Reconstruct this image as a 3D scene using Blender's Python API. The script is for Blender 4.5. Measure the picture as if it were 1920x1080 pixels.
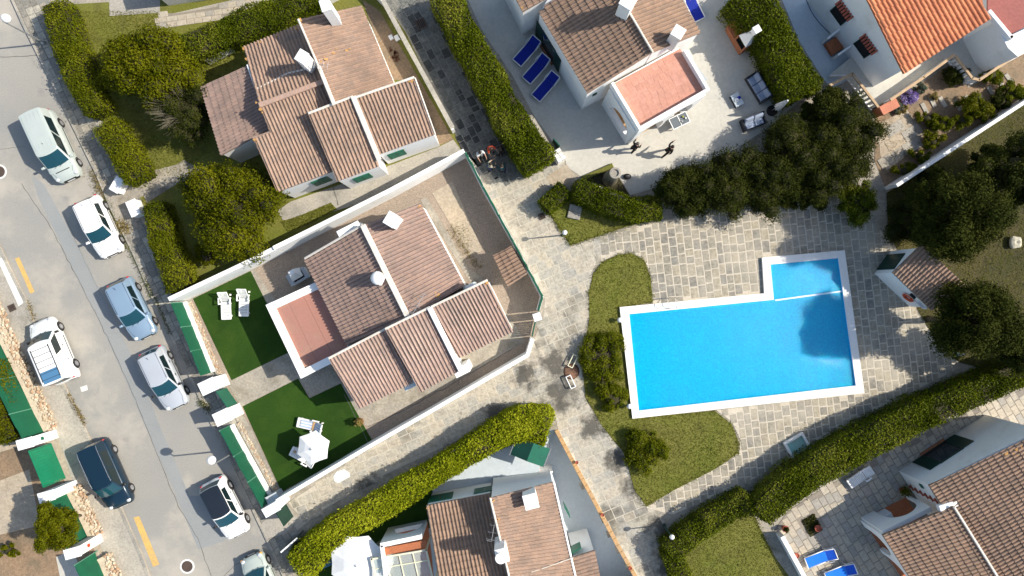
import bpy, bmesh, math, random
import numpy as np
from mathutils import Vector, Matrix

# ---------------------------------------------------------------- scene, camera, light
for o in list(bpy.data.objects):
    bpy.data.objects.remove(o, do_unlink=True)
scene = bpy.context.scene
COL = scene.collection
CAMH = 45.714          # drone height over the ground, metres
S = 28.0               # photo pixels (1920 wide) per metre on the ground
cam_d = bpy.data.cameras.new('camera')
cam_d.sensor_width = 36.0
cam_d.lens = 24.0
cam_d.clip_start = 0.5
cam_d.clip_end = 2000.0
cam = bpy.data.objects.new('camera', cam_d)
cam.location = (0, 0, CAMH)
cam.rotation_euler = (0, 0, 0)
COL.objects.link(cam)
scene.camera = cam

SUN_EL = math.radians(41.0)
SUN_AZ = math.radians(6.0)      # direction to the sun, from +X towards +Y
world = bpy.data.worlds.new('World')
scene.world = world
world.use_nodes = True
wn = world.node_tree.nodes
wl = world.node_tree.links
wn.clear()
w_out = wn.new('ShaderNodeOutputWorld')
w_bg = wn.new('ShaderNodeBackground')
w_sky = wn.new('ShaderNodeTexSky')
w_sky.sky_type = 'NISHITA'
w_sky.sun_disc = False
w_sky.sun_elevation = SUN_EL
w_sky.sun_rotation = math.pi / 2 - SUN_AZ
w_sky.air_density = 1.0
w_sky.dust_density = 1.2
w_bg.inputs['Strength'].default_value = 0.145
w_wb = wn.new('ShaderNodeMix')          # camera white balance: slightly warmer than raw sky light
w_wb.data_type = 'RGBA'
w_wb.blend_type = 'MULTIPLY'
w_wb.inputs[0].default_value = 1.0
w_wb.inputs[7].default_value = (1.0, .98, .93, 1)
wl.new(w_sky.outputs[0], w_wb.inputs[6])
wl.new(w_wb.outputs[2], w_bg.inputs[0])
wl.new(w_bg.outputs[0], w_out.inputs[0])

sun_d = bpy.data.lights.new('sun', 'SUN')
sun_d.energy = 4.5
sun_d.angle = math.radians(0.6)
sun_d.color = (1.0, 0.925, 0.80)
sun = bpy.data.objects.new('sun', sun_d)
to_sun = Vector((math.cos(SUN_EL) * math.cos(SUN_AZ), math.cos(SUN_EL) * math.sin(SUN_AZ), math.sin(SUN_EL)))
sun.rotation_euler = to_sun.to_track_quat('Z', 'Y').to_euler()
sun.location = (60, 6, 60)
COL.objects.link(sun)

scene.view_settings.view_transform = 'Standard'
scene.view_settings.look = 'None'
scene.view_settings.gamma = 1.0
scene.view_settings.use_curve_mapping = False
scene.view_settings.exposure = 0.58

RNG = random.Random(7)
NPR = np.random.default_rng(11)
G = 0.10               # level of pavements and gardens above the street


# ---------------------------------------------------------------- helpers
def P(px, py, h=0.0):
    """A point seen at photo pixel (px, py) that lies h metres above the street."""
    k = (1 - h / CAMH) / S
    return Vector(((px - 960) * k, (540 - py) * k, h))


def PX(v):
    k = S / (1 - v[2] / CAMH)
    return (960 + v[0] * k, 540 - v[1] * k)


def inside(x, y, poly):
    c = False
    n = len(poly)
    j = n - 1
    for i in range(n):
        xi, yi = poly[i][0], poly[i][1]
        xj, yj = poly[j][0], poly[j][1]
        if (yi > y) != (yj > y) and x < (xj - xi) * (y - yi) / (yj - yi) + xi:
            c = not c
        j = i
    return c


class MB:
    """Collects faces; build() links them as one mesh object."""
    def __init__(self):
        self.v = []
        self.f = []
        self.m = []

    def add(self, vs, fs, mi=0):
        b = len(self.v)
        self.v += [tuple(p) for p in vs]
        self.f += [tuple(b + i for i in f) for f in fs]
        self.m += [mi] * len(fs)
        return self

    def quad(self, a, b, c, d, mi=0):
        return self.add([a, b, c, d], [(0, 1, 2, 3)], mi)

    def box(self, c, s, rz=0.0, mi=0, bev=0.0, mat=None):
        hx, hy, hz = s[0] / 2, s[1] / 2, s[2] / 2
        R = mat if mat is not None else Matrix.Rotation(rz, 3, 'Z')
        c = Vector(c)
        if bev > 0:
            b = min(bev, hx * .9, hy * .9, hz * .9)
            vs = []
            for z, i in ((-hz, 0), (hz - b, 0), (hz, b)):
                for x, y in ((-1, -1), (1, -1), (1, 1), (-1, 1)):
                    vs.append(c + R @ Vector((x * (hx - i), y * (hy - i), z)))
            fs = [(3, 2, 1, 0), (8, 9, 10, 11)]
            for k in (0, 4):
                for i in range(4):
                    j = (i + 1) % 4
                    fs.append((k + i, k + j, k + 4 + j, k + 4 + i))
            return self.add(vs, fs, mi)
        vs = [c + R @ Vector((x * hx, y * hy, z * hz)) for z in (-1, 1) for x, y in ((-1, -1), (1, -1), (1, 1), (-1, 1))]
        fs = [(3, 2, 1, 0), (4, 5, 6, 7), (0, 1, 5, 4), (1, 2, 6, 5), (2, 3, 7, 6), (3, 0, 4, 7)]
        return self.add(vs, fs, mi)

    def prism(self, poly, z0, z1, mi=0):
        """poly: list of (x, y); z1 a number or one per corner."""
        n = len(poly)
        a = sum(poly[i][0] * poly[(i + 1) % n][1] - poly[(i + 1) % n][0] * poly[i][1] for i in range(n))
        zt = z1 if isinstance(z1, (list, tuple)) else [z1] * n
        zb = z0 if isinstance(z0, (list, tuple)) else [z0] * n
        idx = list(range(n)) if a > 0 else list(range(n))[::-1]
        vs = [(poly[i][0], poly[i][1], zb[i]) for i in idx] + [(poly[i][0], poly[i][1], zt[i]) for i in idx]
        fs = [tuple(range(n))[::-1], tuple(range(n, 2 * n))]
        for i in range(n):
            j = (i + 1) % n
            fs.append((i, j, n + j, n + i))
        return self.add(vs, fs, mi)

    def tube(self, p0, p1, r0, r1=None, n=8, mi=0, cap=True):
        p0 = Vector(p0)
        p1 = Vector(p1)
        r1 = r0 if r1 is None else r1
        d = (p1 - p0)
        if d.length < 1e-6:
            return self
        q = d.to_track_quat('Z', 'Y').to_matrix()
        vs = []
        for p, r in ((p0, r0), (p1, r1)):
            for i in range(n):
                a = 2 * math.pi * i / n
                vs.append(p + q @ Vector((r * math.cos(a), r * math.sin(a), 0)))
        fs = [(i, (i + 1) % n, n + (i + 1) % n, n + i) for i in range(n)]
        if cap:
            fs += [tuple(range(n))[::-1], tuple(range(n, 2 * n))]
        return self.add(vs, fs, mi)

    def path(self, pts, r, n=6, mi=0):
        for a, b in zip(pts[:-1], pts[1:]):
            self.tube(a, b, r, r, n, mi)
        return self

    def lathe(self, c, prof, n=16, mi=0):
        """prof: list of (radius, z)."""
        c = Vector(c)
        vs = []
        for r, z in prof:
            for i in range(n):
                a = 2 * math.pi * i / n
                vs.append(c + Vector((r * math.cos(a), r * math.sin(a), z)))
        fs = []
        for k in range(len(prof) - 1):
            for i in range(n):
                j = (i + 1) % n
                fs.append((k * n + i, k * n + j, (k + 1) * n + j, (k + 1) * n + i))
        fs.append(tuple(range(n))[::-1])
        fs.append(tuple(range((len(prof) - 1) * n, len(prof) * n)))
        return self.add(vs, fs, mi)

    def ball(self, c, r, n=12, m=7, mi=0, sz=1.0):
        prof = [(r * math.sin(math.pi * k / m) + 1e-4, -r * sz * math.cos(math.pi * k / m)) for k in range(m + 1)]
        return self.lathe(c, prof, n, mi)

    def mesh(self, name, mats, smooth=False):
        me = bpy.data.meshes.new(name)
        me.from_pydata(self.v, [], self.f)
        for m in (mats if isinstance(mats, (list, tuple)) else [mats]):
            me.materials.append(m)
        if len(me.polygons) and max(self.m) > 0:
            me.polygons.foreach_set('material_index', self.m)
        if smooth:
            me.polygons.foreach_set('use_smooth', [True] * len(me.polygons))
        me.update()
        return me

    def build(self, name, mats, parent=None, smooth=False):
        o = bpy.data.objects.new(name, self.mesh(name, mats, smooth))
        COL.objects.link(o)
        if parent is not None:
            attach(o, parent)
        return o


def attach(o, parent):
    o.parent = parent
    if 'off' in parent:                       # thing placed in the world: its parts are given in world coordinates
        l = parent['off']
        o.matrix_parent_inverse = Matrix.Translation((-l[0], -l[1], -l[2]))


def thing(name, label, cat, loc=(0, 0, 0), group=None, local=False, rz=0.0):
    o = bpy.data.objects.new(name, None)
    o.empty_display_size = 0.2
    COL.objects.link(o)
    o.location = loc
    o.rotation_euler = (0, 0, rz)
    o['label'] = label
    o['category'] = cat
    if group:
        o['group'] = group
    if not local:
        o['off'] = [float(loc[0]), float(loc[1]), float(loc[2])]
    return o


def tag(o, label, cat, group=None):
    o['label'] = label
    o['category'] = cat
    if group:
        o['group'] = group
    return o


def struct(o):
    o['kind'] = 'structure'
    return o


def stuff(o):
    o['kind'] = 'stuff'
    return o


def copy_tree(o, parent=None):
    kids = [c for c in bpy.data.objects if c.parent == o]
    c = o.copy()
    COL.objects.link(c)
    if parent is not None:
        c.parent = parent
    for k in kids:
        copy_tree(k, c)
    return c


def place(o, px, py, dirpx, z=0.0, h=0.0):
    """Set a local thing on its spot: photo pixel at height h, facing the pixel direction."""
    p = P(px, py, h)
    o.location = (p.x, p.y, z)
    o.rotation_euler = (0, 0, math.atan2(-dirpx[1], dirpx[0]))
    return o


def sheet(name, poly, z, mat, holes=(), parent=None, px=True):
    bm = bmesh.new()
    eds = []
    for loop in [poly] + list(holes):
        vs = []
        for p in loop:
            q = P(p[0], p[1], z) if px else Vector((p[0], p[1], z))
            vs.append(bm.verts.new((q.x, q.y, z)))
        for i in range(len(vs)):
            eds.append(bm.edges.new((vs[i], vs[(i + 1) % len(vs)])))
    bmesh.ops.triangle_fill(bm, use_beauty=True, use_dissolve=False, edges=eds, normal=(0, 0, 1))
    for f in bm.faces:
        if f.normal.z < 0:
            f.normal_flip()
    me = bpy.data.meshes.new(name)
    bm.to_mesh(me)
    bm.free()
    me.materials.append(mat)
    o = bpy.data.objects.new(name, me)
    COL.objects.link(o)
    if parent is not None:
        attach(o, parent)
    return o


# ---------------------------------------------------------------- materials
def new_mat(name):
    m = bpy.data.materials.new(name)
    m.use_nodes = True
    nt = m.node_tree
    b = nt.nodes['Principled BSDF']
    return m, nt, b


def _noise(nt, pos, scale, detail=4.0, rough=0.6):
    n = nt.nodes.new('ShaderNodeTexNoise')
    n.inputs['Scale'].default_value = scale
    n.inputs['Detail'].default_value = detail
    n.inputs['Roughness'].default_value = rough
    nt.links.new(pos, n.inputs['Vector'])
    return n.outputs['Fac']


def _ramp(nt, fac, lo, hi):
    r = nt.nodes.new('ShaderNodeMapRange')
    r.inputs['From Min'].default_value = lo
    r.inputs['From Max'].default_value = hi
    r.clamp = True
    nt.links.new(fac, r.inputs['Value'])
    return r.outputs['Result']


def _mix(nt, fac, a, b, mode='MIX'):
    m = nt.nodes.new('ShaderNodeMix')
    m.data_type = 'RGBA'
    m.blend_type = mode
    for sock, val in ((m.inputs[0], fac), (m.inputs[6], a), (m.inputs[7], b)):
        if isinstance(val, (int, float)):
            sock.default_value = val
        elif isinstance(val, (tuple, list)):
            sock.default_value = (val[0], val[1], val[2], 1)
        else:
            nt.links.new(val, sock)
    return m.outputs[2]


def surf(name, c1, c2=None, rough=0.85, low=0.35, hi=9.0, var=0.35, bump=0.3, bscale=None, stain=None, stain2=None, spots=None, spec=0.3, metal=0.0, coat=0.0):
    """Weathered surface: two tones blended by broad noise, fine grain, optional stains, fine relief."""
    m, nt, b = new_mat(name)
    geo = nt.nodes.new('ShaderNodeNewGeometry')
    pos = geo.outputs['Position']
    c2 = c2 or tuple(x * 0.75 for x in c1)
    col = _mix(nt, _ramp(nt, _noise(nt, pos, low, 5), 0.35, 0.65), c1, c2)
    fine = _noise(nt, pos, hi, 5, 0.7)
    g = nt.nodes.new('ShaderNodeMapRange')
    g.inputs['From Min'].default_value = 0.25
    g.inputs['From Max'].default_value = 0.75
    g.inputs['To Min'].default_value = 1 - var
    g.inputs['To Max'].default_value = 1 + var * 0.6
    nt.links.new(fine, g.inputs['Value'])
    gc = nt.nodes.new('ShaderNodeCombineColor')
    for i in range(3):
        nt.links.new(g.outputs[0], gc.inputs[i])
    col = _mix(nt, 1.0, col, gc.outputs[0], 'MULTIPLY')
    for st in (stain, stain2):
        if st:
            sc, scale, lo, hi2, amt = st
            f = _ramp(nt, _noise(nt, pos, scale, 6, 0.68), lo, hi2)
            mm = nt.nodes.new('ShaderNodeMath')
            mm.operation = 'MULTIPLY'
            mm.inputs[1].default_value = amt
            nt.links.new(f, mm.inputs[0])
            col = _mix(nt, mm.outputs[0], col, sc)
    if spots:                                # old lichen patches; those beside the alley hedge paint its shade into the stone
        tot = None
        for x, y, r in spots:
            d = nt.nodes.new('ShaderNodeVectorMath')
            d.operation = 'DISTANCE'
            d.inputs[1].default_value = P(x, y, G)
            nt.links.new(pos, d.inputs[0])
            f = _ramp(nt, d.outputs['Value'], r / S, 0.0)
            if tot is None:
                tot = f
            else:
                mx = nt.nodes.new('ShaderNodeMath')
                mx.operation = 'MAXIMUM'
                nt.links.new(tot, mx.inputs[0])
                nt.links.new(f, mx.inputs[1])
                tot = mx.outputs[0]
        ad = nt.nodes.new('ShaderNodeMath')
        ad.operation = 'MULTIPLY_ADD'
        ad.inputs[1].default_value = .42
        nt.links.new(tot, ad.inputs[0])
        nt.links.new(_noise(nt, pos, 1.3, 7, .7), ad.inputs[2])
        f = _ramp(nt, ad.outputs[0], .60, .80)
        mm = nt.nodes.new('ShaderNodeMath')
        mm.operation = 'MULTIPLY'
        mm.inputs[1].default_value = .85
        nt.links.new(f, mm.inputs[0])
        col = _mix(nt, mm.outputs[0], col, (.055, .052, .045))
    nt.links.new(col, b.inputs['Base Color'])
    b.inputs['Roughness'].default_value = rough
    b.inputs['Specular IOR Level'].default_value = spec
    b.inputs['Metallic'].default_value = metal
    b.inputs['Coat Weight'].default_value = coat
    if bump:
        bp = nt.nodes.new('ShaderNodeBump')
        bp.inputs['Strength'].default_value = bump
        bp.inputs['Distance'].default_value = 0.03
        nt.links.new(_noise(nt, pos, bscale or hi * 2.5, 4, 0.7), bp.inputs['Height'])
        nt.links.new(bp.outputs[0], b.inputs['Normal'])
    return m


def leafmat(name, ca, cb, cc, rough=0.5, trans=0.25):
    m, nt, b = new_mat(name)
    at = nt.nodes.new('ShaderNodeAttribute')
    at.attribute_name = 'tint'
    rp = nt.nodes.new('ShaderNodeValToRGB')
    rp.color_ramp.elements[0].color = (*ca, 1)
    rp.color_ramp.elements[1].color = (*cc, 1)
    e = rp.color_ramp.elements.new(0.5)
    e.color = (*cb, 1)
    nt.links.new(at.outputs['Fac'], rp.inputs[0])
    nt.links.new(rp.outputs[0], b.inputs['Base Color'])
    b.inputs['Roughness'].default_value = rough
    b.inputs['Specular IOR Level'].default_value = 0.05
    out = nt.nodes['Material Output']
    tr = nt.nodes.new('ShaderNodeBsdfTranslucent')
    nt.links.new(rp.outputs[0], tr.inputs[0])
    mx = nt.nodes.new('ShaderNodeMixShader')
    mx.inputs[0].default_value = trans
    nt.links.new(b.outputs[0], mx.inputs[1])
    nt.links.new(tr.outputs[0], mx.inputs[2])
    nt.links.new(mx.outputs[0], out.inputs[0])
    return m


def paint(name, c, rough=0.25, metal=0.0, coat=0.8):
    return surf(name, c, tuple(x * 0.94 for x in c), rough=rough, low=0.8, hi=30, var=0.05, bump=0, spec=0.5, metal=metal, coat=coat)


def plain(name, c, rough=0.6, var=0.12, bump=0.1, **k):
    return surf(name, c, tuple(x * 0.85 for x in c), rough=rough, low=1.5, hi=14, var=var, bump=bump, **k)


MT = {}
SPOTS = [(1045, 690, 55), (1050, 742, 55), (1112, 800, 40), (1155, 860, 38), (1190, 915, 36), (1245, 985, 55), (1262, 1060, 60), (985, 702, 45), (930, 780, 40), (850, 850, 40), (690, 920, 45), (930, 210, 80)]  # lichen, and along the bright hedge its shade painted as dark spots
MT['road'] = surf('asphalt_old', (.325, .307, .272), (.272, .268, .25), low=.16, hi=14, var=.22, bump=.35, bscale=70,
                  stain=((.42, .38, .32), .12, .5, .62, .7), stain2=((.17, .17, .17), .55, .60, .74, .5))
MT['walkdark'] = surf('sidewalk_stone', (.225, .21, .18), (.28, .26, .22), low=.5, hi=7, var=.5, bump=.6, stain=((.11, .10, .08), 1.1, .52, .68, .7))
MT['kerb'] = surf('kerb_stone', (.36, .34, .29), (.26, .245, .22), low=1.2, hi=9, var=.4, bump=.4)
MT['sandwalk'] = surf('pavement_sandy', (.42, .385, .32), (.32, .30, .265), low=.35, hi=8, var=.35, bump=.4, stain=((.20, .185, .15), .7, .55, .7, .6))
MT['earth'] = surf('dry_earth', (.29, .195, .12), (.21, .155, .10), low=.4, hi=7, var=.45, bump=.7, stain=((.16, .125, .08), .8, .52, .68, .7))
MT['sand'] = surf('sandy_ground', (.44, .36, .26), (.36, .31, .245), low=.3, hi=6, var=.35, bump=.5, stain=((.24, .19, .13), .7, .52, .68, .6))
MT['gravel'] = surf('brown_gravel', (.385, .305, .235), (.335, .275, .22), low=.35, hi=22, var=.75, bump=1.0, bscale=45, stain=((.42, .34, .25), .25, .55, .7, .6))
MT['slab'] = surf('weathered_slab', (.37, .33, .265), (.29, .265, .225), low=.5, hi=7, var=.4, bump=.4, stain=((.17, .15, .11), .9, .5, .68, .7))
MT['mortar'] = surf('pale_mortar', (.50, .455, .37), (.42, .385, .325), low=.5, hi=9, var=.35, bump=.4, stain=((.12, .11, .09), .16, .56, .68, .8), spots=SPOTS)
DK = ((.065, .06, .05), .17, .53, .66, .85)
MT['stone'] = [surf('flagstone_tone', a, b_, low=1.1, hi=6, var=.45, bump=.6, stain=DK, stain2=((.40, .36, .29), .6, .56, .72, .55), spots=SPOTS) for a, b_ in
               (((.42, .38, .305), (.36, .33, .27)), ((.365, .345, .295), (.42, .385, .31)), ((.46, .41, .32), (.38, .34, .28)), ((.33, .32, .285), (.395, .365, .305)))]
MT['poolmortar'] = surf('pool_mortar', (.56, .50, .40), (.48, .43, .35), low=.5, hi=9, var=.3, bump=.4)
MT['poolstone'] = [surf('pool_stone_tone', a, b_, low=1.4, hi=6, var=.5, bump=.6, stain=((.44, .395, .315), .22, .45, .63, .7)) for a, b_ in
                   (((.315, .285, .225), (.25, .23, .185)), ((.265, .245, .20), (.325, .295, .235)), ((.38, .335, .25), (.31, .275, .21)), ((.265, .25, .215), (.215, .20, .17)))]
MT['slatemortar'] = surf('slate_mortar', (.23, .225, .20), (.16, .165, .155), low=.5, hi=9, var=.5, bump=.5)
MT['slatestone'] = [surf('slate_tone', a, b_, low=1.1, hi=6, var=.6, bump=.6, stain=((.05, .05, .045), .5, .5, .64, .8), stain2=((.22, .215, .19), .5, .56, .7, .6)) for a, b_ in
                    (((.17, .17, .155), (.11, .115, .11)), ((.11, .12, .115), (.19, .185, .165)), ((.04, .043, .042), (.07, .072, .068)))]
MT['patiomortar'] = surf('patio_mortar', (.27, .235, .19), (.22, .195, .165), low=.5, hi=9, var=.3, bump=.4)
MT['patiostone'] = [surf('patio_tile_tone', a, b_, low=1.2, hi=6, var=.3, bump=.35, stain=((.26, .235, .195), .5, .52, .68, .6)) for a, b_ in
                    (((.45, .39, .30), (.38, .335, .27)), ((.39, .35, .28), (.45, .40, .32)), ((.36, .33, .285), (.31, .29, .255)))]
MT['conc'] = surf('terrace_concrete', (.50, .475, .415), (.45, .435, .39), low=.25, hi=5, var=.16, bump=.2, stain=((.36, .37, .34), .4, .55, .7, .5))
MT['bluefloor'] = surf('painted_terrace', (.47, .52, .55), (.43, .485, .52), low=.3, hi=5, var=.12, bump=.1, stain=((.38, .42, .44), .5, .58, .72, .5))
MT['lawn'] = surf('lawn_ground', (.135, .15, .020), (.175, .165, .035), low=.35, hi=9, var=.5, bump=.9, stain=((.07, .075, .015), .7, .52, .68, .6))
MT['turf'] = surf('synthetic_turf', (.030, .075, .010), (.021, .052, .008), rough=.95, low=.22, hi=16, var=.45, bump=.8, stain=((.05, .085, .014), .5, .5, .7, .5), bscale=60, spec=.1)
MT['darklawn'] = surf('shaded_lawn', (.05, .05, .012), (.075, .06, .02), low=.4, hi=9, var=.5, bump=.9, stain=((.045, .04, .02), .7, .5, .66, .7))  # shaded copy of the lawn, tree shade put into the colour
MT['white'] = surf('white_render', (.80, .80, .785), (.77, .77, .755), rough=.8, low=.6, hi=6, var=.06, bump=.15, stain=((.58, .55, .49), .6, .56, .74, .55))
MT['whitedirty'] = surf('white_render_weathered', (.74, .735, .70), (.66, .655, .62), rough=.85, low=.6, hi=6, var=.12, bump=.2, stain=((.45, .41, .33), .7, .55, .72, .6))
MT['ridge'] = surf('ridge_mortar', (.68, .64, .58), (.58, .53, .46), low=1.2, hi=8, var=.25, bump=.3)
MT['green'] = plain('green_paint', (.012, .115, .07), .45)
MT['greendark'] = plain('dark_green_paint', (.006, .04, .028), .4)
MT['mesh'] = surf('green_fence_mesh', (.004, .105, .050), (.004, .080, .040), rough=.7, low=.8, hi=40, var=.35, bump=.4, bscale=90)
MT['pinkfloor'] = surf('pink_roof_membrane', (.36, .175, .135), (.32, .165, .13), low=.35, hi=8, var=.12, bump=.15, stain=((.37, .24, .17), .35, .52, .7, .6))
MT['glass'] = paint('dark_glass', (.012, .03, .04), rough=.06, coat=.0)
MT['black'] = plain('black_rubber', (.015, .015, .016), .7)
MT['blackgap'] = plain('dark_opening', (.012, .012, .013), .9)
MT['steel'] = plain('grey_metal', (.45, .46, .47), .35, metal=.6)
MT['wood'] = surf('pale_timber', (.50, .36, .225), (.40, .28, .17), low=2, hi=12, var=.3, bump=.2)
MT['brownwood'] = surf('brown_timber', (.16, .07, .035), (.11, .05, .028), low=2, hi=12, var=.3, bump=.2)
MT['terracotta'] = surf('terracotta_floor', (.45, .15, .065), (.37, .13, .06), low=.8, hi=8, var=.3, bump=.3)
MT['brick'] = surf('red_brick', (.36, .135, .065), (.28, .11, .055), low=2, hi=10, var=.35, bump=.4)
MT['bark'] = surf('bark', (.10, .075, .05), (.07, .055, .04), low=2, hi=14, var=.5, bump=.9)
MT['twig'] = surf('twig_mass', (.048, .042, .016), (.032, .03, .011), low=1.5, hi=12, var=.6, bump=1.0)
MT['whiteplastic'] = plain('white_plastic', (.80, .80, .79), .4, var=.04, bump=0)
MT['navyfab'] = plain('navy_fabric', (.004, .018, .26), .8, var=.2)
MT['bluefab'] = plain('bright_blue_fabric', (.006, .17, .72), .75, var=.15)
MT['skyfab'] = plain('pale_blue_stripe', (.40, .50, .70), .85)
MT['whitefab'] = plain('white_canvas', (.76, .76, .75), .85, var=.06)
MT['greyrattan'] = plain('dark_rattan', (.05, .055, .065), .7, var=.4, bump=.5)
MT['cushion'] = plain('grey_blue_cushion', (.30, .36, .48), .9, var=.15)
MT['yellow'] = surf('worn_yellow_paint', (.62, .40, .12), (.52, .35, .14), low=1.5, hi=9, var=.3, bump=.3, stain=((.33, .30, .25), 2.2, .58, .68, .8))
MT['iron'] = surf('cast_iron', (.10, .07, .055), (.075, .055, .045), low=3, hi=20, var=.4, bump=.6, bscale=50)
MT['red'] = plain('red_plastic', (.55, .06, .02), .5)
MT['orange'] = surf('orange_lichen', (.48, .255, .07), (.42, .235, .10), low=2, hi=9, var=.35, bump=.4)
MT['capstone'] = surf('ochre_cap', (.50, .30, .13), (.44, .285, .15), low=1, hi=9, var=.35, bump=.4)


def tiles_mats(name, a, b_, c):
    return [surf(name + '_tone', x, tuple(v * .82 for v in x), low=.6, hi=9, var=.3, bump=.3, rough=.85,
                 stain=((x[0] * .55, x[1] * .6, x[2] * .62), .55, .55, .72, .55)) for x in (a, b_, c)]


MT['tileA'] = tiles_mats('brown_clay_tile', (.335, .23, .172), (.365, .247, .183), (.30, .213, .165))
MT['tileB'] = tiles_mats('rose_clay_tile', (.345, .243, .202), (.375, .26, .21), (.31, .224, .188))
MT['tileC'] = tiles_mats('dark_clay_tile', (.305, .205, .145), (.335, .22, .155), (.275, .19, .14))
MT['tileD'] = tiles_mats('orange_clay_tile', (.56, .20, .095), (.62, .235, .11), (.48, .17, .085))


# ---------------------------------------------------------------- foliage
LM = {
    'bright': leafmat('bright_hedge_leaf', (.10, .13, .004), (.25, .285, .008), (.44, .44, .03), trans=.3),
    'olive': leafmat('olive_hedge_leaf', (.045, .060, .002), (.098, .115, .003), (.185, .19, .010), trans=.25),
    'pitt': leafmat('glossy_hedge_leaf', (.034, .050, .002), (.085, .110, .003), (.21, .215, .025), rough=.45, trans=.22),
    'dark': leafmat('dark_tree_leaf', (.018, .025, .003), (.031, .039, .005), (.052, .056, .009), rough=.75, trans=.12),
    'bush': leafmat('bushy_leaf', (.046, .056, .002), (.095, .105, .002), (.16, .155, .006), trans=.24),
    'flower': leafmat('purple_flower', (.04, .02, .12), (.22, .15, .42), (.75, .68, .85), trans=.15),
    'grass': leafmat('grass_blade', (.085, .10, .012), (.14, .15, .022), (.20, .185, .045), rough=.8, trans=.2),
    'dry': leafmat('dry_weed', (.16, .12, .04), (.24, .18, .06), (.20, .19, .05), rough=.8, trans=.2),
    'greyleaf': leafmat('grey_leaf', (.06, .075, .05), (.10, .12, .085), (.16, .18, .13), trans=.15),
}


def leaf_object(name, pts, nrm, size, mat, parent=None, aspect=.55, tint=None, rnd=.75, fold=True):
    """Leaf-sized pointed quads at pts facing roughly nrm, as one mesh."""
    n = len(pts)
    nr = nrm + NPR.normal(0, rnd, (n, 3))
    nr /= np.linalg.norm(nr, axis=1)[:, None] + 1e-9
    a = NPR.normal(0, 1, (n, 3))
    t = np.cross(nr, a)
    t /= np.linalg.norm(t, axis=1)[:, None] + 1e-9
    b = np.cross(nr, t)
    sz = size * NPR.uniform(.6, 1.35, n)[:, None]
    v = np.empty((n, 4, 3))
    v[:, 0] = pts - t * sz * .5
    v[:, 1] = pts + b * sz * aspect * .5 + nr * sz * .10
    v[:, 2] = pts + t * sz * .5 - nr * sz * .12
    v[:, 3] = pts - b * sz * aspect * .5 + nr * sz * .10
    me = bpy.data.meshes.new(name)
    me.vertices.add(n * 4)
    me.vertices.foreach_set('co', v.reshape(-1).astype(np.float32))
    me.loops.add(n * 4)
    me.loops.foreach_set('vertex_index', np.arange(n * 4, dtype=np.int32))
    me.polygons.add(n)
    me.polygons.foreach_set('loop_start', np.arange(0, n * 4, 4, dtype=np.int32))
    me.polygons.foreach_set('loop_total', np.full(n, 4, dtype=np.int32))
    at = me.attributes.new('tint', 'FLOAT', 'FACE')
    if tint is None:
        tint = np.zeros(n) + .5
    tv = np.clip(tint + NPR.normal(0, .17, n), 0, 1)
    at.data.foreach_set('value', tv.astype(np.float32))
    me.materials.append(mat)
    me.update(calc_edges=True)
    o = bpy.data.objects.new(name, me)
    COL.objects.link(o)
    o['kind'] = 'stuff'
    if parent is not None:
        attach(o, parent)
    return o


def wob(p, seed, s=1.3):
    """Smooth lumpy field, about -1..1."""
    r = np.random.default_rng(seed)
    out = np.zeros(len(p))
    for k in range(6):
        d = r.normal(0, 1, 3) * s * (1 + k * .55)
        out += np.sin(p @ d + r.uniform(0, 6.28)) / (1 + k * .35)
    return out / 2.4


_seed = [100]


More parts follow.
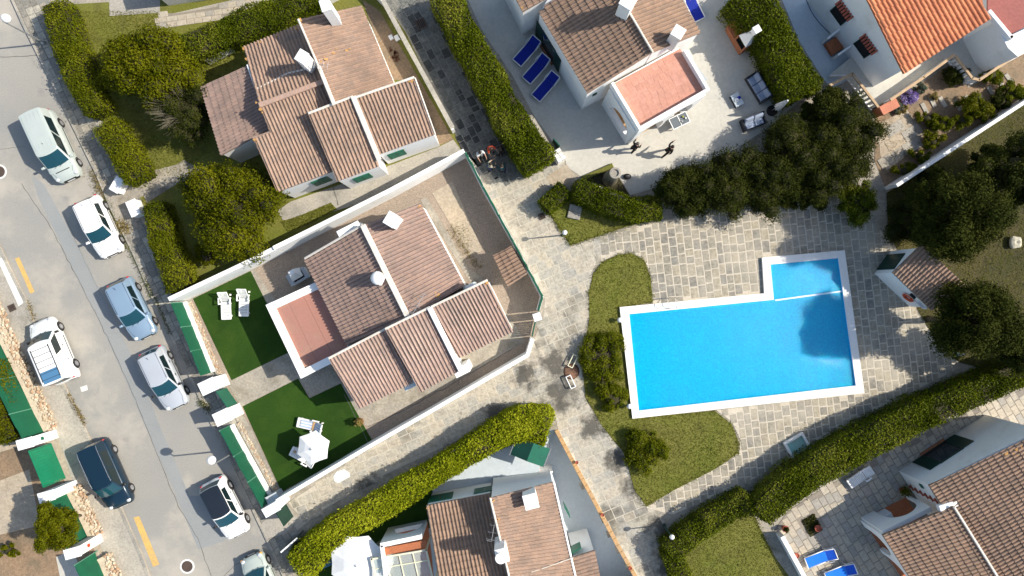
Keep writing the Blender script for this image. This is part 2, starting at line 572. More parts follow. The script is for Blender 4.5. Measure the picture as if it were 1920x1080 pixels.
def hedge(label, pts, h, leaf='olive', dens=430, size=.12, group=None, z0=G, cat='hedge', bump=.13, name='hedge'):
    """pts: (px, py, width in metres) along the top centre line of the hedge, seen at height h."""
    _seed[0] += 1
    sd = _seed[0]
    c = [np.array(P(a, b, h)[:2]) for a, b, w in pts]
    w = [x[2] for x in pts]
    base = (float(c[0][0]), float(c[0][1]), z0)
    t = thing(name, label, cat, base, group)
    P_, N_ = [], []
    core = MB()
    for i in range(len(c) - 1):
        d = c[i + 1] - c[i]
        L = np.linalg.norm(d)
        u = d / L
        nn = np.array([-u[1], u[0]])
        wm = (w[i] + w[i + 1]) / 2
        per = wm + 2 * (h - z0) * .8
        n = int(L * (wm * dens + 2 * (h - z0) * dens * .45))
        s = NPR.uniform(-.02, 1.02, n)
        ww = (w[i] + (w[i + 1] - w[i]) * s) / 2
        top = NPR.random(n) < wm * dens / (wm * dens + 2 * (h - z0) * dens * .45)
        x = NPR.uniform(-1, 1, n)
        x = np.where(top, x, np.sign(x))
        rr = np.abs(x) ** 4
        z = np.where(top, h - .22 * rr, z0 + (h - .2 - z0) * NPR.random(n) ** .7)
        p = np.empty((n, 3))
        xy = c[i][None, :] + d[None, :] * s[:, None] + nn[None, :] * (x * ww)[:, None]
        p[:, :2] = xy
        p[:, 2] = z
        nv = np.zeros((n, 3))
        sl = np.where(top, .5 * x * np.abs(x), x)
        nv[:, 0] = nn[0] * sl
        nv[:, 1] = nn[1] * sl
        nv[:, 2] = np.where(top, 1, .35)
        P_.append(p)
        N_.append(nv)
        k = .78
        q = [c[i] + nn * w[i] / 2 * k, c[i + 1] + nn * w[i + 1] / 2 * k, c[i + 1] - nn * w[i + 1] / 2 * k, c[i] - nn * w[i] / 2 * k]
        core.prism([(float(a[0]), float(a[1])) for a in q], z0 - .01 * (i % 2), h - .2 - .013 * (i % 3))
    for i in range(1, len(c) - 1):            # rounded bends
        r = w[i] / 2
        n = int(math.pi * r * r * dens * .6)
        a = NPR.uniform(0, 6.283, n)
        rad = r * np.sqrt(NPR.random(n))
        p = np.stack([c[i][0] + rad * np.cos(a), c[i][1] + rad * np.sin(a), h - .22 * (rad / r) ** 4], 1)
        P_.append(p)
        N_.append(np.tile(np.array([0., 0., 1.]), (n, 1)))
        core.tube((float(c[i][0]), float(c[i][1]), z0 - .004), (float(c[i][0]), float(c[i][1]), h - .23), r * .78, r * .78, 12)
    # ends
    for e, (ci, cj, wi) in enumerate(((c[0], c[1], w[0]), (c[-1], c[-2], w[-1]))):
        u = (ci - cj) / np.linalg.norm(ci - cj)
        nn = np.array([-u[1], u[0]])
        n = int(wi * (h - z0) * dens * .5)
        x = NPR.uniform(-1, 1, n)
        p = np.empty((n, 3))
        bulge = .25 * np.sqrt(np.clip(1 - x * x, 0, 1)) * NPR.random(n)
        p[:, :2] = ci[None, :] + nn[None, :] * (x * wi / 2)[:, None] + u[None, :] * bulge[:, None]
        p[:, 2] = z0 + (h - z0 - .1) * NPR.random(n) ** .7
        nv = np.zeros((n, 3))
        nv[:, 0] = u[0]
        nv[:, 1] = u[1]
        nv[:, 2] = .5
        P_.append(p)
        N_.append(nv)
    p = np.concatenate(P_)
    nv = np.concatenate(N_)
    wv = wob(p, sd, 1.0)
    nn = nv / (np.linalg.norm(nv, axis=1)[:, None] + 1e-9)
    w2 = wob(p, sd + 300, .45)
    shoot = (NPR.random(len(p)) < .025) * NPR.uniform(.08, .26, len(p))
    p = p + nn * (wv * bump + w2 * .10 + shoot + NPR.normal(0, .05, len(p)))[:, None]
    hole = (wob(p, sd + 900, 2.2) > .85) | (wob(p, sd + 700, .8) > 1.05)
    keep = ~(hole & (NPR.random(len(p)) < .75))
    p, nv, wv = p[keep], nv[keep], wv[keep]
    core.build('branch_mass', MT['twig'], t)
    leaf_object('foliage', p, nv, size, LM[leaf], t, tint=.45 + .30 * wob(p, sd + 50, .6) + .15 * wv)
    return t


def tree(label, px, py, rx, ry, h, zlow, leaf='dark', nclump=26, nleaf=14000, size=.16, name='tree', cat='tree', group=None, z0=G, rot=0.0, bare=0, clump=.34, flat=1.0, hull=True):
    """Crown seen at (px, py); rx, ry crown radii in metres; foliage from zlow to h."""
    _seed[0] += 1
    size *= .82
    nclump = int(nclump * 1.5)
    clump *= .85
    zc = (zlow + h) / 2
    c = np.array(P(px, py, zc + (h - zc) * .35))
    c[2] = zc
    t = thing(name, label, cat, (float(c[0]), float(c[1]), z0), group)
    rz = (h - zlow) / 2
    R = np.array([rx, ry, rz])
    cr, sr = math.cos(rot), math.sin(rot)
    cl = []
    rr = min(rx, ry) * clump
    k = 0
    while len(cl) < nclump and k < 4000:
        k += 1
        d = NPR.normal(0, 1, 3)
        d /= np.linalg.norm(d)
        if d[2] < -.55:
            continue
        q = d * NPR.uniform(.45, 1.0) ** .7 * (1 - clump * .55)
        an = math.atan2(d[1], d[0])
        q = q * R * (1 + .16 * math.sin(3 * an + _seed[0]) + .10 * math.sin(5 * an + 2.3 * _seed[0]))
        q = np.array([q[0] * cr - q[1] * sr, q[0] * sr + q[1] * cr, q[2]])
        if all(np.linalg.norm((q - a[0]) * np.array([1, 1, .7])) > rr * .62 for a in cl):
            cl.append((q, rr * NPR.uniform(.7, 1.25)))
    P_, N_, T_ = [], [], []
    tot = sum(r * r for _, r in cl)
    for q, r in cl:
        n = int(nleaf * 1.55 * r * r / tot)
        d = NPR.normal(0, 1, (n, 3))
        d /= np.linalg.norm(d, axis=1)[:, None]
        d[:, 2] = np.where(d[:, 2] < -.3, -d[:, 2] * .8, d[:, 2])
        rad = r * (1 - .55 * NPR.random(n) ** 2.0)
        jag = 1 + .34 * wob(d * 3.0 + q[None, :] * 3, _seed[0] + 7, 2.0)
        p = c[None, :] + q[None, :] + d * (rad * jag)[:, None] * np.array([1, 1, .75 * flat])[None, :]
        P_.append(p)
        N_.append(d + np.array([0, 0, .35])[None, :])
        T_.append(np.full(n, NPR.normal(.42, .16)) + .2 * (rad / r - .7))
    p = np.concatenate(P_)
    p[:, 2] = np.maximum(p[:, 2], z0 + .05)
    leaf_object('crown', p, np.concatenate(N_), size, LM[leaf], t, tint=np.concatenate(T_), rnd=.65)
    m = MB()
    fork = Vector((c[0], c[1], max(z0 + .4, zlow * .8)))
    tr = max(.07, min(rx, ry) * .075)
    mid = Vector((c[0] + .1, c[1] - .06, z0 + (fork.z - z0) * .5))
    m.tube((c[0], c[1], z0 - .05), mid, tr * 1.3, tr * 1.05, 8)
    m.tube(mid, fork, tr * 1.05, tr * .9, 8)
    for q, r in cl:
        e = Vector(c + q)
        mm = fork.lerp(e, .5) + Vector((0, 0, .12 * rz))
        m.tube(fork, mm, tr * .5, tr * .32, 6)
        m.tube(mm, e, tr * .32, tr * .1, 6)
    m.build('trunk', MT['bark'], t, smooth=True)
    bmass = MB()
    for q, r in (cl if hull else []):
        bmass.ball(Vector(c + q * .93), r * .66, 8, 5, sz=.7 * flat)
    if hull:
        bmass.ball(Vector(c), min(rx, ry) * .52, 10, 6, sz=rz / min(rx, ry))
    bmass.v = [(x, y, max(z, z0 + .03)) for x, y, z in bmass.v]
    if bmass.f:
        stuff(bmass.build('branch_mass', MT['twig'], t))
    if bare:
        b = MB()
        for i in range(bare):
            a = RNG.uniform(1.6, 4.8)
            l = RNG.uniform(.5, .98)
            e = Vector(c) + Vector((math.cos(a) * rx * l, math.sin(a) * ry * l, rz * RNG.uniform(.3, 1.05)))
            b.tube(Vector((c[0], c[1], zc)).lerp(e, .45), e, .014, .005, 4)
            for s in range(3):
                f = e + Vector((RNG.uniform(-.5, .3), RNG.uniform(-.4, .4), RNG.uniform(-.1, .3)))
                b.tube(Vector((c[0], c[1], zc)).lerp(e, .6), f, .009, .004, 3)
        b.build('bare_branches', MT_BARE, t)
    return t


MT_BARE = surf('bare_grey_branch', (.15, .13, .09), (.11, .10, .07), low=2, hi=14, var=.3, bump=.3)


def scatter_in(poly, n, z):
    xs = [p[0] for p in poly]
    ys = [p[1] for p in poly]
    out = []
    k = 0
    while len(out) < n and k < n * 20:
        k += 1
        x = RNG.uniform(min(xs), max(xs))
        y = RNG.uniform(min(ys), max(ys))
        if inside(x, y, poly):
            out.append(P(x, y, z))
    return np.array([tuple(p) for p in out])


def grass_on(poly, dens_area, z, leaf='grass', size=.09, name='grass', excl=(), up=.5):
    a = 0
    for i in range(len(poly)):
        j = (i + 1) % len(poly)
        a += poly[i][0] * poly[j][1] - poly[j][0] * poly[i][1]
    n = int(abs(a) / 2 / S / S * dens_area)
    p = scatter_in(poly, n, z)
    if excl:
        keep = np.array([not any(inside(*PX(q), e) for e in excl) for q in p])
        p = p[keep]
    p[:, 2] += NPR.uniform(.0, .035, len(p))
    nv = np.zeros_like(p)
    nv[:, 2] = up
    tint = .5 + .3 * wob(p, 5, .5)
    return leaf_object(name, p, nv, size, LM[leaf], None, aspect=.3, tint=tint, rnd=.7)


# ---------------------------------------------------------------- clay tile roofs
def tile_mesh(mat, name='roof_tile'):
    prof = [(-.5, .012), (-.22, .0), (-.14, .045), (.04, .085), (.22, .085), (.40, .045), (.5, .012)]
    m = MB()
    vs = []
    for y, dz in ((0.0, .045), (1.12, -.004)):
        for x, z in prof:
            vs.append((x * (1.0 if y == 0 else .96), y, z + dz))
    n = len(prof)
    for x, z in prof:
        vs.append((x, 0.01, z - .010))
    fs = [(i, i + 1, n + i + 1, n + i) for i in range(n - 1)]
    fs += [(2 * n + i, 2 * n + i + 1, i + 1, i) for i in range(n - 1)]
    m.add(vs, fs)
    return m.mesh(name, mat, smooth=False)


TILE = {}
for _k in ('tileA', 'tileB', 'tileC', 'tileD'):
    TILE[_k] = [tile_mesh(x) for x in MT[_k]]


def on_plane(px, py, o, n):
    d = P(px, py, 0) - Vector((0, 0, CAMH))
    c0 = Vector((0, 0, CAMH))
    t = (o - c0).dot(n) / d.dot(n)
    return c0 + d * t


DH = [0.0]        # extra height of the house being built


def roof(root, corners, tset, clip=None, budget=300, tw=.225, tl=.42, over=.0, skip=None):
    """corners: eave a, eave b, ridge b, ridge a as (px, py, h). Tiles run from eave to ridge."""
    E0, E1, R1, R0 = [P(a_, b_, c_ + DH[0]) for a_, b_, c_ in corners]
    nrm = (E1 - E0).cross(R0 - E0).normalized()
    if nrm.z < 0:
        nrm = -nrm
    R1 = on_plane(corners[2][0], corners[2][1], E0, nrm)
    poly = [on_plane(x, y, E0, nrm) for x, y in clip] if clip else [E0, E1, R1, R0]
    deck = MB()
    a = sum(poly[i].x * poly[(i + 1) % len(poly)].y - poly[(i + 1) % len(poly)].x * poly[i].y for i in range(len(poly)))
    if a < 0:
        poly = poly[::-1]
    deck.prism([(q.x, q.y) for q in poly], [q.z - .14 for q in poly], [q.z for q in poly])
    dk = deck.build('roof', [MT[tset][2]], root)
    n = max(1, round((E1 - E0).length / tw))
    m = max(1, round(((R0 - E0).length + (R1 - E1).length) / 2 / tl))
    up = ((R0 - E0) + (R1 - E1)).normalized()
    ac = up.cross(nrm).normalized()
    flip = ac.dot(E1 - E0) < 0
    clip_px = clip
    joined = [MB(), MB(), MB()]
    cnt = 0
    base_me = TILE[tset]
    cand = []
    for j in range(m):
        for i in range(n):
            u = (i + .5) / n
            p = E0.lerp(E1, u).lerp(R0.lerp(R1, u), j / m)
            pc = E0.lerp(E1, u).lerp(R0.lerp(R1, u), (j + .5) / m)
            if clip_px and not inside(*PX(pc), clip_px):
                continue
            x, y = PX(pc)
            if x < -25 or x > 1945 or y < -25 or y > 1105:
                continue
            wd = (E0.lerp(R0, j / m) - E1.lerp(R1, j / m)).length / n
            ln = (E0.lerp(E1, u) - R0.lerp(R1, u)).length / m
            cand.append((p, wd, ln))
    for p, wd, ln in cand:
        yaw = RNG.gauss(0, .012)
        upj = (up + ac * yaw).normalized()
        acj = upj.cross(nrm).normalized()
        nj = nrm
        pp = p + nrm * (.004 + RNG.uniform(0, .008))
        tone = RNG.choices((0, 1, 2), (5, 3, 3))[0]
        M4 = Matrix(((acj.x * wd, upj.x * ln, nj.x, pp.x), (acj.y * wd, upj.y * ln, nj.y, pp.y), (acj.z * wd, upj.z * ln, nj.z, pp.z), (0, 0, 0, 1)))
        if cnt < budget:
            o = bpy.data.objects.new('roof_tile', base_me[tone])
            COL.objects.link(o)
            o.parent = dk
            o.matrix_basis = M4
            cnt += 1
        else:
            me = base_me[tone]
            joined[tone].add([M4 @ v.co for v in me.vertices], [tuple(q.vertices) for q in me.polygons])
    tot = MB()
    for k in range(3):
        tot.add(joined[k].v, joined[k].f, k)
    if tot.f:
        stuff(tot.build('tile_field', MT[tset], dk))
    return dict(deck=dk, E0=E0, E1=E1, R0=R0, R1=R1, n=nrm, used=cnt, poly=poly)


def body(root, rf, inset=.05, mat='white', z0=0.0, poly=None, drop=.13):
    """Walls under a roof: the roof's plan drawn in by the overhang."""
    pl = poly or rf['poly']
    if sum(pl[i].x * pl[(i + 1) % len(pl)].y - pl[(i + 1) % len(pl)].x * pl[i].y for i in range(len(pl))) < 0:
        pl = pl[::-1]
    c = sum(pl, Vector()) / len(pl)
    q = []
    n = len(pl)
    for i in range(n):
        a, b, d = pl[i - 1], pl[i], pl[(i + 1) % n]
        e1 = Vector((b.x - a.x, b.y - a.y)).normalized()
        e2 = Vector((d.x - b.x, d.y - b.y)).normalized()
        n1 = Vector((-e1.y, e1.x))
        n2 = Vector((-e2.y, e2.x))
        bis = (n1 + n2)
        k = inset / max(.35, bis.length_squared / 2)
        q.append(Vector((b.x + bis.x * k, b.y + bis.y * k)))
    o = rf['E0']
    nr = rf['n']
    zt = [o.z - ((p.x - o.x) * nr.x + (p.y - o.y) * nr.y) / nr.z - drop for p in q]
    m = MB()
    m.prism([(p.x, p.y) for p in q], z0, zt)
    w = m.build('wall', MT[mat], root)
    return w, [Vector((p.x, p.y, 0)) for p in q]


def opening(wall_obj, a, b, s, w, z0, z1, kind='shutter', name='window', mat=None):
    """A window or door on the wall from a to b (world, outside on the right of a->b), centred s metres from a."""
    u = Vector((b.x - a.x, b.y - a.y, 0)).normalized()
    n = Vector((u.y, -u.x, 0))
    c = Vector((a.x, a.y, 0)) + u * s
    R = Matrix((u, n, Vector((0, 0, 1)))).transposed()
    zc = (z0 + z1) / 2
    f = MB()
    for dx in (-w / 2, w / 2):
        f.box(c + u * dx + n * .02 + Vector((0, 0, zc)), (.06, .10, z1 - z0 + .06), mat=R)
    for dz in (z0, z1):
        f.box(c + n * .02 + Vector((0, 0, dz)), (w - .06, .09, .06), mat=R)
    fo = f.build(name, mat or MT['green' if kind == 'shutter' else 'greendark' if kind in ('open', 'dark') else 'white'], wall_obj)
    g = MB()
    g.box(c + n * .012 + Vector((0, 0, zc)), (w - .05, .03, z1 - z0 - .05), mat=R)
    if kind == 'shutter':
        sh = MB()
        for sx in (-1, 1):
            cc = c + u * sx * w * .245 + n * .045 + Vector((0, 0, zc))
            sh.box(cc, (w * .47, .03, z1 - z0 - .08), mat=R)
            k = int((z1 - z0) / .12)
            for i in range(k):
                sh.box(cc + n * .02 + Vector((0, 0, -(z1 - z0) / 2 + .1 + i * .12)), (w * .40, .02, .07), mat=R)
        sh.build('shutter', MT['green'], fo)
        g.build('pane', MT['glass'], fo)
    elif kind == 'open':
        g.build('pane', MT['glass'], fo)
        for sx in (-1, 1):
            sh = MB()
            sh.box(c + u * sx * (w * .5 + w * .25) + n * .05 + Vector((0, 0, zc)), (w * .48, .04, z1 - z0), mat=R)
            k = int((z1 - z0) / .12)
            for i in range(k):
                sh.box(c + u * sx * w * .75 + n * .075 + Vector((0, 0, z0 + .06 + i * .12)), (w * .40, .02, .07), mat=R)
            sh.build('shutter', MT['greendark'], fo)
        s_ = MB()
        s_.box(c + n * .10 + Vector((0, 0, z0 - .05)), (w * 1.1, .22, .06), mat=R)
        s_.build('sill', MT['brick'], fo)
    elif kind == 'dark':
        g.build('pane', MT['blackgap'], fo)
    else:
        g.build('pane', MT['glass'], fo)
    return fo


def wall_run(root, pts, h0, h1, thick, mat='white', name='wall', z0=0.0):
    """Free-standing wall along ground pixels pts; one solid with mitred corners."""
    q = [P(x, y, 0) for x, y in pts]
    n = len(q)
    m = MB()
    L, R = [], []
    for i in range(n):
        d1 = (q[i] - q[i - 1]).normalized() if i > 0 else (q[1] - q[0]).normalized()
        d2 = (q[i + 1] - q[i]).normalized() if i < n - 1 else d1
        if i == 0:
            d1 = d2
        nn = Vector((-(d1.y + d2.y), d1.x + d2.x, 0))
        nn = nn.normalized() / max(.5, math.cos(d1.angle(d2) / 2) if d1.angle(d2) > 1e-4 else 1)
        L.append(q[i] + nn * thick / 2)
        R.append(q[i] - nn * thick / 2)
    hs = [h0 + (h1 - h0) * i / (n - 1) for i in range(n)]
    vs = []
    for i in range(n):
        vs += [(L[i].x, L[i].y, z0), (R[i].x, R[i].y, z0), (R[i].x, R[i].y, hs[i]), (L[i].x, L[i].y, hs[i])]
    fs = [(0, 1, 2, 3), tuple(4 * (n - 1) + k for k in (3, 2, 1, 0))]
    for i in range(n - 1):
        for k in range(4):
            j = (k + 1) % 4
            fs.append((4 * i + j, 4 * i + k, 4 * i + 4 + k, 4 * i + 4 + j))
    m.add(vs, fs)
    return m.build(name, MT[mat], root)


def chimney(parent, px, py, hb, ht, sx, sy, ang, mat='white', style='flue', pot=None):
    """Box chimney whose foot is at pixel (px, py) at height hb; opening and cap slab."""
    hb, ht = hb + DH[0], ht + DH[0]
    p = P(px, py, hb)
    a = math.atan2(-ang[1], ang[0])
    m = MB()
    m.box((p.x, p.y, (hb - .5 + ht) / 2), (sx, sy, ht - hb + .5), a, bev=.03)
    c = m.build('chimney', MT[mat], parent)
    R = Matrix.Rotation(a, 3, 'Z')
    k = MB()
    if style == 'flue':
        for dx in (-1, 1):
            for dy in (-1, 1):
                k.box(Vector((p.x, p.y, ht + .09)) + R @ Vector((dx * (sx / 2 - .07), dy * (sy / 2 - .07), 0)), (.1, .1, .22), a)
        k.box((p.x, p.y, ht + .235), (sx + .1, sy + .1, .07), a, bev=.02)
        k.build('chimney_cap', MT[mat], c)
    elif style == 'plain':
        k.box((p.x, p.y, ht + .03), (sx + .06, sy + .06, .06), a, bev=.02)
        k.build('chimney_cap', MT[mat], c)
    elif style == 'dome':
        k.lathe((p.x, p.y, ht), [(sx * .62, 0), (sx * .66, .12), (sx * .62, .28), (sx * .42, .42), (sx * .12, .5)], 14)
        k.build('chimney_cap', MT[mat], c, smooth=True)
    elif style == 'round':
        k.lathe((p.x, p.y, ht), [(sx * .30, 0), (sx * .30, .35), (sx * .52, .36), (sx * .52, .46), (sx * .06, .50)], 18)
        k.build('chimney_pot', MT[mat], c)
    return c


# ---------------------------------------------------------------- laid stones
def stones(parent, name, mats, poly, ang, rowh, lens, gap, z, thick, excl=(), limit=300, jit=.02, rough=.0, minpx=None):
    """Rows of flat stones with recessed joints inside the pixel polygon."""
    w = [P(x, y, z) for x, y in poly]
    a = math.radians(ang)
    u = Vector((math.cos(a), math.sin(a), 0))
    v = Vector((-math.sin(a), math.cos(a), 0))
    us = [p.dot(u) for p in w]
    vs = [p.dot(v) for p in w]
    y = min(vs)
    lst = []
    while y < max(vs):
        rh = rowh * RNG.uniform(.85, 1.15)
        x = min(us) - RNG.uniform(0, lens[1])
        while x < max(us):
            l = RNG.uniform(*lens)
            c = u * (x + l / 2) + v * (y + rh / 2)
            c.z = z
            q = PX(c)
            if -15 < q[0] < 1935 and -15 < q[1] < 1095 and inside(q[0], q[1], poly):
                ok = True
                for e in excl:
                    if inside(q[0], q[1], e):
                        ok = False
                        break
                if ok:
                    lst.append((c, l - gap * RNG.uniform(.7, 1.4), rh - gap * RNG.uniform(.7, 1.4)))
            x += l
        y += rh
    order = sorted(range(len(lst)), key=lambda i: -lst[i][1] * lst[i][2])
    ind = set(order[:limit])
    base = []
    for mt in mats:
        m = MB()
        b = .07
        t = []
        for zz, i in ((-.5, 0), (.35, 0.01), (.5, b)):
            for sx, sy in ((-1, -1), (1, -1), (1, 1), (-1, 1)):
                t.append((sx * (.5 - i), sy * (.5 - i), zz))
        fs = [(8, 9, 10, 11)]
        for k in (0, 4):
            for i in range(4):
                j = (i + 1) % 4
                fs.append((k + i, k + j, k + 4 + j, k + 4 + i))
        m.add(t, fs)
        base.append(m.mesh(name, mt))
    jm = MB()
    for i, (c, l, h) in enumerate(lst):
        tone = RNG.randrange(len(mats))
        rz = a + RNG.gauss(0, jit)
        zt = thick * RNG.uniform(.7, 1.15)
        M4 = Matrix.Translation((c.x, c.y, z + zt / 2 - .004)) @ Matrix.Rotation(rz, 4, 'Z') @ Matrix.Diagonal((l, h, zt, 1))
        if i in ind:
            o = bpy.data.objects.new(name, base[tone])
            COL.objects.link(o)
            o.parent = parent
            if 'off' in parent:
                of = parent['off']
                o.matrix_parent_inverse = Matrix.Translation((-of[0], -of[1], -of[2]))
            o.matrix_basis = M4
        else:
            me = base[tone]
            jm.add([M4 @ q.co for q in me.vertices], [tuple(f.vertices) for f in me.polygons], tone)
    if jm.f:
        stuff(jm.build(name + '_field', mats, parent))
    return len(lst)


# ---------------------------------------------------------------- cars
def lens_mat(name, c):
    return paint(name, c, rough=.12, coat=1.0)


CM = dict(sideglass=paint('dark_side_glass', (.006, .016, .018), rough=.1, coat=.6), glass=paint('car_glass', (.008, .050, .070), rough=.12, coat=.25),  # teal of the windscreen glass holds a painted sky reflection
          lamp=lens_mat('headlamp_lens', (.55, .57, .58)), tail=lens_mat('tail_lamp_lens', (.42, .012, .02)),
          amber=lens_mat('amber_lens', (.75, .32, .03)), tyre=plain('tyre_rubber', (.022, .022, .023), .85),
          rim=plain('alloy_rim', (.48, .48, .49), .3, metal=.7), trim=plain('black_trim', (.02, .02, .022), .5),
          plate=plain('number_plate', (.72, .72, .70), .5), chrome=plain('chrome_trim', (.55, .56, .57), .2, metal=.9))


def car(label, px, py, d, L, W, H, col, form='hatch', roofcol=None, group=None, metal=.0, **opt):
    pm = paint('car_paint', col, rough=.28, metal=metal, coat=.4)
    rm = paint('car_roof_paint', roofcol, rough=.22, metal=metal) if roofcol else pm
    t = thing('car', label, opt.get('cat', 'car'), group=group, local=True)
    hw = W / 2
    F = dict(hatch=dict(cowl=.24, wt=.035, rt=-.40, rb=-.475, belt=.93, hood=.80, nose=.66),
             mpv=dict(cowl=.27, wt=.115, rt=-.455, rb=-.49, belt=1.02, hood=.90, nose=.72),
             van=dict(cowl=.275, wt=.12, rt=-.47, rb=-.492, belt=1.05, hood=.92, nose=.74),
             mini=dict(cowl=.245, wt=.05, rt=-.36, rb=-.46, belt=.95, hood=.83, nose=.68))[form]
    F = dict(F)
    F.update(opt.get('F', {}))
    belt, hood, nose = F['belt'], F['hood'], F['nose']
    st = [(-.5, .40, .60), (-.492, .44, .74), (-.475, .465, belt - .05), (-.43, .49, belt), (-.30, .5, belt + .01), (-.1, .5, belt), (.1, .5, belt - .01),
          (F['cowl'] - .02, .5, belt - .03), (F['cowl'] + .05, .497, (belt + hood) / 2 + .02), (.36, .487, hood), (.42, .468, hood - .05), (.455, .44, nose + .03), (.482, .395, nose - .07), (.498, .33, .50)]
    b = MB()
    nr = 13
    vs = []
    for x, wy, zt in st:
        w = wy * W
        zb = .20
        half = [(w * .93, zb), (w * .985, .34), (w, .52), (w * .995, min(.70, zt - .1)), (w * .955, zt - .05), (w * .84, zt + .002), (0, zt + .028)]
        ring = [(y, z) for y, z in half] + [(-y, z) for y, z in half[:-1][::-1]]
        vs += [(x * L, y, z) for y, z in ring]
    fs = []
    for i in range(len(st) - 1):
        for k in range(nr - 1):
            fs.append((i * nr + k, i * nr + k + 1, (i + 1) * nr + k + 1, (i + 1) * nr + k))
    fs.append(tuple(range(nr)))
    fs.append(tuple(range((len(st) - 1) * nr, len(st) * nr))[::-1])
    b.add(vs, [f[::-1] for f in fs])
    # cabin as rings of a rounded plan
    xf0, xf1 = F['cowl'] * L, F['wt'] * L
    xr0, xr1 = F['rb'] * L + .03, F['rt'] * L
    w0, w1 = hw * .905, hw * opt.get('rw', .76)

    def outline(xf, xr, w, bow):
        pts = []
        ys = [1, .92, .6, .2, -.2, -.6, -.92, -1]
        for y in ys:
            pts.append((xf + bow * (1 - y * y) - (.05 * (abs(y) > .99)), y * w))
        ss = [.05, .41, .44, .80, .83, .94]
        for s in ss:
            bulge = 1 + .015 * math.sin(math.pi * s)
            pts.append((xf + (xr - xf) * s, -w * bulge))
        for y in ys[::-1]:
            pts.append((xr - bow * .5 * (1 - y * y) + (.04 * (abs(y) > .99)), y * w))
        for s in ss[::-1]:
            bulge = 1 + .015 * math.sin(math.pi * s)
            pts.append((xf + (xr - xf) * s, w * bulge))
        return pts
    lev = [(0, belt - .03), (.10, belt + .05), (.90, H - .075), (1.0, H - .02)]
    rings = []
    for v, z in lev:
        rings.append([(x, y, z) for x, y in outline(xf0 + (xf1 - xf0) * v, xr0 + (xr1 - xr0) * v, w0 + (w1 - w0) * v ** 1.15, .13)])
    n = len(rings[0])
    cats = {}
    for k in range(n):
        if k <= 6:
            cats[k] = 'windscreen' if 0 < k < 6 else None
        elif k <= 13:
            cats[k] = {8: 'front_window', 10: 'rear_side_window', 12: 'quarter_window'}.get(k)
        elif k <= 20:
            cats[k] = 'rear_window' if 14 < k < 20 else None
        else:
            cats[k] = {22: 'quarter_window', 24: 'rear_side_window', 26: 'front_window'}.get(k)
    side = {}
    for r in range(3):
        for k in range(n):
            j = (k + 1) % n
            q = (rings[r][k], rings[r][j], rings[r + 1][j], rings[r + 1][k])
            c = cats[k] if r == 1 else None
            if c and c in opt.get('noglass', ('quarter_window',)):
                c = None
            if c:
                key = (c, k > 13 if 'window' in c and c != 'rear_window' else False)
                side.setdefault(key, MB()).quad(*q)
            else:
                b.quad(*q)
    body_o = b.build('body', pm, t, smooth=True)
    for (c, _), m in side.items():
        m.build(c, CM['glass'] if c in ('windscreen', 'rear_window') else CM['sideglass'], t, smooth=True)
    top = rings[3]
    front = top[0:8]
    rear = top[14:22][::-1]
    rp = MB()
    vs = []
    ns = 7
    for i in range(ns + 1):
        s = i / ns
        for k in range(8):
            f, r_ = front[k], rear[k]
            yy = (k - 3.5) / 3.5
            cr = .035 * (1 - yy ** 4) * (math.sin(math.pi * min(1, max(0, s))) ** .5 if 0 < s < 1 else 0)
            bul = 1 + .015 * math.sin(math.pi * s)
            vs.append((f[0] + (r_[0] - f[0]) * s, (f[1] + (r_[1] - f[1]) * s) * (bul if abs(yy) > .99 else 1), f[2] + cr))
    fs = []
    for i in range(ns):
        for k in range(7):
            fs.append((i * 8 + k, i * 8 + k + 1, (i + 1) * 8 + k + 1, (i + 1) * 8 + k))
    rp.add(vs, [f[::-1] for f in fs])
    ro = rp.build('roof_panel', rm, t, smooth=True)
    # wheels
    wr = opt.get('wr', .31)
    for fx in (.31, -.295):
        for sy in (-1, 1):
            m = MB()
            y1 = sy * (hw + .012)
            y0 = sy * (hw - .20)
            m.tube((fx * L, y0, wr), (fx * L, y1 - sy * .02, wr), wr, wr, 20)
            m.tube((fx * L, y1 - sy * .02, wr), (fx * L, y1, wr), wr, wr * .93, 20)
            wo = m.build('wheel', CM['tyre'], t)
            r_ = MB()
            r_.tube((fx * L, y1 - sy * .01, wr), (fx * L, y1 + sy * .012, wr), wr * .62, wr * .5, 16)
            for q in range(5):
                a = q * 2 * math.pi / 5
                r_.box((fx * L + math.cos(a) * wr * .3, y1 + sy * .016, wr + math.sin(a) * wr * .3), (wr * .42, .02, .045), mat=Matrix.Rotation(-a, 3, 'Y'))
            r_.build('rim', CM['rim'], wo)
            a_ = MB()
            pts = [(fx * L + (wr + .055) * math.cos(math.pi * q / 10), (wr + .055) * math.sin(math.pi * q / 10) + wr) for q in range(11)]
            for q in range(10):
                (xa, za), (xb, zb) = pts[q], pts[q + 1]
                a_.quad((xa, y1 - sy * .006, za), (xb, y1 - sy * .006, zb), (xb, y0, zb), (xa, y0, za))
                xi, zi = fx * L + (xa - fx * L) * .86, wr + (za - wr) * .86
                xj, zj = fx * L + (xb - fx * L) * .86, wr + (zb - wr) * .86
                a_.quad((xa, y1 - sy * .006, za), (xb, y1 - sy * .006, zb), (xj, y1 - sy * .006, zj), (xi, y1 - sy * .006, zi))
            a_.build('wheel_arch', CM['trim'], t)
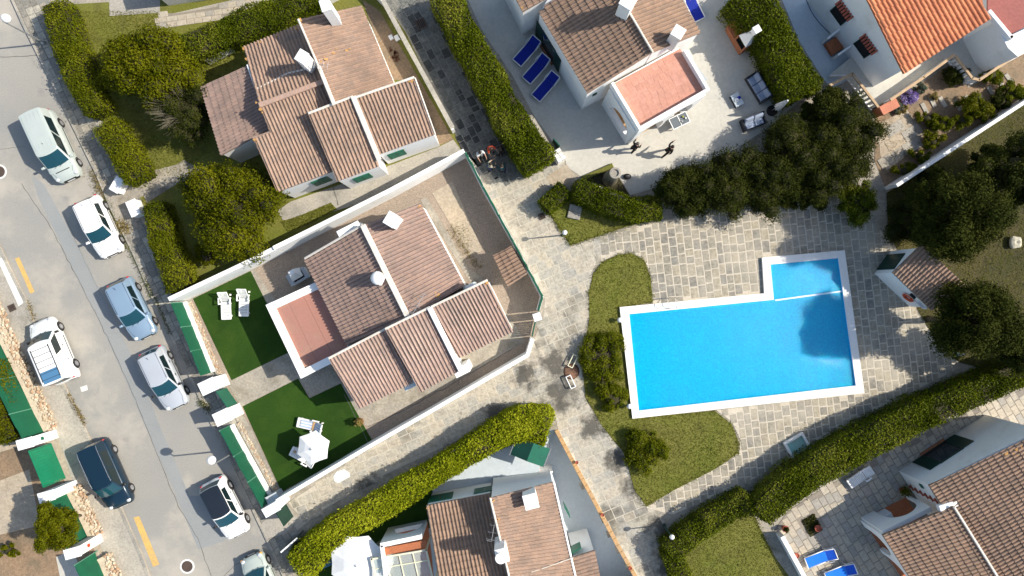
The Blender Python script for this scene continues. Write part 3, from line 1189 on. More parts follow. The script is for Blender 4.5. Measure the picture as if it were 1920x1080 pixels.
    for sy in (-1, 1):
        m = MB()
        m.ball((.447 * L, sy * hw * .70, nose + .015), .20, 10, 6, sz=.42)
        m.v = [((x - .447 * L) * .75 + .447 * L, (y - sy * hw * .70) * .8 + sy * hw * .70, z) for x, y, z in m.v]
        m.build('headlight', CM[opt.get('lampmat', 'lamp')], t, smooth=True)
        if opt.get('amber'):
            m = MB()
            m.ball((.468 * L, sy * hw * .80, nose - .04), .11, 8, 5, sz=.7)
            m.build('indicator', CM['amber'], t, smooth=True)
        m = MB()
        m.box((-.478 * L, sy * hw * .80, belt - .14), (.12, .16, .22), bev=.05)
        m.build('tail_light', CM['tail'], t)
        m = MB()
        m.box((xf0 - .22, sy * (hw + .10), belt + .07), (.14, .20, .14), bev=.04)
        m.box((xf0 - .20, sy * (hw - .02), belt + .03), (.06, .10, .05))
        m.build('side_mirror', CM['trim'] if opt.get('dark_mirror') else pm, t)
        m = MB()
        for fx in (.02, -.20):
            m.box((fx * L, sy * (hw - .002), belt - .13), (.18, .03, .035))
        m.build('door_handle', CM['trim'] if opt.get('dark_mirror') else pm, t)
        m = MB()
        m.box((-.02 * L, sy * (hw - .004), .50), (L * .38, .035, .07), bev=.01)
        m.build('side_moulding', CM['trim'], t)
    m = MB()
    m.box((.493 * L, 0, .53), (.05, hw * .95, .13), bev=.02)
    m.box((.496 * L, 0, .33), (.06, hw * 1.1, .12), bev=.02)
    m.build('grille', CM['trim'], t)
    m = MB()
    m.box((.505 * L, 0, .44), (.02, .50, .11))
    m.build('number_plate', CM['plate'], t)
    m = MB()
    for y0, y1 in ((-.35, .05), (.0, .45)):
        m.tube((xf0 + .10, y0, belt + .03), (xf0 - .06, y1, belt + .10), .012, n=4)
    m.build('wiper', CM['trim'], t)
    # bonnet shut lines
    m = MB()
    for sy in (-1, 1):
        m.path([(xf0 + .12, sy * hw * .78, belt - .005), (.36 * L, sy * hw * .76, hood + .012), (.43 * L, sy * hw * .62, hood - .03)], .007, 4)
    m.build('bonnet_seam', CM['trim'], t)
    e = opt.get('extra')
    if e:
        e(t, L, W, H, F, pm, top)
    place(t, px, py, d)
    return t


# ---------------------------------------------------------------- people
SKIN = plain('skin', (.45, .26, .18), .55, var=.06)


def skinned(name, verts, edges, radii, mat, parent, root=0, sub=2):
    me = bpy.data.meshes.new(name)
    me.from_pydata([tuple(v) for v in verts], edges, [])
    o = bpy.data.objects.new(name, me)
    COL.objects.link(o)
    me.materials.append(mat)
    o.parent = parent
    md = o.modifiers.new('skin', 'SKIN')
    md.use_smooth_shade = True
    sv = me.skin_vertices[0].data
    for i, r in enumerate(radii):
        r2 = r if isinstance(r, tuple) else (r, r)
        sv[i].radius = r2
        sv[i].use_root = (i == root)
    s = o.modifiers.new('sub', 'SUBSURF')
    s.levels = 1
    s.render_levels = sub
    return o


def person(label, px, py, d, z=G, lean=0.0, stride=.15, arms=((.1, .0), (.1, .0)), shirt=(.02, .02, .022), pants=(.02, .02, .025), hair=(.03, .02, .015), height=1.72, bag=None, group=None, headdip=0.0, bare_arms=True):
    """arms: per side (forward swing, bend) in radians; lean: forward tilt of the trunk."""
    k = height / 1.75
    t = thing('person', label, 'person', group=group, local=True)
    sl, cl = math.sin(lean), math.cos(lean)

    def T(x, y, zz):                      # trunk point, leaned about the hip
        q = zz - .95
        return Vector((x * cl + q * sl, y, .95 + q * cl - x * sl)) * k
    hip = Vector((0, 0, .95)) * k
    v, e, r = [], [], []

    def A(p, rad, par=None):
        v.append(p)
        r.append(rad if isinstance(rad, tuple) else rad * k)
        if par is not None:
            e.append((par, len(v) - 1))
        return len(v) - 1
    pel = A(hip, .125)
    waist = A(T(0, 0, 1.12), .115, pel)
    chest = A(T(.0, 0, 1.34), .13, waist)
    neckb = A(T(.0, 0, 1.48), .075, chest)
    neck = A(T(.01, 0, 1.53), .052, neckb)
    hd0 = A(T(.02 + headdip * .3, 0, 1.60), .075, neck)
    hd1 = A(T(.03 + headdip, 0, 1.68 - headdip * .3), .092, hd0)
    A(T(.02 + headdip, 0, 1.755 - headdip * .3), .065, hd1)
    A(T(.125 + headdip, 0, 1.655 - headdip * .3), .018, hd1)          # nose
    legs = []
    for i, sy in enumerate((1, -1)):
        st = stride * (1 if i == 0 else -1)
        h = A(Vector((0, sy * .09, .90)) * k, .098, pel)
        kn = A(Vector((st * .55 + .03, sy * .10, .50)) * k, .062, h)
        an = A(Vector((st, sy * .10, .10)) * k, .042, kn)
        to = A(Vector((st + .17, sy * .12, .035)) * k, .036, an)
        legs.append((h, kn, an, to))
    armix = []
    for i, sy in enumerate((1, -1)):
        sw, bd = arms[i]
        sh = A(T(0, sy * .185, 1.43), .06, neckb)
        el0 = Vector((math.sin(sw) * .30, sy * .05, -math.cos(sw) * .30))
        pe = T(0, sy * .215, 1.41) / k + el0
        el = A(pe * k, .044, sh)
        f2 = sw + bd
        pw = pe + Vector((math.sin(f2) * .26, -sy * .02, -math.cos(f2) * .26))
        wr = A(pw * k, .030, el)
        dr = (pw - pe).normalized()
        side = Vector((0, 1, 0))
        fw = dr.cross(side).normalized()
        pm = pw + dr * .07
        pa = A(pm * k, (.038 * k, .020 * k), wr)
        for q, (off, ln) in enumerate(((-.030, .070), (-.010, .085), (.010, .080), (.030, .062))):
            f1 = A((pm + fw * off + dr * .045) * k, .0095, pa)
            A((pm + fw * off + dr * (.045 + ln * .8) + side * -sy * .018) * k, .0075, f1)
        th = A((pw + fw * .042 + dr * .045) * k, .0105, wr)
        A((pw + fw * .062 + dr * .085) * k, .0085, th)
        armix.append((sh, el, wr))
    skinned('body', v, e, r, SKIN, t, pel)
    cs = plain('shirt_cloth', shirt, .85)
    cp = plain('trouser_cloth', pants, .85)
    ch = plain('hair_strands', hair, .6)
    sv, se, sr = [], [], []

    def B(i, rad, par=None, ext=1.0):
        sv.append(v[i])
        sr.append(rad * k)
        if par is not None:
            se.append((par, len(sv) - 1))
        return len(sv) - 1
    p0 = B(pel, .150)
    p1 = B(waist, .145, p0)
    p2 = B(chest, .158, p1)
    p3 = B(neckb, .098, p2)
    for sh, el, wr in armix:
        a = B(sh, .080, p3)
        b = B(el, .060, a)
        if not bare_arms:
            B(wr, .045, b)
    skinned('shirt', sv, se, sr, cs, t, 0)
    sv, se, sr = [], [], []
    q0 = B(pel, .142)
    for h, kn, an, to in legs:
        a = B(h, .115, q0)
        b = B(kn, .082, a)
        B(an, .066, b)
    skinned('trousers', sv, se, sr, cp, t, 0)
    m = MB()
    c = T(.005 + headdip, 0, 1.705 - headdip * .3)
    m.lathe(c, [(.108 * k, -.07), (.120 * k, .0), (.112 * k, .06), (.075 * k, .115), (.004, .135)], 14)
    m.build('hair', ch, t, smooth=True)
    f = MB()
    for sy in (-1, 1):
        f.ball(T(.112 + headdip, sy * .034, 1.685 - headdip * .3), .013, 6, 4)
    f.build('eyes', MT['black'], t)
    f = MB()
    f.box(T(.108 + headdip, 0, 1.615 - headdip * .3), (.02, .05, .012))
    f.build('mouth', plain('lips', (.35, .12, .10), .5), t)
    f = MB()
    for sy in (-1, 1):
        f.ball(T(.01 + headdip, sy * .088, 1.665 - headdip * .3), .026, 6, 4)
    f.build('ears', SKIN, t)
    for i, (h, kn, an, to) in enumerate(legs):
        m = MB()
        a, b = v[an], v[to]
        m.box(((a + b) / 2 - Vector((0, 0, .02))) , (.30 * k, .10 * k, .09), bev=.03)
        m.build('shoe', MT['black'], t)
    place(t, px, py, d, z)
    return t


# ---------------------------------------------------------------- garden furniture (local frames, +x towards the foot)
def lounger_mat(label, fab, group=None, cushion2=None, back=.42, cat='sun lounger'):
    """White-framed lounger with a fabric bed, back raised."""
    t = thing('sun_lounger', label, cat, group=group, local=True)
    L, W, zf = 2.05, .76, .33
    hx = -L / 2 + .62
    bx, bz = -L / 2 + .06, zf + back
    f = MB()
    for sy in (-1, 1):
        y = sy * W / 2
        f.path([(L / 2, y, zf), (hx, y, zf), (-L / 2 + .02, y, zf)], .034, 6)
        f.path([(hx, y * .96, zf + .02), (bx, y * .96, bz)], .032, 6)
    f.path([(L / 2, -W / 2, zf), (L / 2, W / 2, zf)], .034, 6)
    f.path([(bx, -W / 2 * .96, bz), (bx, W / 2 * .96, bz)], .034, 6)
    f.path([(-L / 2 + .02, -W / 2, zf), (-L / 2 + .02, W / 2, zf)], .02, 6)
    f.build('frame', MT['whiteplastic'], t, smooth=True)
    for x in (L / 2 - .18, -L / 2 + .45):
        for sy in (-1, 1):
            m = MB()
            m.path([(x, sy * W / 2, zf), (x + .10, sy * (W / 2 + .03), .16), (x + .16, sy * (W / 2 + .02), 0)], .018, 6)
            m.build('leg', MT['whiteplastic'], t)
    for sy in (-1, 1):
        m = MB()
        m.path([(hx + .1, sy * (W / 2 + .01), zf), (hx + .02, sy * (W / 2 + .05), zf + .2), (hx - .3, sy * (W / 2 + .05), zf + .25)], .02, 6)
        m.build('armrest', MT['whiteplastic'], t)
    m = MB()
    y = W / 2 - .05
    segs = [(L / 2 - .04, zf + .02), (.45, zf - .005), (.0, zf - .005), (hx, zf + .02)]
    for a, b in zip(segs[:-1], segs[1:]):
        m.add([(a[0], -y, a[1]), (a[0], y, a[1]), (b[0], y, b[1]), (b[0], -y, b[1]),
               (a[0], -y, a[1] - .03), (a[0], y, a[1] - .03), (b[0], y, b[1] - .03), (b[0], -y, b[1] - .03)],
              [(0, 1, 2, 3), (7, 6, 5, 4), (0, 4, 5, 1), (2, 6, 7, 3), (1, 5, 6, 2), (3, 7, 4, 0)])
    m.build('seat_sling', MT[fab], t)
    m = MB()
    a, b = (hx - .01, zf + .035), (bx + .03, bz - .01)
    m.add([(a[0], -y, a[1]), (a[0], y, a[1]), (b[0], y, b[1]), (b[0], -y, b[1]),
           (a[0], -y, a[1] - .03), (a[0], y, a[1] - .03), (b[0], y, b[1] - .03), (b[0], -y, b[1] - .03)],
          [(0, 1, 2, 3), (7, 6, 5, 4), (0, 4, 5, 1), (2, 6, 7, 3), (1, 5, 6, 2), (3, 7, 4, 0)])
    m.build('backrest_sling', MT[cushion2 or fab], t)
    return t


def lounger_slat(label, group=None, stripe=None, towel=None, back=.55, cat='sun lounger', wheel=True):
    """Moulded white plastic lounger with slats, arms and wheel; optional striped mattress."""
    t = thing('sun_lounger', label, cat, group=group, local=True)
    L, W, zf = 1.9, .66, .32
    hx = -L / 2 + .70
    bx, bz = -L / 2 + .12, zf + back
    f = MB()
    for sy in (-1, 1):
        y = sy * (W / 2 - .04)
        f.box(((L / 2 + hx) / 2, y, zf - .02), (L / 2 - hx, .08, .09), bev=.02)
        d = Vector((bx - hx, 0, bz - zf))
        R = d.to_track_quat('X', 'Z').to_matrix()
        f.box(((bx + hx) / 2, y, (bz + zf) / 2), (d.length, .07, .06), mat=R, bev=.015)
    f.box((L / 2 - .03, 0, zf - .02), (.10, W * .84, .09), bev=.03)
    f.box((bx, 0, bz), (.07, W * .9, .09), bev=.03)
    f.build('frame', MT['whiteplastic'], t)
    n = 11
    for i in range(n):
        x = hx + .06 + (L / 2 - hx - .16) * i / (n - 1)
        m = MB()
        m.box((x, 0, zf), (.085, W - .14, .02), bev=.006)
        m.build('slat', MT['whiteplastic'], t)
    for i in range(6):
        s = (i + .7) / 6.4
        d = Vector((bx - hx, 0, bz - zf))
        R = d.to_track_quat('X', 'Z').to_matrix()
        m = MB()
        m.box((hx + d.x * s, 0, zf + d.z * s), (.085, W - .14, .02), mat=R, bev=.006)
        m.build('back_slat', MT['whiteplastic'], t)
    for sy in (-1, 1):
        m = MB()
        y = sy * (W / 2 + .05)
        m.box((hx - .02, y, zf + .22), (.46, .09, .04), bev=.015)
        m.box((hx + .16, y - sy * .03, zf + .10), (.07, .06, .24), bev=.01)
        m.box((hx - .20, y - sy * .03, zf + .10), (.07, .06, .24), bev=.01)
        m.build('armrest', MT['whiteplastic'], t)
    for x in (L / 2 - .22, -L / 2 + .28):
        for sy in (-1, 1):
            m = MB()
            m.box((x, sy * (W / 2 - .06), (zf - .05) / 2), (.12, .06, zf - .05), bev=.01)
            m.build('leg', MT['whiteplastic'], t)
    if stripe:
        for i in range(5):
            m = MB()
            y = -W / 2 + .10 + (W - .2) * (i + .5) / 5
            w = (W - .2) / 5 - .003
            m.box(((L / 2 - .25 + hx) / 2, y, zf + .045), (L / 2 - .25 - hx, w, .05), bev=.015)
            d = Vector((bx - hx, 0, bz - zf))
            R = d.to_track_quat('X', 'Z').to_matrix()
            m.box(Vector(((bx + hx) / 2, y, (bz + zf) / 2)) + R @ Vector((0, 0, .05)), (d.length, w, .05), mat=R, bev=.015)
            m.build('mattress_stripe', MT[stripe] if i % 2 == 0 else MT['whitefab'], t)
    if towel:
        m = MB()
        m.box((hx + .05, 0, zf + .085), (.20, W - .12, .03), bev=.01)
        m.build('pillow', MT[towel], t)
    return t


def parasol(label, px, py, r, h, n=6, fabric='whitefab', rot=0.0, z=G, drop=.55, tip='black', tilt=(0, 0)):
    c = P(px, py, h)
    t = thing('parasol', label, 'parasol', (c.x, c.y, z))
    m = MB()
    apex = Vector((c.x, c.y, h))
    ring = []
    mid = []
    for i in range(n):
        a = rot + i * 2 * math.pi / n
        tz = tilt[0] * math.cos(a) + tilt[1] * math.sin(a)
        ring.append(Vector((c.x + r * math.cos(a), c.y + r * math.sin(a), h - drop + tz)))
        mid.append(Vector((c.x + r * .5 * math.cos(a), c.y + r * .5 * math.sin(a), h - drop * .42 + tz * .5)))
    for i in range(n):
        j = (i + 1) % n
        p = MB()
        sag = (ring[i] + ring[j]) / 2
        sag = sag + (apex - sag) * .035 + Vector((0, 0, -.01))
        p.add([apex, mid[i], mid[j], ring[i], sag, ring[j]], [(0, 1, 2), (1, 3, 4), (1, 4, 2), (2, 4, 5)])
        o = p.build('canopy_panel', MT[fabric], t)
    p = MB()
    for i in range(n):
        p.tube(apex - Vector((0, 0, .05)), ring[i] - Vector((0, 0, .02)), .012, n=4)
        p.tube(Vector((c.x, c.y, h - drop - .25)), mid[i] - Vector((0, 0, .03)), .010, n=4)
    p.build('ribs', MT['steel'], t)
    p = MB()
    p.tube((c.x, c.y, z), (c.x, c.y, h + .02), .024, n=8)
    p.build('pole', MT['steel'], t)
    p = MB()
    p.lathe((c.x, c.y, h), [(.10, -.03), (.09, .02), (.03, .035)], 12)
    p.build('vent_cap', MT[fabric], t)
    p = MB()
    p.ball((c.x, c.y, h + .06), .035, 8, 5)
    p.build('finial', MT[tip], t)
    p = MB()
    p.lathe((c.x, c.y, z), [(.27, 0), (.27, .05), (.08, .09), (.05, .30)], 16)
    p.build('base', MT['whiteplastic'], t)
    return t


def sofa(label, px, py, d, seats, W, h=.0):
    t = thing('sofa', label, 'sofa', local=True)
    D = .80
    m = MB()
    m.box((0, 0, .17), (D, W, .30), bev=.03)
    m.build('base', MT['greyrattan'], t)
    m = MB()
    m.box((-D / 2 + .06, 0, .42), (.12, W, .62), bev=.03)
    m.build('back_frame', MT['greyrattan'], t)
    for sy in (-1, 1):
        m = MB()
        m.box((.03, sy * (W / 2 - .05), .36), (D - .08, .10, .44), bev=.03)
        m.build('armrest', MT['greyrattan'], t)
    iw = (W - .24) / seats
    for i in range(seats):
        y = -W / 2 + .12 + iw * (i + .5)
        m = MB()
        m.box((.06, y, .38), (D - .20, iw - .03, .13), bev=.04)
        m.build('seat_cushion', MT['cushion'], t)
        m = MB()
        R = Matrix.Rotation(math.radians(-24), 3, 'Y') @ Matrix.Rotation(RNG.gauss(0, .06), 3, 'Z')
        m.box((-.18, y, .62), (.15, iw - .05, .42), mat=R, bev=.05)
        m.build('back_cushion', MT['cushion'], t)
    place(t, px, py, d, G)
    return t


# ================================================================ THE PLACE
# ---- street, kerbs, pavements
KERB_R = [(-40, -132), (22, 0), (43, 47), (83, 127), (133, 230), (182, 330), (207, 390), (247, 470), (283, 553), (317, 623), (350, 693), (377, 753), (417, 840), (460, 927), (500, 1013), (533, 1085), (590, 1210)]
KERB_L = [(-160, 130), (-60, 330), (2, 462), (50, 560), (64, 600), (95, 668), (127, 730), (160, 800), (200, 880), (233, 960), (267, 1037), (285, 1085), (340, 1210)]
POOL_OUT = [(1164, 577), (1433, 551), (1430, 484), (1583, 470), (1620, 737), (1187, 784)]

ground_ = struct(sheet('ground', [(-8000, -6000), (10000, -6000), (10000, 7000), (-8000, 7000)], -.03, MT['sand'], holes=[POOL_OUT, [(1046, 808), (1065, 848), (1112, 935), (1158, 1022), (1205, 1105), (1083, 1105), (1041, 906), (1034, 884), (1008, 889), (1030, 822)]]))
street = struct(sheet('street', KERB_R + KERB_L[::-1], 0.0, MT['road']))
LAND_R = KERB_R + [(700, 1400), (2600, 1400), (2600, -400), (-150, -400)]
SUNK = [(1046, 808), (1065, 848), (1112, 935), (1158, 1022), (1205, 1105), (1083, 1105), (1041, 906), (1034, 884), (1008, 889), (1030, 822)]
land = struct(sheet('land', LAND_R, G - .012, MT['slab'], holes=[POOL_OUT, SUNK]))
land_l = struct(sheet('land', KERB_L + [(300, 1400), (-700, 1400), (-700, -100)], G - .012, MT['sand']))


def kerb(pts, w, name, out=1):
    """Kerb stones, one object each."""
    q = [P(x, y, 0) for x, y in pts]
    root = bpy.data.objects.new(name, None)
    COL.objects.link(root)
    struct(root)
    sh = []
    for tone in range(2):
        m = MB()
        m.box((0, 0, 0), (1, 1, 1), bev=.06)
        sh.append(m.mesh('kerb_stone', [MT['kerb'], MT['sandwalk']][tone]))
    for a, b in zip(q[:-1], q[1:]):
        d = (b - a)
        L = d.length
        n = max(1, round(L / .95))
        u = d.normalized()
        nn = Vector((-u.y, u.x, 0)) * out
        for i in range(n):
            c = a + d * ((i + .5) / n) + nn * w / 2
            x, y = PX(c)
            if not (-30 < x < 1950 and -30 < y < 1110):
                continue
            o = bpy.data.objects.new('kerb_stone', sh[RNG.random() < .25])
            COL.objects.link(o)
            o.parent = root
            o.matrix_basis = Matrix.Translation((c.x, c.y, G / 2 + .01)) @ Matrix.Rotation(math.atan2(u.y, u.x) + RNG.gauss(0, .006), 4, 'Z') @ Matrix.Diagonal((L / n - .02, w, G + .02, 1))
    return root


kerb(KERB_R, .17, 'kerb', out=1)
kerb(KERB_L, .22, 'kerb', out=-1)

WALK_R = [(28, 0), (48, 45), (88, 125), (138, 228), (187, 328), (212, 388), (252, 468), (288, 551), (322, 621), (355, 691), (382, 751), (422, 838), (465, 925), (505, 1011), (540, 1085),
          (575, 1085), (560, 1010), (530, 960), (505, 925), (478, 870), (445, 790), (412, 716), (350, 572), (330, 545), (300, 470), (275, 400), (262, 370), (235, 345), (205, 260), (172, 180), (135, 100), (92, 0)]
side_ = struct(sheet('sidewalk', WALK_R, G - .004, MT['slatemortar']))
stones(side_, 'paving_stone', [MT['walkdark'], MT['stone'][1], MT['walkdark'], MT['slab']], WALK_R, -64.7, .46, (.42, .75), .035, G - .004, .028, limit=300, jit=.01)

# driveway aprons of pale concrete crossing the dark sidewalk
struct(sheet('driveway', [(196, 350), (246, 330), (345, 305), (345, 330), (285, 360), (252, 375), (240, 390), (262, 428), (235, 440), (210, 388)], G + .028, MT['slab']))
struct(sheet('driveway', [(488, 985), (512, 958), (535, 940), (560, 975), (535, 1000), (500, 1010)], G + .028, MT['sandwalk']))

# left pavement
sheet_l = struct(sheet('pavement', [(-60, 345), (-4, 465), (44, 562), (58, 603), (90, 672), (122, 734), (155, 804), (195, 884), (228, 963), (262, 1040), (280, 1090), (215, 1090), (180, 1000), (140, 915), (112, 830), (98, 800), (60, 712), (12, 600), (-60, 470)], G - .006, MT['sandwalk']))
struct(sheet('gutter_strip', [(-6, 484), (6, 483), (47, 565), (35, 574)], G + .002, MT['whitedirty']))

# worn road markings and repairs
for pts in ([(28, 485), (36, 482), (65, 547), (57, 551)], [(250, 970), (261, 968), (299, 1058), (287, 1063)]):
    o = struct(sheet('road_marking', pts, .004, MT['yellow']))
struct(sheet('road_marking', [(150, 726), (163, 722), (165, 731), (153, 735)], .004, MT['whitedirty']))
MT['patch'] = surf('asphalt_patch', (.275, .285, .28), (.245, .255, .255), low=.3, hi=14, var=.2, bump=.3, bscale=70)
struct(sheet('asphalt_repair', [(60, 330), (82, 345), (150, 470), (215, 600), (262, 700), (300, 800), (345, 905), (385, 1010), (372, 1012), (320, 905), (272, 798), (232, 705), (180, 590), (120, 470), (70, 365)], .004, MT['patch']))
struct(sheet('asphalt_repair', [(330, 930), (372, 1030), (420, 1015), (440, 990), (380, 930)], .008, MT['patch']))
MT['crack'] = plain('tar_joint', (.10, .10, .095), .8)


def crack(pts, w=.02, z=.012, mat='crack', name='tar_joint'):
    m = MB()
    q = [P(x, y, z) for x, y in pts]
    fine = []
    for a, b in zip(q[:-1], q[1:]):
        k = max(2, int((b - a).length / .35))
        for i in range(k):
            p = a.lerp(b, i / k)
            fine.append(p + Vector((RNG.gauss(0, .02), RNG.gauss(0, .02), 0)))
    fine.append(q[-1])
    L, R = [], []
    for i, p in enumerate(fine):
        d = (fine[min(i + 1, len(fine) - 1)] - fine[max(i - 1, 0)]).normalized()
        n = Vector((-d.y, d.x, 0)) * w * RNG.uniform(.6, 1.3) / 2
        L.append(p + n)
        R.append(p - n)
    for i in range(len(fine) - 1):
        m.quad(R[i], R[i + 1], L[i + 1], L[i])
    return struct(m.build(name, MT[mat]))


crack([(40, 345), (95, 425), (150, 530), (205, 640), (250, 740), (290, 840), (330, 940), (370, 1010), (400, 1090)], .03)
crack([(0, 107), (30, 106), (75, 104)], .035)
crack([(0, 280), (22, 277), (48, 275)], .02)
crack([(410, 1090), (440, 1060), (480, 1040)], .02)
crack([(120, 400), (150, 470), (190, 555)], .012)


def manhole(px, py, r, label, ring=True, z=.0):
    c = P(px, py, 0)
    t = thing('manhole_cover', label, 'manhole cover', (c.x, c.y, z))
    if ring:
        m = MB()
        m.lathe((c.x, c.y, z), [(r * 1.28, .0), (r * 1.26, .008), (r * 1.0, .009)], 28)
        m.build('concrete_collar', MT['whitedirty'], t)
    m = MB()
    m.lathe((c.x, c.y, z), [(r, .004), (r * .98, .014), (r * .01, .015)], 28)
    for k in range(-3, 4):
        y = k * r * .25
        hw = math.sqrt(max(0, r * r * .8 - y * y))
        m.box((c.x, c.y + y, z + .017), (2 * hw, r * .09, .008))
    m.build('cover', MT['iron'], t)
    return t


manhole(351, 1062, .38, 'round iron manhole cover in a pale ring near the lower street edge')
manhole(-1, 322, .38, 'round iron manhole cover cut by the left picture edge')


def drain(px, py, w, d, ang, label, z=G):
    c = P(px, py, 0)
    a = math.radians(ang)
    t = thing('drain_grate', label, 'drain', (c.x, c.y, z))
    m = MB()
    m.box((c.x, c.y, z + .012), (w, d, .024), a)
    m.build('pit', MT['blackgap'], t)
    for k in range(5):
        m = MB()
        o = Vector((math.cos(a), math.sin(a), 0)) * (k - 2) * w / 5.2
        m.box(Vector((c.x, c.y, z + .03)) + o, (w * .09, d * .96, .016), a)
        m.build('bar', MT['iron'], t)
    m = MB()
    for sx in (-1, 1):
        m.box(Vector((c.x, c.y, z + .028)) + Vector((math.cos(a), math.sin(a), 0)) * sx * w / 2, (.05, d + .05, .03), a)
        m.box(Vector((c.x, c.y, z + .028)) + Vector((-math.sin(a), math.cos(a), 0)) * sx * d / 2, (w - .05, .05, .03), a)
    m.build('rim', MT['iron'], t)
    return t


drain(25, 577, .42, .40, 25, 'square brown iron drain in the left pavement', z=G)
drain(790, 46, .62, .62, 25, 'square dark drain grate in the shaded slate path', z=G + .03)
drain(1016, 406, .36, .36, 25, 'small square dark drain by the path lawn corner', z=G + .03)

# ---- path network: shaded slate path, plaza, side alley
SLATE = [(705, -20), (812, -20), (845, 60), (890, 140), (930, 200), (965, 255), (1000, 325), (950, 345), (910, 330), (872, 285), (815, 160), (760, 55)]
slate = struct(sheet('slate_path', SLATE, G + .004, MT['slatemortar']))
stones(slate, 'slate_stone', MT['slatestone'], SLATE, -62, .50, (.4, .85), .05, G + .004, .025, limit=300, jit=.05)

LAWN_TRI = [(1030, 400), (1062, 372), (1150, 380), (1225, 408), (1190, 420), (1130, 440), (1070, 460), (1050, 430)]
LAWN_ISLE = [(1112, 515), (1128, 492), (1160, 477), (1185, 475), (1208, 488), (1220, 520), (1224, 567), (1166, 577), (1187, 784), (1340, 770), (1372, 795), (1386, 830), (1384, 850), (1340, 880), (1262, 920), (1212, 950), (1190, 918), (1170, 850), (1130, 800), (1098, 745), (1092, 690), (1098, 640), (1105, 600), (1104, 548)]
PLAZA = [(872, 285), (950, 345), (1000, 330), (1060, 300), (1030, 395), (1055, 435), (1072, 462), (1130, 442), (1190, 425), (1112, 500), (1100, 600), (1090, 690), (1095, 745), (1130, 800), (1170, 850), (1190, 920), (1230, 960), (1300, 1090), (1195, 1090), (1150, 1010), (1052, 815), (1040, 780), (950, 770), (850, 830), (700, 900), (600, 960), (545, 1005), (560, 965), (540, 943), (700, 838), (850, 752), (993, 665), (1003, 632), (1018, 600), (1022, 560), (965, 450)]
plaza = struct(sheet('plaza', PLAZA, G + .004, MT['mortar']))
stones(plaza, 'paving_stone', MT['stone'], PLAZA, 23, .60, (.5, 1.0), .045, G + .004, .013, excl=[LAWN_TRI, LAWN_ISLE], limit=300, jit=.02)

POOLT = [(1112, 500), (1130, 442), (1190, 425), (1260, 410), (1500, 380), (1560, 350), (1660, 440), (1680, 480), (1720, 590), (1760, 640), (1800, 690), (1600, 790), (1400, 905), (1262, 965), (1212, 952), (1262, 920), (1340, 880), (1386, 852), (1388, 825), (1372, 790), (1342, 769), (1620, 737), (1583, 470), (1430, 484), (1433, 551), (1224, 571), (1222, 520), (1208, 486), (1185, 473), (1160, 475), (1128, 490)]
poolt = struct(sheet('pool_terrace', POOLT, G + .010, MT['poolmortar']))
stones(poolt, 'paving_stone', MT['poolstone'], POOLT, 97, .50, (.5, .85), .07, G + .010, .016, limit=300, jit=.02)

# ---- lawns by the paths
for nm, pl, mt, dens, lf in (('lawn', LAWN_ISLE, 'lawn', 260, 'grass'), ('lawn', LAWN_TRI, 'lawn', 260, 'grass')):
    struct(sheet(nm, pl, G + .03, MT[mt]))
    grass_on(pl, dens, G + .04, lf, size=.10)
LAWN_BOT = [(1235, 1030), (1262, 1000), (1408, 950), (1425, 990), (1450, 1040), (1490, 1095), (1270, 1095)]
struct(sheet('lawn', LAWN_BOT, G + .014, MT['lawn']))
grass_on(LAWN_BOT, 240, G + .03, 'grass', size=.10)
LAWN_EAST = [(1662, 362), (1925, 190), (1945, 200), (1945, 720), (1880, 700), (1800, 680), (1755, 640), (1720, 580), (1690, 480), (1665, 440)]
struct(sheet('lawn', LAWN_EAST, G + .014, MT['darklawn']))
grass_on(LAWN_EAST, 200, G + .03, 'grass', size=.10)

# ---- swimming pool
cp = P(1390, 620, 0)
pool = thing('swimming_pool', 'blue swimming pool with broad white edge and a shallow end', 'swimming pool', (cp.x, cp.y, 0))
ZC = .30
POOL_O = [(1162, 576), (1433, 550), (1429, 483), (1584, 469), (1621, 737), (1186, 785)]
POOL_I = [(1180, 589), (1451, 562), (1445, 496), (1572, 484), (1605, 723), (1198, 770)]
po = [P(x, y, ZC) for x, y in POOL_O]
pi_ = [P(x, y, ZC) for x, y in POOL_I]
MT['coping'] = surf('pool_coping', (.80, .785, .745), (.76, .74, .69), low=.5, hi=6, var=.08, bump=.15, stain=((.60, .57, .50), .5, .58, .74, .5))
MT['pooltile'] = surf('blue_pool_tile', (.03, .62, .92), (.025, .58, .90), rough=.4, low=.5, hi=12, var=.10, bump=.0)
for i in range(6):
    j = (i + 1) % 6
    e = po[j] - po[i]
    L = e.length
    n = max(2, round(L / 1.0))
    for k in range(n):
        a, b = po[i].lerp(po[j], k / n), po[i].lerp(po[j], (k + 1) / n)
        c, d = pi_[i].lerp(pi_[j], (k + 1) / n), pi_[i].lerp(pi_[j], k / n)
        g = .0025
        u = e.normalized() * g
        m = MB()
        zt = ZC + RNG.uniform(-.003, .003)
        m.prism([((a + u).x, (a + u).y), ((b - u).x, (b - u).y), ((c - u).x, (c - u).y), ((d + u).x, (d + u).y)], ZC - .07, zt)
        m.build('coping_stone', MT['coping'], pool)
m = MB()
for i in range(6):
    j = (i + 1) % 6
    a, b, c, d = po[i], po[j], pi_[j], pi_[i]
    k = .93
    m.quad(Vector((a.x, a.y, ZC - .072)), Vector((b.x, b.y, ZC - .072)), Vector((b.x, b.y, -.05)), Vector((a.x, a.y, -.05)))
m.build('outer_wall', MT['whitedirty'], pool)
m = MB()
for i in range(6):
    j = (i + 1) % 6
    c, d = pi_[j], pi_[i]
    m.quad(Vector((d.x, d.y, ZC - .07)), Vector((c.x, c.y, ZC - .07)), Vector((c.x, c.y, -1.0)), Vector((d.x, d.y, -1.0)))
m.build('basin_wall', MT['pooltile'], pool)
m = MB()
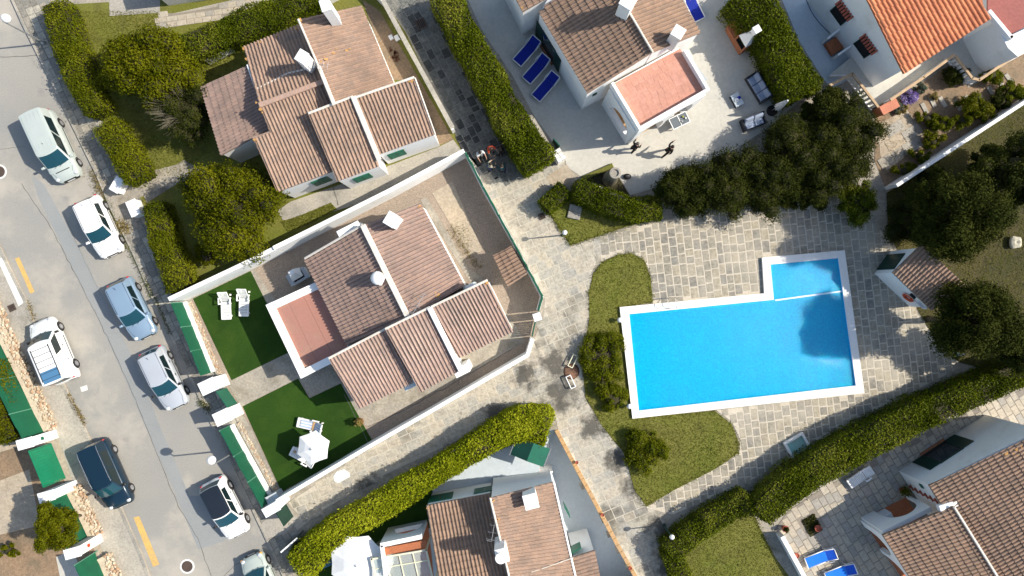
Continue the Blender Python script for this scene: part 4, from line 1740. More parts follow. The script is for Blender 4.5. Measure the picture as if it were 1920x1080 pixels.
m.add([(q.x, q.y, -.75) for q in pi_], [tuple(range(6))[::-1]])
m.build('basin_floor', MT['pooltile'], pool)
# shallow end: raised floor behind a pale step
st_a, st_b = P(1452, 563, .05), P(1577, 546, .05)
m = MB()
m.prism([(st_a.x, st_a.y), (st_b.x, st_b.y), (pi_[3].x, pi_[3].y), (pi_[2].x, pi_[2].y)], -.7, -.22)
m.build('shallow_floor', surf('shallow_mosaic', (.16, .60, .88), (.12, .54, .84), rough=.4, low=.6, hi=18, var=.25, bump=0), pool)
m = MB()
d_ = (st_b - st_a).normalized()
m.box(((st_a + st_b) / 2) + Vector((0, 0, -.06)), ((st_b - st_a).length, .10, .40), math.atan2(d_.y, d_.x), bev=.02)
m.build('dividing_step', surf('step_tile', (.62, .80, .88), (.55, .75, .86), rough=.5, low=1, hi=8, var=.1, bump=0), pool)
wm, wnt, wb = new_mat('pool_water')
for nnode in list(wnt.nodes):
    if nnode.type != 'OUTPUT_MATERIAL':
        wnt.nodes.remove(nnode)
wo = wnt.nodes['Material Output']
tr = wnt.nodes.new('ShaderNodeBsdfTransparent')
tr.inputs[0].default_value = (.10, .88, .99, 1)
gl = wnt.nodes.new('ShaderNodeBsdfGlossy')
gl.inputs['Roughness'].default_value = .06
fr = wnt.nodes.new('ShaderNodeFresnel')
fr.inputs[0].default_value = 1.33
bp = wnt.nodes.new('ShaderNodeBump')
bp.inputs['Strength'].default_value = .55
bp.inputs['Distance'].default_value = .06
gg = wnt.nodes.new('ShaderNodeNewGeometry')
wnt.links.new(_noise(wnt, gg.outputs['Position'], 9.0, 4, .65), bp.inputs['Height'])
wnt.links.new(bp.outputs[0], gl.inputs['Normal'])
wnt.links.new(bp.outputs[0], fr.inputs['Normal'])
# the water body itself scatters blue: thin diffuse share
df = wnt.nodes.new('ShaderNodeBsdfDiffuse')
wc = _mix(wnt, _ramp(wnt, _noise(wnt, gg.outputs['Position'], 7.0, 8, .78), .40, .60), (.0, .43, .76), (.0, .66, .93))  # ripple sparkle painted as lighter and darker blue
wnt.links.new(wc, df.inputs[0])
wnt.links.new(bp.outputs[0], df.inputs['Normal'])
m1 = wnt.nodes.new('ShaderNodeMixShader')
m1.inputs[0].default_value = .5
wnt.links.new(tr.outputs[0], m1.inputs[1])
wnt.links.new(df.outputs[0], m1.inputs[2])
m2 = wnt.nodes.new('ShaderNodeMixShader')
wnt.links.new(fr.outputs[0], m2.inputs[0])
wnt.links.new(m1.outputs[0], m2.inputs[1])
wnt.links.new(gl.outputs[0], m2.inputs[2])
wnt.links.new(m2.outputs[0], wo.inputs[0])
m = MB()
m.add([(q.x, q.y, .16) for q in pi_], [tuple(range(6))[::-1]])
wsurf = m.build('water', wm, pool)

# ladder on the near edge
la = P(1257, 566, ZC)
lad = thing('pool_ladder', 'steel pool ladder hooked over the upper pool edge', 'pool ladder', (la.x, la.y, ZC))
du = (po[1] - po[0]).normalized()
dn = Vector((du.y, -du.x, 0))
for sx in (-1, 1):
    m = MB()
    o = la + du * sx * .26
    m.path([o - dn * .28 + Vector((0, 0, 0)), o - dn * .26 + Vector((0, 0, .55)), o - dn * .08 + Vector((0, 0, .72)), o + dn * .22 + Vector((0, 0, .70)), o + dn * .42 + Vector((0, 0, .45)), o + dn * .46 + Vector((0, 0, -.9))], .022, 8)
    m.build('rail', MT['steel'], lad, smooth=True)
for k in range(3):
    m = MB()
    m.box(la + dn * .46 + Vector((0, 0, -.05 - .25 * k)), (.50, .09, .03), math.atan2(du.y, du.x))
    m.build('step', MT['whiteplastic'], lad)


def globe_lamp(label, px, py, h, r, group=None, z=G, name='globe_lamp'):
    c = P(px, py, h)
    t = thing(name, label, 'garden lamp', (c.x, c.y, z), group)
    m = MB()
    m.lathe((c.x, c.y, z), [(.11, 0), (.11, .06), (.05, .10), (.04, h - z - r)], 12)
    m.build('post', MT['greendark'], t)
    m = MB()
    m.lathe((c.x, c.y, h - r - .03), [(.08, 0), (.09, .05), (.07, .08)], 12)
    m.build('collar', MT['black'], t)
    m = MB()
    m.ball((c.x, c.y, h), r, 16, 10)
    m.build('globe', MT['whiteplastic'], t, smooth=True)
    return t


globe_lamp('white globe lamp beside the upper left pool corner', 1162, 600, .55, .17)
globe_lamp('white globe lamp beside the lower left pool corner', 1180, 762, .55, .17)
globe_lamp('white globe lamp post on the triangular lawn corner', 1059, 436, 2.3, .16)
globe_lamp('white globe lamp post by the bottom lawn hedge end', 1260, 1007, 2.3, .16)


# ================================================================ walled plot of the middle villa
MYARD = [(352, 566), (470, 508), (594, 442), (740, 370), (873, 298), (905, 355), (962, 455), (1012, 556), (1012, 600), (1003, 632), (991, 659), (830, 748), (690, 834), (528, 924), (470, 800), (412, 705)]
yard = struct(sheet('gravel_yard', MYARD, G + .006, MT['gravel']))
PATHM = [(425, 716), (540, 657), (600, 640), (640, 718), (580, 746), (559, 709), (452, 763)]
struct(sheet('garden_path', PATHM, G + .022, MT['slab']))
TURF1 = [(362, 560), (470, 508), (545, 659), (434, 713)]
TURF2 = [(455, 762), (559, 710), (580, 747), (639, 719), (700, 830), (528, 922)]
for q in (TURF1, TURF2):
    struct(sheet('turf', q, G + .03, MT['turf']))
# light paving bands round the house
struct(sheet('house_apron', [(470, 508), (478, 505), (540, 600), (520, 640)], G + .020, MT['slab']))
struct(sheet('house_apron', [(788, 375), (800, 370), (880, 505), (905, 520), (960, 600), (985, 640), (880, 700), (690, 800), (668, 785), (640, 720), (860, 660), (900, 560)], G + .024, MT['slab']))
struct(sheet('house_apron', [(810, 362), (848, 340), (905, 470), (880, 480)], G + .026, MT['sand']))
crack([(645, 740), (672, 790), (690, 830)], .04, G + .035)
crack([(690, 800), (760, 768), (830, 730), (960, 655)], .03, G + .03)

# gravel pebbles, too many to count
gp = scatter_in(MYARD, 5200, G + .012)
gp = np.array([q for q in gp if not any(inside(*PX(q), e) for e in (PATHM, TURF1, TURF2))])
pb = MB()
for q in gp:
    s = RNG.uniform(.02, .05)
    a = RNG.uniform(0, 3)
    pb.add([(q[0] + s * math.cos(a), q[1] + s * math.sin(a), q[2] - .01), (q[0] + s * math.cos(a + 2.1), q[1] + s * math.sin(a + 2.1), q[2] - .01), (q[0] + s * math.cos(a + 4.2), q[1] + s * math.sin(a + 4.2), q[2] - .01), (q[0], q[1], q[2] + s * .8)], [(0, 1, 3), (1, 2, 3), (2, 0, 3)])
pbo = stuff(pb.build('pebbles', MT['gravel']))

# north wall, in two heights
c0 = P(600, 435)
w = thing('garden_wall', 'long white wall between the two left villas', 'wall', (c0.x, c0.y, G))
wall_run(w, [(349, 560), (470, 503), (536, 470)], 2.35, 2.35, .26, name='wall')
wall_run(w, [(537, 469.4), (594, 440), (740, 366), (874, 293)], 2.5, 1.9, .26, name='wall')
c0 = P(780, 780)
w = thing('garden_wall', 'long white wall along the diagonal alley below the middle villa', 'wall', (c0.x, c0.y, G))
wall_run(w, [(997, 632), (988, 661), (826, 755), (690, 833), (536, 924)], 1.85, 1.85, .24, name='wall')

# east fence: low white wall with green mesh above, then post and wicket gate
MT['fencepost'] = plain('fence_post_pale', (.10, .26, .18), .5)


def mesh_fence(label, pts, zb, zt, wall_h, side=1, cat='fence', lean=.0, wallmat='white', thick=.06, wt=.2, slats=False):
    c = P(*pts[len(pts) // 2])
    t = thing('mesh_fence', label, cat, (c.x, c.y, G))
    if wall_h:
        wall_run(t, pts, wall_h, wall_h, wt, wallmat, 'base_wall')
    q = [P(x, y, 0) for x, y in pts]
    for a, b in zip(q[:-1], q[1:]):
        d = b - a
        L = d.length
        n = max(1, round(L / 2.0))
        u = d.normalized()
        R = Matrix((u, Vector((-u.y, u.x, 0)), Vector((0, 0, 1)))).transposed()
        for i in range(n):
            m = MB()
            c = a + d * ((i + .5) / n)
            # slightly wavy woven screen
            k = 6
            vs = []
            for s in range(k + 1):
                p = a + d * ((i + s / k) / n) + Vector((-u.y, u.x, 0)) * RNG.gauss(0, .012)
                dz = RNG.gauss(0, .018)
                vs += [(p.x - u.y * thick / 2, p.y + u.x * thick / 2, zb), (p.x + u.y * thick / 2, p.y - u.x * thick / 2, zb), (p.x + u.y * thick / 2, p.y - u.x * thick / 2, zt + dz), (p.x - u.y * thick / 2, p.y + u.x * thick / 2, zt + dz)]
            fs = [(0, 1, 2, 3), tuple(4 * k + x for x in (3, 2, 1, 0))]
            for s in range(k):
                for e in range(4):
                    f = (e + 1) % 4
                    fs.append((4 * s + f, 4 * s + e, 4 * s + 4 + e, 4 * s + 4 + f))
            m.add(vs, fs)
            m.build('screen_panel', MT['mesh'], t)
            m = MB()
            p = a + d * (i / n)
            m.tube((p.x, p.y, zb - .3 if wall_h else G), (p.x, p.y, zt + .04), .045, n=6)
            m.build('post', MT['fencepost'], t)
    return t


mesh_fence('green mesh fence on a low white wall right of the middle villa', [(877, 297), (908, 358), (963, 457), (1015, 555), (1008, 582)], 1.0, 1.9, 1.0, thick=.10)
c = P(1005, 592)
t = thing('gate_post', 'white post at the small corner gate of the middle villa', 'post', (c.x, c.y, G))
m = MB()
m.box((c.x, c.y, 1.0), (.42, .42, 1.85), .3, bev=.03)
m.build('pillar', MT['white'], t)
m = MB()
m.box((c.x, c.y, 1.95), (.5, .5, .06), .3, bev=.02)
m.build('cap', MT['white'], t)
a, b = P(1003, 601), P(997, 629)
t = thing('garden_gate', 'narrow green corner gate between white post and wall', 'gate', (a.x, a.y, G))
d = b - a
R = Matrix((d.normalized(), Vector((-d.normalized().y, d.normalized().x, 0)), Vector((0, 0, 1)))).transposed()
m = MB()
for s in (0, 1):
    m.box(a.lerp(b, .04 + .92 * s) + Vector((0, 0, .78)), (.05, .05, 1.2), mat=R)
for z in (.25, 1.3):
    m.box(a.lerp(b, .5) + Vector((0, 0, z)), (d.length * .86, .05, .05), mat=R)
m.build('frame', MT['green'], t)
for k in range(7):
    m = MB()
    m.box(a.lerp(b, .12 + .76 * k / 6) + Vector((0, 0, .78)), (.105, .025, 1.0), mat=R)
    m.build('slat', MT['green'], t)

# street side of the plot: low white wall, stone edging, green mesh, big white piers and gate
FW1 = [(347, 566), (400, 697)]
FW2 = [(438, 800), (509, 935)]
mesh_fence('green mesh fence on white wall left of the gate, beside the upper turf', [(349, 567), (402, 697)], .55, 2.0, .55, wt=.32)
mesh_fence('green mesh fence on white wall below the gate, beside the lower turf', [(436, 796), (512, 934)], .55, 2.0, .55, wt=.32)


def rubble(parent, pts, n, rng, z0, z1, name='rubble_stone', mats=None, w=.3):
    mats = mats or [MT['rub1'], MT['rub2'], MT['rub3']]
    base = []
    for mt in mats:
        bm = bmesh.new()
        bmesh.ops.create_icosphere(bm, subdivisions=1, radius=.5)
        for v in bm.verts:
            v.co *= RNG.uniform(.8, 1.1)
        me = bpy.data.meshes.new(name)
        bm.to_mesh(me)
        bm.free()
        me.materials.append(mt)
        base.append(me)
    q = [P(x, y, z0) for x, y in pts]
    tot = sum((b - a).length for a, b in zip(q[:-1], q[1:]))
    for i in range(n):
        s = (i + RNG.random()) / n * tot
        for a, b in zip(q[:-1], q[1:]):
            L = (b - a).length
            if s <= L:
                break
            s -= L
        u = (b - a).normalized()
        p = a + u * min(s, L) + Vector((-u.y, u.x, 0)) * RNG.uniform(-w, w)
        sc = RNG.uniform(*rng)
        o = bpy.data.objects.new(name, RNG.choice(base))
        COL.objects.link(o)
        o.parent = parent
        if 'off' in parent:
            of = parent['off']
            o.matrix_parent_inverse = Matrix.Translation((-of[0], -of[1], -of[2]))
        o.matrix_basis = Matrix.Translation((p.x, p.y, RNG.uniform(z0, z1))) @ Matrix.Rotation(RNG.uniform(0, 6.28), 4, 'Z') @ Matrix.Diagonal((sc * 1.25, sc, sc * .8, 1))


MT['rub1'] = surf('rubble_stone_ochre', (.50, .38, .25), (.44, .35, .25), low=2, hi=9, var=.35, bump=.5)
MT['rub2'] = surf('rubble_stone_pale', (.60, .50, .37), (.52, .43, .33), low=2, hi=9, var=.3, bump=.5)
MT['rub3'] = surf('rubble_stone_rust', (.42, .26, .16), (.38, .26, .17), low=2, hi=9, var=.35, bump=.5)

for lab, pts, nn in (('strip of small edging stones beside the upper turf', [(357, 565), (412, 702)], 150), ('strip of small edging stones beside the lower turf', [(448, 792), (521, 925)], 150)):
    c = P(*pts[0])
    t = thing('stone_edging', lab, 'stone edging', (c.x, c.y, G))
    m = MB()
    a, b = P(*pts[0]), P(*pts[1])
    d = (b - a)
    m.box((a + b) / 2 + Vector((0, 0, G + .05)), (d.length, .30, .10), math.atan2(d.y, d.x))
    m.build('bed', MT['sandwalk'], t)
    rubble(t, pts, nn, (.07, .15), G + .10, G + .13, 'edging_stone', w=.13)


def pier(label, px, py, sx, sy, h, dpx, plaque=None):
    c = P(px, py)
    a = math.atan2(-dpx[1], dpx[0])
    t = thing('gate_pier', label, 'gate pier', (c.x, c.y, G))
    m = MB()
    m.box((c.x, c.y, (h - .08) / 2), (sx, sy, h - .08), a, bev=.03)
    m.build('pillar', MT['white'], t)
    m = MB()
    m.box((c.x, c.y, h - .03), (sx + .08, sy + .08, .08), a, bev=.02)
    m.build('cap', MT['white'], t)
    if plaque:
        m = MB()
        u = Vector((math.cos(a), math.sin(a), 0))
        m.box(Vector((c.x, c.y, h * .62)) + u * (sx / 2 + .012), (.03, .22, .28), a, bev=.01)
        m.build('plaque', MT[plaque], t)
    return t


DW = (.905, -.425)     # out of the plots, across the street
pier('big white gate pier above the main gate of the middle villa', 416, 716, 1.0, .78, 2.15, DW)
pier('big white gate pier below the main gate of the middle villa', 442, 771, 1.0, .78, 2.15, DW)
pier('white corner pier at the lower end of the alley wall', 529, 936, 1.0, .55, 2.15, (.87, -.5))
a, b = P(426, 727), P(448, 758)
t = thing('driveway_gate', 'dark green gate between the two big white piers', 'gate', (a.x, a.y, G))


def leaf_gate(t, a, b, z0, z1, mat='green', n=9):
    d = b - a
    u = d.normalized()
    R = Matrix((u, Vector((-u.y, u.x, 0)), Vector((0, 0, 1)))).transposed()
    m = MB()
    for s in (.02, .98):
        m.box(a.lerp(b, s) + Vector((0, 0, (z0 + z1) / 2)), (.06, .06, z1 - z0), mat=R)
    for z in (z0 + .03, z1 - .03):
        m.box(a.lerp(b, .5) + Vector((0, 0, z)), (d.length * .94, .05, .06), mat=R)
    m.build('frame', MT[mat], t)
    for k in range(n):
        m = MB()
        m.box(a.lerp(b, .04 + .92 * (k + .5) / n) + Vector((0, 0, (z0 + z1) / 2)), (d.length * .92 / n - .006, .03, z1 - z0 - .12), mat=R)
        m.build('board', MT[mat], t)


leaf_gate(t, a, b, G + .05, 1.7, 'green')
a, b = P(537, 943), P(551, 967)
t = thing('alley_gate', 'dark green gate standing open at the street end of the alley', 'gate', (a.x, a.y, G))
leaf_gate(t, a, b, G + .05, 2.0, 'greendark', 6)
c = P(522, 924)
t = thing('meter_box', 'small grey meter box behind the corner pier', 'box', (c.x, c.y, G))
m = MB()
m.box((c.x, c.y, .65), (.75, .45, 1.1), math.radians(27), bev=.03)
m.build('cabinet', plain('grey_blue_cabinet', (.50, .54, .58), .5), t)
m = MB()
m.box((c.x, c.y, 1.22), (.82, .52, .05), math.radians(27), bev=.02)
m.build('lid', plain('grey_blue_lid', (.56, .60, .64), .5), t)

# ================================================================ upper left garden (villa behind the long hedge)
GARD = [(92, 10), (640, -20), (705, -20), (760, 60), (850, 245), (873, 290), (740, 364), (594, 437), (350, 558), (330, 540), (265, 375), (235, 340), (205, 260), (172, 180)]
struct(sheet('lawn', GARD, G + .002, MT['lawn']))
grass_on([(130, 20), (300, 20), (300, 80), (450, 110), (470, 130), (380, 170), (400, 280), (330, 330), (260, 330), (190, 180)], 220, G + .02, 'grass', size=.10)
struct(sheet('entrance_path', [(262, 350), (345, 300), (400, 330), (400, 350), (340, 340), (275, 380)], G + .02, MT['walkdark']))
struct(sheet('house_apron', [(520, 395), (545, 378), (640, 345), (823, 275), (850, 262), (870, 288), (740, 362), (630, 395), (560, 415), (530, 412)], G + .018, MT['sandwalk']))
struct(sheet('dirt_yard', [(680, 0), (712, 20), (770, 120), (850, 262), (815, 275), (770, 150), (735, 150), (690, 30)], G + .018, MT['earth']))
crack([(624, 350), (634, 385)], .05, G + .03)
STRIP = [(528, 415), (560, 405), (620, 380), (632, 392), (590, 415), (540, 435)]
struct(sheet('lawn', STRIP, G + .026, MT['lawn']))
grass_on(STRIP, 420, G + .04, 'grass', size=.13)
# walls of this garden
c = P(500, 75)
w = thing('garden_wall', 'weathered white wall behind the upper left villa roof', 'wall', (c.x, c.y, G))
wall_run(w, [(394, 119), (470, 82), (555, 38), (650, -9)], .9, .9, .24, 'whitedirty')
c = P(790, 110)
w = thing('garden_wall', 'pale wall with ledge between upper left villa and slate path', 'wall', (c.x, c.y, G))
wall_run(w, [(700, -10), (722, 12), (780, 118), (852, 250)], 1.15, 1.15, .20, 'whitedirty')
m = MB()
a, b = P(724, 14), P(852, 248)
d = b - a
m.box((a + b) / 2 + Vector((0, 0, 1.2)), (d.length, .28, .05), math.atan2(d.y, d.x))
m.build('coping', MT['sandwalk'], w)
# gate posts of the entrance
pier('low white entrance post above the upper left driveway', 234, 350, .55, .95, .95, (.87, .5))
pier('white entrance wall block beside the hedge and driveway', 264, 393, .60, 1.0, .95, (.93, -.4))
# top plot beyond the hedge
struct(sheet('tiled_apron', [(205, -10), (300, -10), (300, 28), (330, 24), (470, -8), (600, -20), (480, 10), (405, 38), (300, 54), (296, 24), (205, 30)], G + .012, MT['sandwalk']))
TA = [(298, 24), (330, 25), (400, 14), (480, -5), (520, -12), (500, 0), (480, 8), (405, 36), (298, 54)]
o = struct(sheet('tiled_apron', TA, G + .018, MT['patiomortar']))
stones(o, 'floor_tile', MT['patiostone'], TA, 8, .42, (.5, .8), .025, G + .018, .02, limit=200, jit=.004)
c = P(380, 5)
wb_ = thing('building', 'pale blue-white building edge at the top left border', 'building', (c.x, c.y - 0, G))
m = MB()
q = [P(300, -40), P(318, 12), P(480, -12), P(540, -60)]
m.prism([(p.x, p.y) for p in q], 0, 2.6)
m.build('wall', MT['white'], wb_)
m = MB()
m.prism([(p.x * 1.0, p.y) for p in (P(306, -40), P(322, 6), P(476, -16), P(530, -60))], 2.6, 2.7)
m.build('roof_slab', MT['bluefloor'], wb_)
m = MB()
p = P(400, 0)
m.box((p.x, p.y - .01, 1.3), (1.2, .06, 1.3), math.radians(8))
m.build('window', MT['glass'], wb_)

# ================================================================ plot across the street (left edge)
c = P(60, 760)
RB = [(-30, 500), (12, 598), (52, 690), (104, 808)]


def left_wall(label, pts, n):
    c = P(*pts[0])
    t = thing('rubble_wall', label, 'wall', (c.x, c.y, G))
    wall_run(t, pts, .50, .50, .72, 'rub2', 'wall_core')
    rubble(t, pts, int(n * 1.5), (.10, .24), .49, .52, w=.34)
    rubble(t, [(x + 10, y - 5) for x, y in pts], n // 3, (.12, .22), .16, .44, w=.04)
    return t


left_wall('low ochre rubble wall under the upper left green fence', [(-20, 545), (20, 640), (56, 712), (100, 806)], 170)
left_wall('low ochre rubble wall between the two lower left piers', [(140, 912), (162, 955), (184, 1002)], 70)
left_wall('low ochre rubble wall running off the bottom left edge', [(198, 1040), (225, 1095)], 40)
mesh_fence('tall green fence along the left edge above the first white pier', [(-20, 585), (8, 642), (38, 704), (99, 824)], .4, 2.45, 0)
mesh_fence('tall green fence between the second and third left white piers', [(133, 922), (150, 960), (170, 1003)], .4, 2.45, 0)
mesh_fence('tall green fence below the lowest left white pier', [(184, 1032), (212, 1095)], .4, 2.45, 0)
DL = (.965, -.262)
pier('white pier above the bright green gate, blue-green plaque', 96, 816, .95, .58, 2.5, DL, 'green')
pier('white pier below the bright green gate on the left', 134, 910, .95, .58, 2.5, DL)
pier('lowest white pier on the left with a small red plaque', 180, 1010, .95, .58, 2.5, DL, 'red')
a, b = P(99, 829), P(127, 896)
t = thing('driveway_gate', 'bright green board gate between two white piers on the left', 'gate', (a.x, a.y, G))
MT['greenlit'] = plain('sunlit_green_paint', (.008, .185, .09), .5)  # brighter copy of the green, sunlight put into the colour
leaf_gate(t, a, b, G + .1, 2.35, 'greenlit', 12)
struct(sheet('dirt_yard', [(-40, 860), (60, 830), (120, 900), (150, 960), (180, 1040), (200, 1095), (-40, 1095)], G - .002, MT['earth']))
struct(sheet('yard_slab', [(-10, 905), (55, 880), (75, 985), (-10, 1005)], G + .006, MT['sand']))
struct(sheet('yard_slab', [(105, 1045), (135, 1030), (165, 1095), (115, 1095)], G + .006, MT['conc']))


# ================================================================ houses
MT['ridgetile'] = surf('ridge_tile', (.42, .28, .215), (.36, .25, .20), low=1.5, hi=9, var=.3, bump=.3)


def slab_poly(m, px, h, z0, z1):
    m.prism([(P(x, y, h).x, P(x, y, h).y) for x, y in px], z0, z1)


def strip(parent, a, b, w, t, mat='ridge', name='ridge_cap', up=.05):
    """A mortar band between two (px, py, h) points."""
    p, q = P(a[0], a[1], a[2] + DH[0]), P(b[0], b[1], b[2] + DH[0])
    d = q - p
    R = d.to_track_quat('X', 'Z').to_matrix()
    m = MB()
    m.box((p + q) / 2 + Vector((0, 0, up)), (d.length, w, t), mat=R, bev=.03)
    return m.build(name, MT[mat], parent)


def lichen(parent, rf, spots):
    for x, y, r in spots:
        for q in range(4):
            rr = r * (.55 if q == 0 else RNG.uniform(.12, .3))
            p = on_plane(x, y, rf['E0'], rf['n']) + rf['n'] * (.105 + .004 * q)
            ax = rf['n'].cross(Vector((0, 1, 0))).normalized()
            ay = rf['n'].cross(ax)
            if q:
                a = RNG.uniform(0, 6.28)
                p = p + (ax * math.cos(a) + ay * math.sin(a)) * r * RNG.uniform(.6, 1.5)
            if q and not inside(p.x, p.y, [(v.x, v.y) for v in rf['poly']]):
                continue
            k = 11
            pts = [p + (ax * math.cos(2 * math.pi * i / k) + ay * math.sin(2 * math.pi * i / k)) * rr * RNG.uniform(.4, 1.15) for i in range(k)]
            m = MB()
            m.add(pts, [tuple(range(k))])
            m.build('lichen_patch', MT['orange'], parent)


def antenna(label, px, py, hb, ht, ang, n=7, group=None):
    hb, ht = hb + DH[0], ht + DH[0]
    c = P(px, py, hb)
    t = thing('tv_antenna', label, 'antenna', (c.x, c.y, hb), group)
    m = MB()
    m.tube((c.x, c.y, hb - .1), (c.x, c.y, ht), .022, n=6)
    m.build('mast', MT['steel'], t)
    u = Vector((math.cos(ang), math.sin(ang), 0))
    v = Vector((-u.y, u.x, 0))
    top = Vector((c.x, c.y, ht - .05))
    m = MB()
    m.tube(top - u * .5, top + u * .9, .016, n=5)
    m.build('boom', MT['steel'], t)
    for i in range(n):
        m = MB()
        o = top - u * .45 + u * 1.3 * i / (n - 1)
        l = .34 - .03 * i
        m.tube(o - v * l, o + v * l, .010, n=4)
        m.build('element', MT['steel'], t)
    m = MB()
    m.path([top - u * .45 + v * .3 + Vector((0, 0, .25)), top - u * .55, top - u * .45 - v * .3 - Vector((0, 0, .25))], .012, 4)
    m.build('reflector', MT['steel'], t)
    return t


def wire(label, pts, r=.012, name='cable', mat='ridge'):
    q = [P(*p) for p in pts]
    m = MB()
    m.path(q, r, 5)
    o = m.build(name, MT[mat])
    return tag(o, label, 'cable')


# ---- middle villa
DH[0] = .35
c = P(760, 590)
HB = thing('villa', 'middle villa with rose tiled roofs and a flat pink terrace roof', 'house', (c.x, c.y, G))
bw = roof(HB, [(571, 486, 2.9), (651, 647, 2.9), (766, 596, 4.35), (680, 423, 4.35)], 'tileB', budget=150)
body(HB, bw)
be = roof(HB, [(871, 536, 2.95), (788, 381, 2.95), (680, 423, 4.42), (766, 596, 4.42)], 'tileB', budget=30)
body(HB, be)
strip(bw['deck'], (680, 422, 4.5), (766, 597, 4.5), .34, .12)
bs1 = roof(HB, [(673, 766, 2.85), (774, 717, 2.85), (723, 618, 4.2), (616, 673, 4.2)], 'tileB', budget=40)
body(HB, bs1)
bs2 = roof(HB, [(788, 735, 3.25), (863, 694, 3.25), (806, 577, 4.75), (722, 618, 4.75)], 'tileB', budget=40)
body(HB, bs2)
bs3 = roof(HB, [(860, 671, 3.2), (962, 621, 3.2), (914, 526, 4.6), (807, 577, 4.6)], 'tileB', budget=40)
_, b3 = body(HB, bs3)
strip(bs2['deck'], (805, 576, 4.86), (866, 698, 3.4), .30, .26, 'white', 'gable_parapet')
m = MB()
p = P(868, 690, 1.6)
m.box((p.x, p.y, 1.6), (.55, .95, 3.2), math.radians(-63), bev=.03)
m.build('buttress', MT['white'], HB)
for a, b in (((616, 672, 4.28), (722, 617, 4.28)), ((722, 617, 4.83), (806, 576, 4.83)), ((807, 576, 4.68), (914, 525, 4.68)), ((571, 485, 3.0), (680, 422, 4.46))):
    strip(bw['deck'], a, b, .14, .07, 'ridge', 'verge_mortar')
lichen(be['deck'], be, [(822, 553, .28), (786, 386, .2)])
lichen(bs3['deck'], bs3, [(912, 530, .22), (935, 575, .1)])
# flat roof over the porch
TB = [(498, 572), (592, 529), (657, 660), (618, 680), (564, 710)]
m = MB()
inner = [(512, 577), (594, 538), (651, 650), (568, 697)]
slab_poly(m, [(503, 573), (592, 531), (658, 662), (566, 706)], 2.7, 0, 2.55)
m.build('porch_wall', MT['white'], HB)
m = MB()
qi = [P(x, y, 2.62) for x, y in inner]
for k in range(3):
    a, b = qi[0].lerp(qi[1], k / 3 + .002), qi[0].lerp(qi[1], (k + 1) / 3 - .002)
    c_, d_ = qi[3].lerp(qi[2], (k + 1) / 3 - .002), qi[3].lerp(qi[2], k / 3 + .002)
    f = MB()
    f.prism([(a.x, a.y), (b.x, b.y), (c_.x, c_.y), (d_.x, d_.y)], 2.54, 2.60 + .004 * (k % 2))
    f.build('roof_membrane', MT['pinkfloor'], HB)
for kk, (a, b) in enumerate((((498, 572), (592, 529)), ((498, 572), (564, 710)), ((564, 710), (622, 681)))):
    p, q = P(*a, 2.8), P(*b, 2.8)
    d = (q - p).normalized()
    if kk != 1:
        p, q = p + d * (.463), q
    n_ = Vector((-d.y, d.x, 0))
    ci = P(576, 615, 2.8)
    if n_.dot(ci - p) < 0:
        n_ = -n_
    w_ = .46
    f = MB()
    f.prism([(v.x, v.y) for v in (p, q, q + n_ * w_, p + n_ * w_)], 2.50 - .002 * kk, 2.80 + .002 * kk)
    f.build('parapet', MT['white'], HB)
# porch arch on the south side
p, q = P(566, 706, 0), P(618, 683, 0)
d = (q - p).normalized()
pa = p + d * 1.25
n_ = Vector((d.y, -d.x, 0))
f = MB()
arc = [pa + d * (.55 * math.cos(math.pi * k / 12)) + Vector((0, 0, 1.45 + .5 * math.sin(math.pi * k / 12))) for k in range(13)]
arc = [pa + d * .55 + Vector((0, 0, .1))] + arc + [pa - d * .55 + Vector((0, 0, .1))]
f.add([v + n_ * .03 for v in arc], [tuple(range(len(arc)))])
f.build('arch_opening', MT['blackgap'], HB)
chimney(be['deck'], 743, 417, 3.45, 5.3, .62, .75, (.85, .52), style='plain')
chimney(HB, 664, 434, 2.5, 3.9, 1.4, .42, (.89, -.46), style='plain')
chimney(bw['deck'], 714, 522, 4.0, 4.9, .62, .62, (.85, .52), style='dome')
m = MB()
p = P(883, 541, 2.4)
m.box((p.x, p.y, 1.9), (.8, .55, 2.6), math.radians(27), bev=.12)
m.build('water_tank', plain('pale_tank', (.62, .68, .70), .4), HB)
m = MB()
p = P(770, 722, 2.2)
m.box((p.x, p.y, 2.2), (.85, .38, .55), math.radians(27), bev=.04)
m.build('air_conditioner', plain('ac_casing', (.55, .62, .66), .5), HB)
antenna('white television antenna on the middle villa roof ridge', 786, 574, 3.9, 4.9, math.radians(60))
# lean-to of the garden shed
DH[0] = 0
c = P(955, 497)
SH = thing('shed', 'small tiled lean-to shed against the green mesh fence', 'shed', (c.x, c.y, G))
sr = roof(SH, [(952, 537, 1.9), (925, 479, 1.9), (958, 462, 2.3), (988, 514, 2.3)], 'tileC', budget=300, tw=.24)
body(SH, sr, inset=.12, mat='sandwalk')

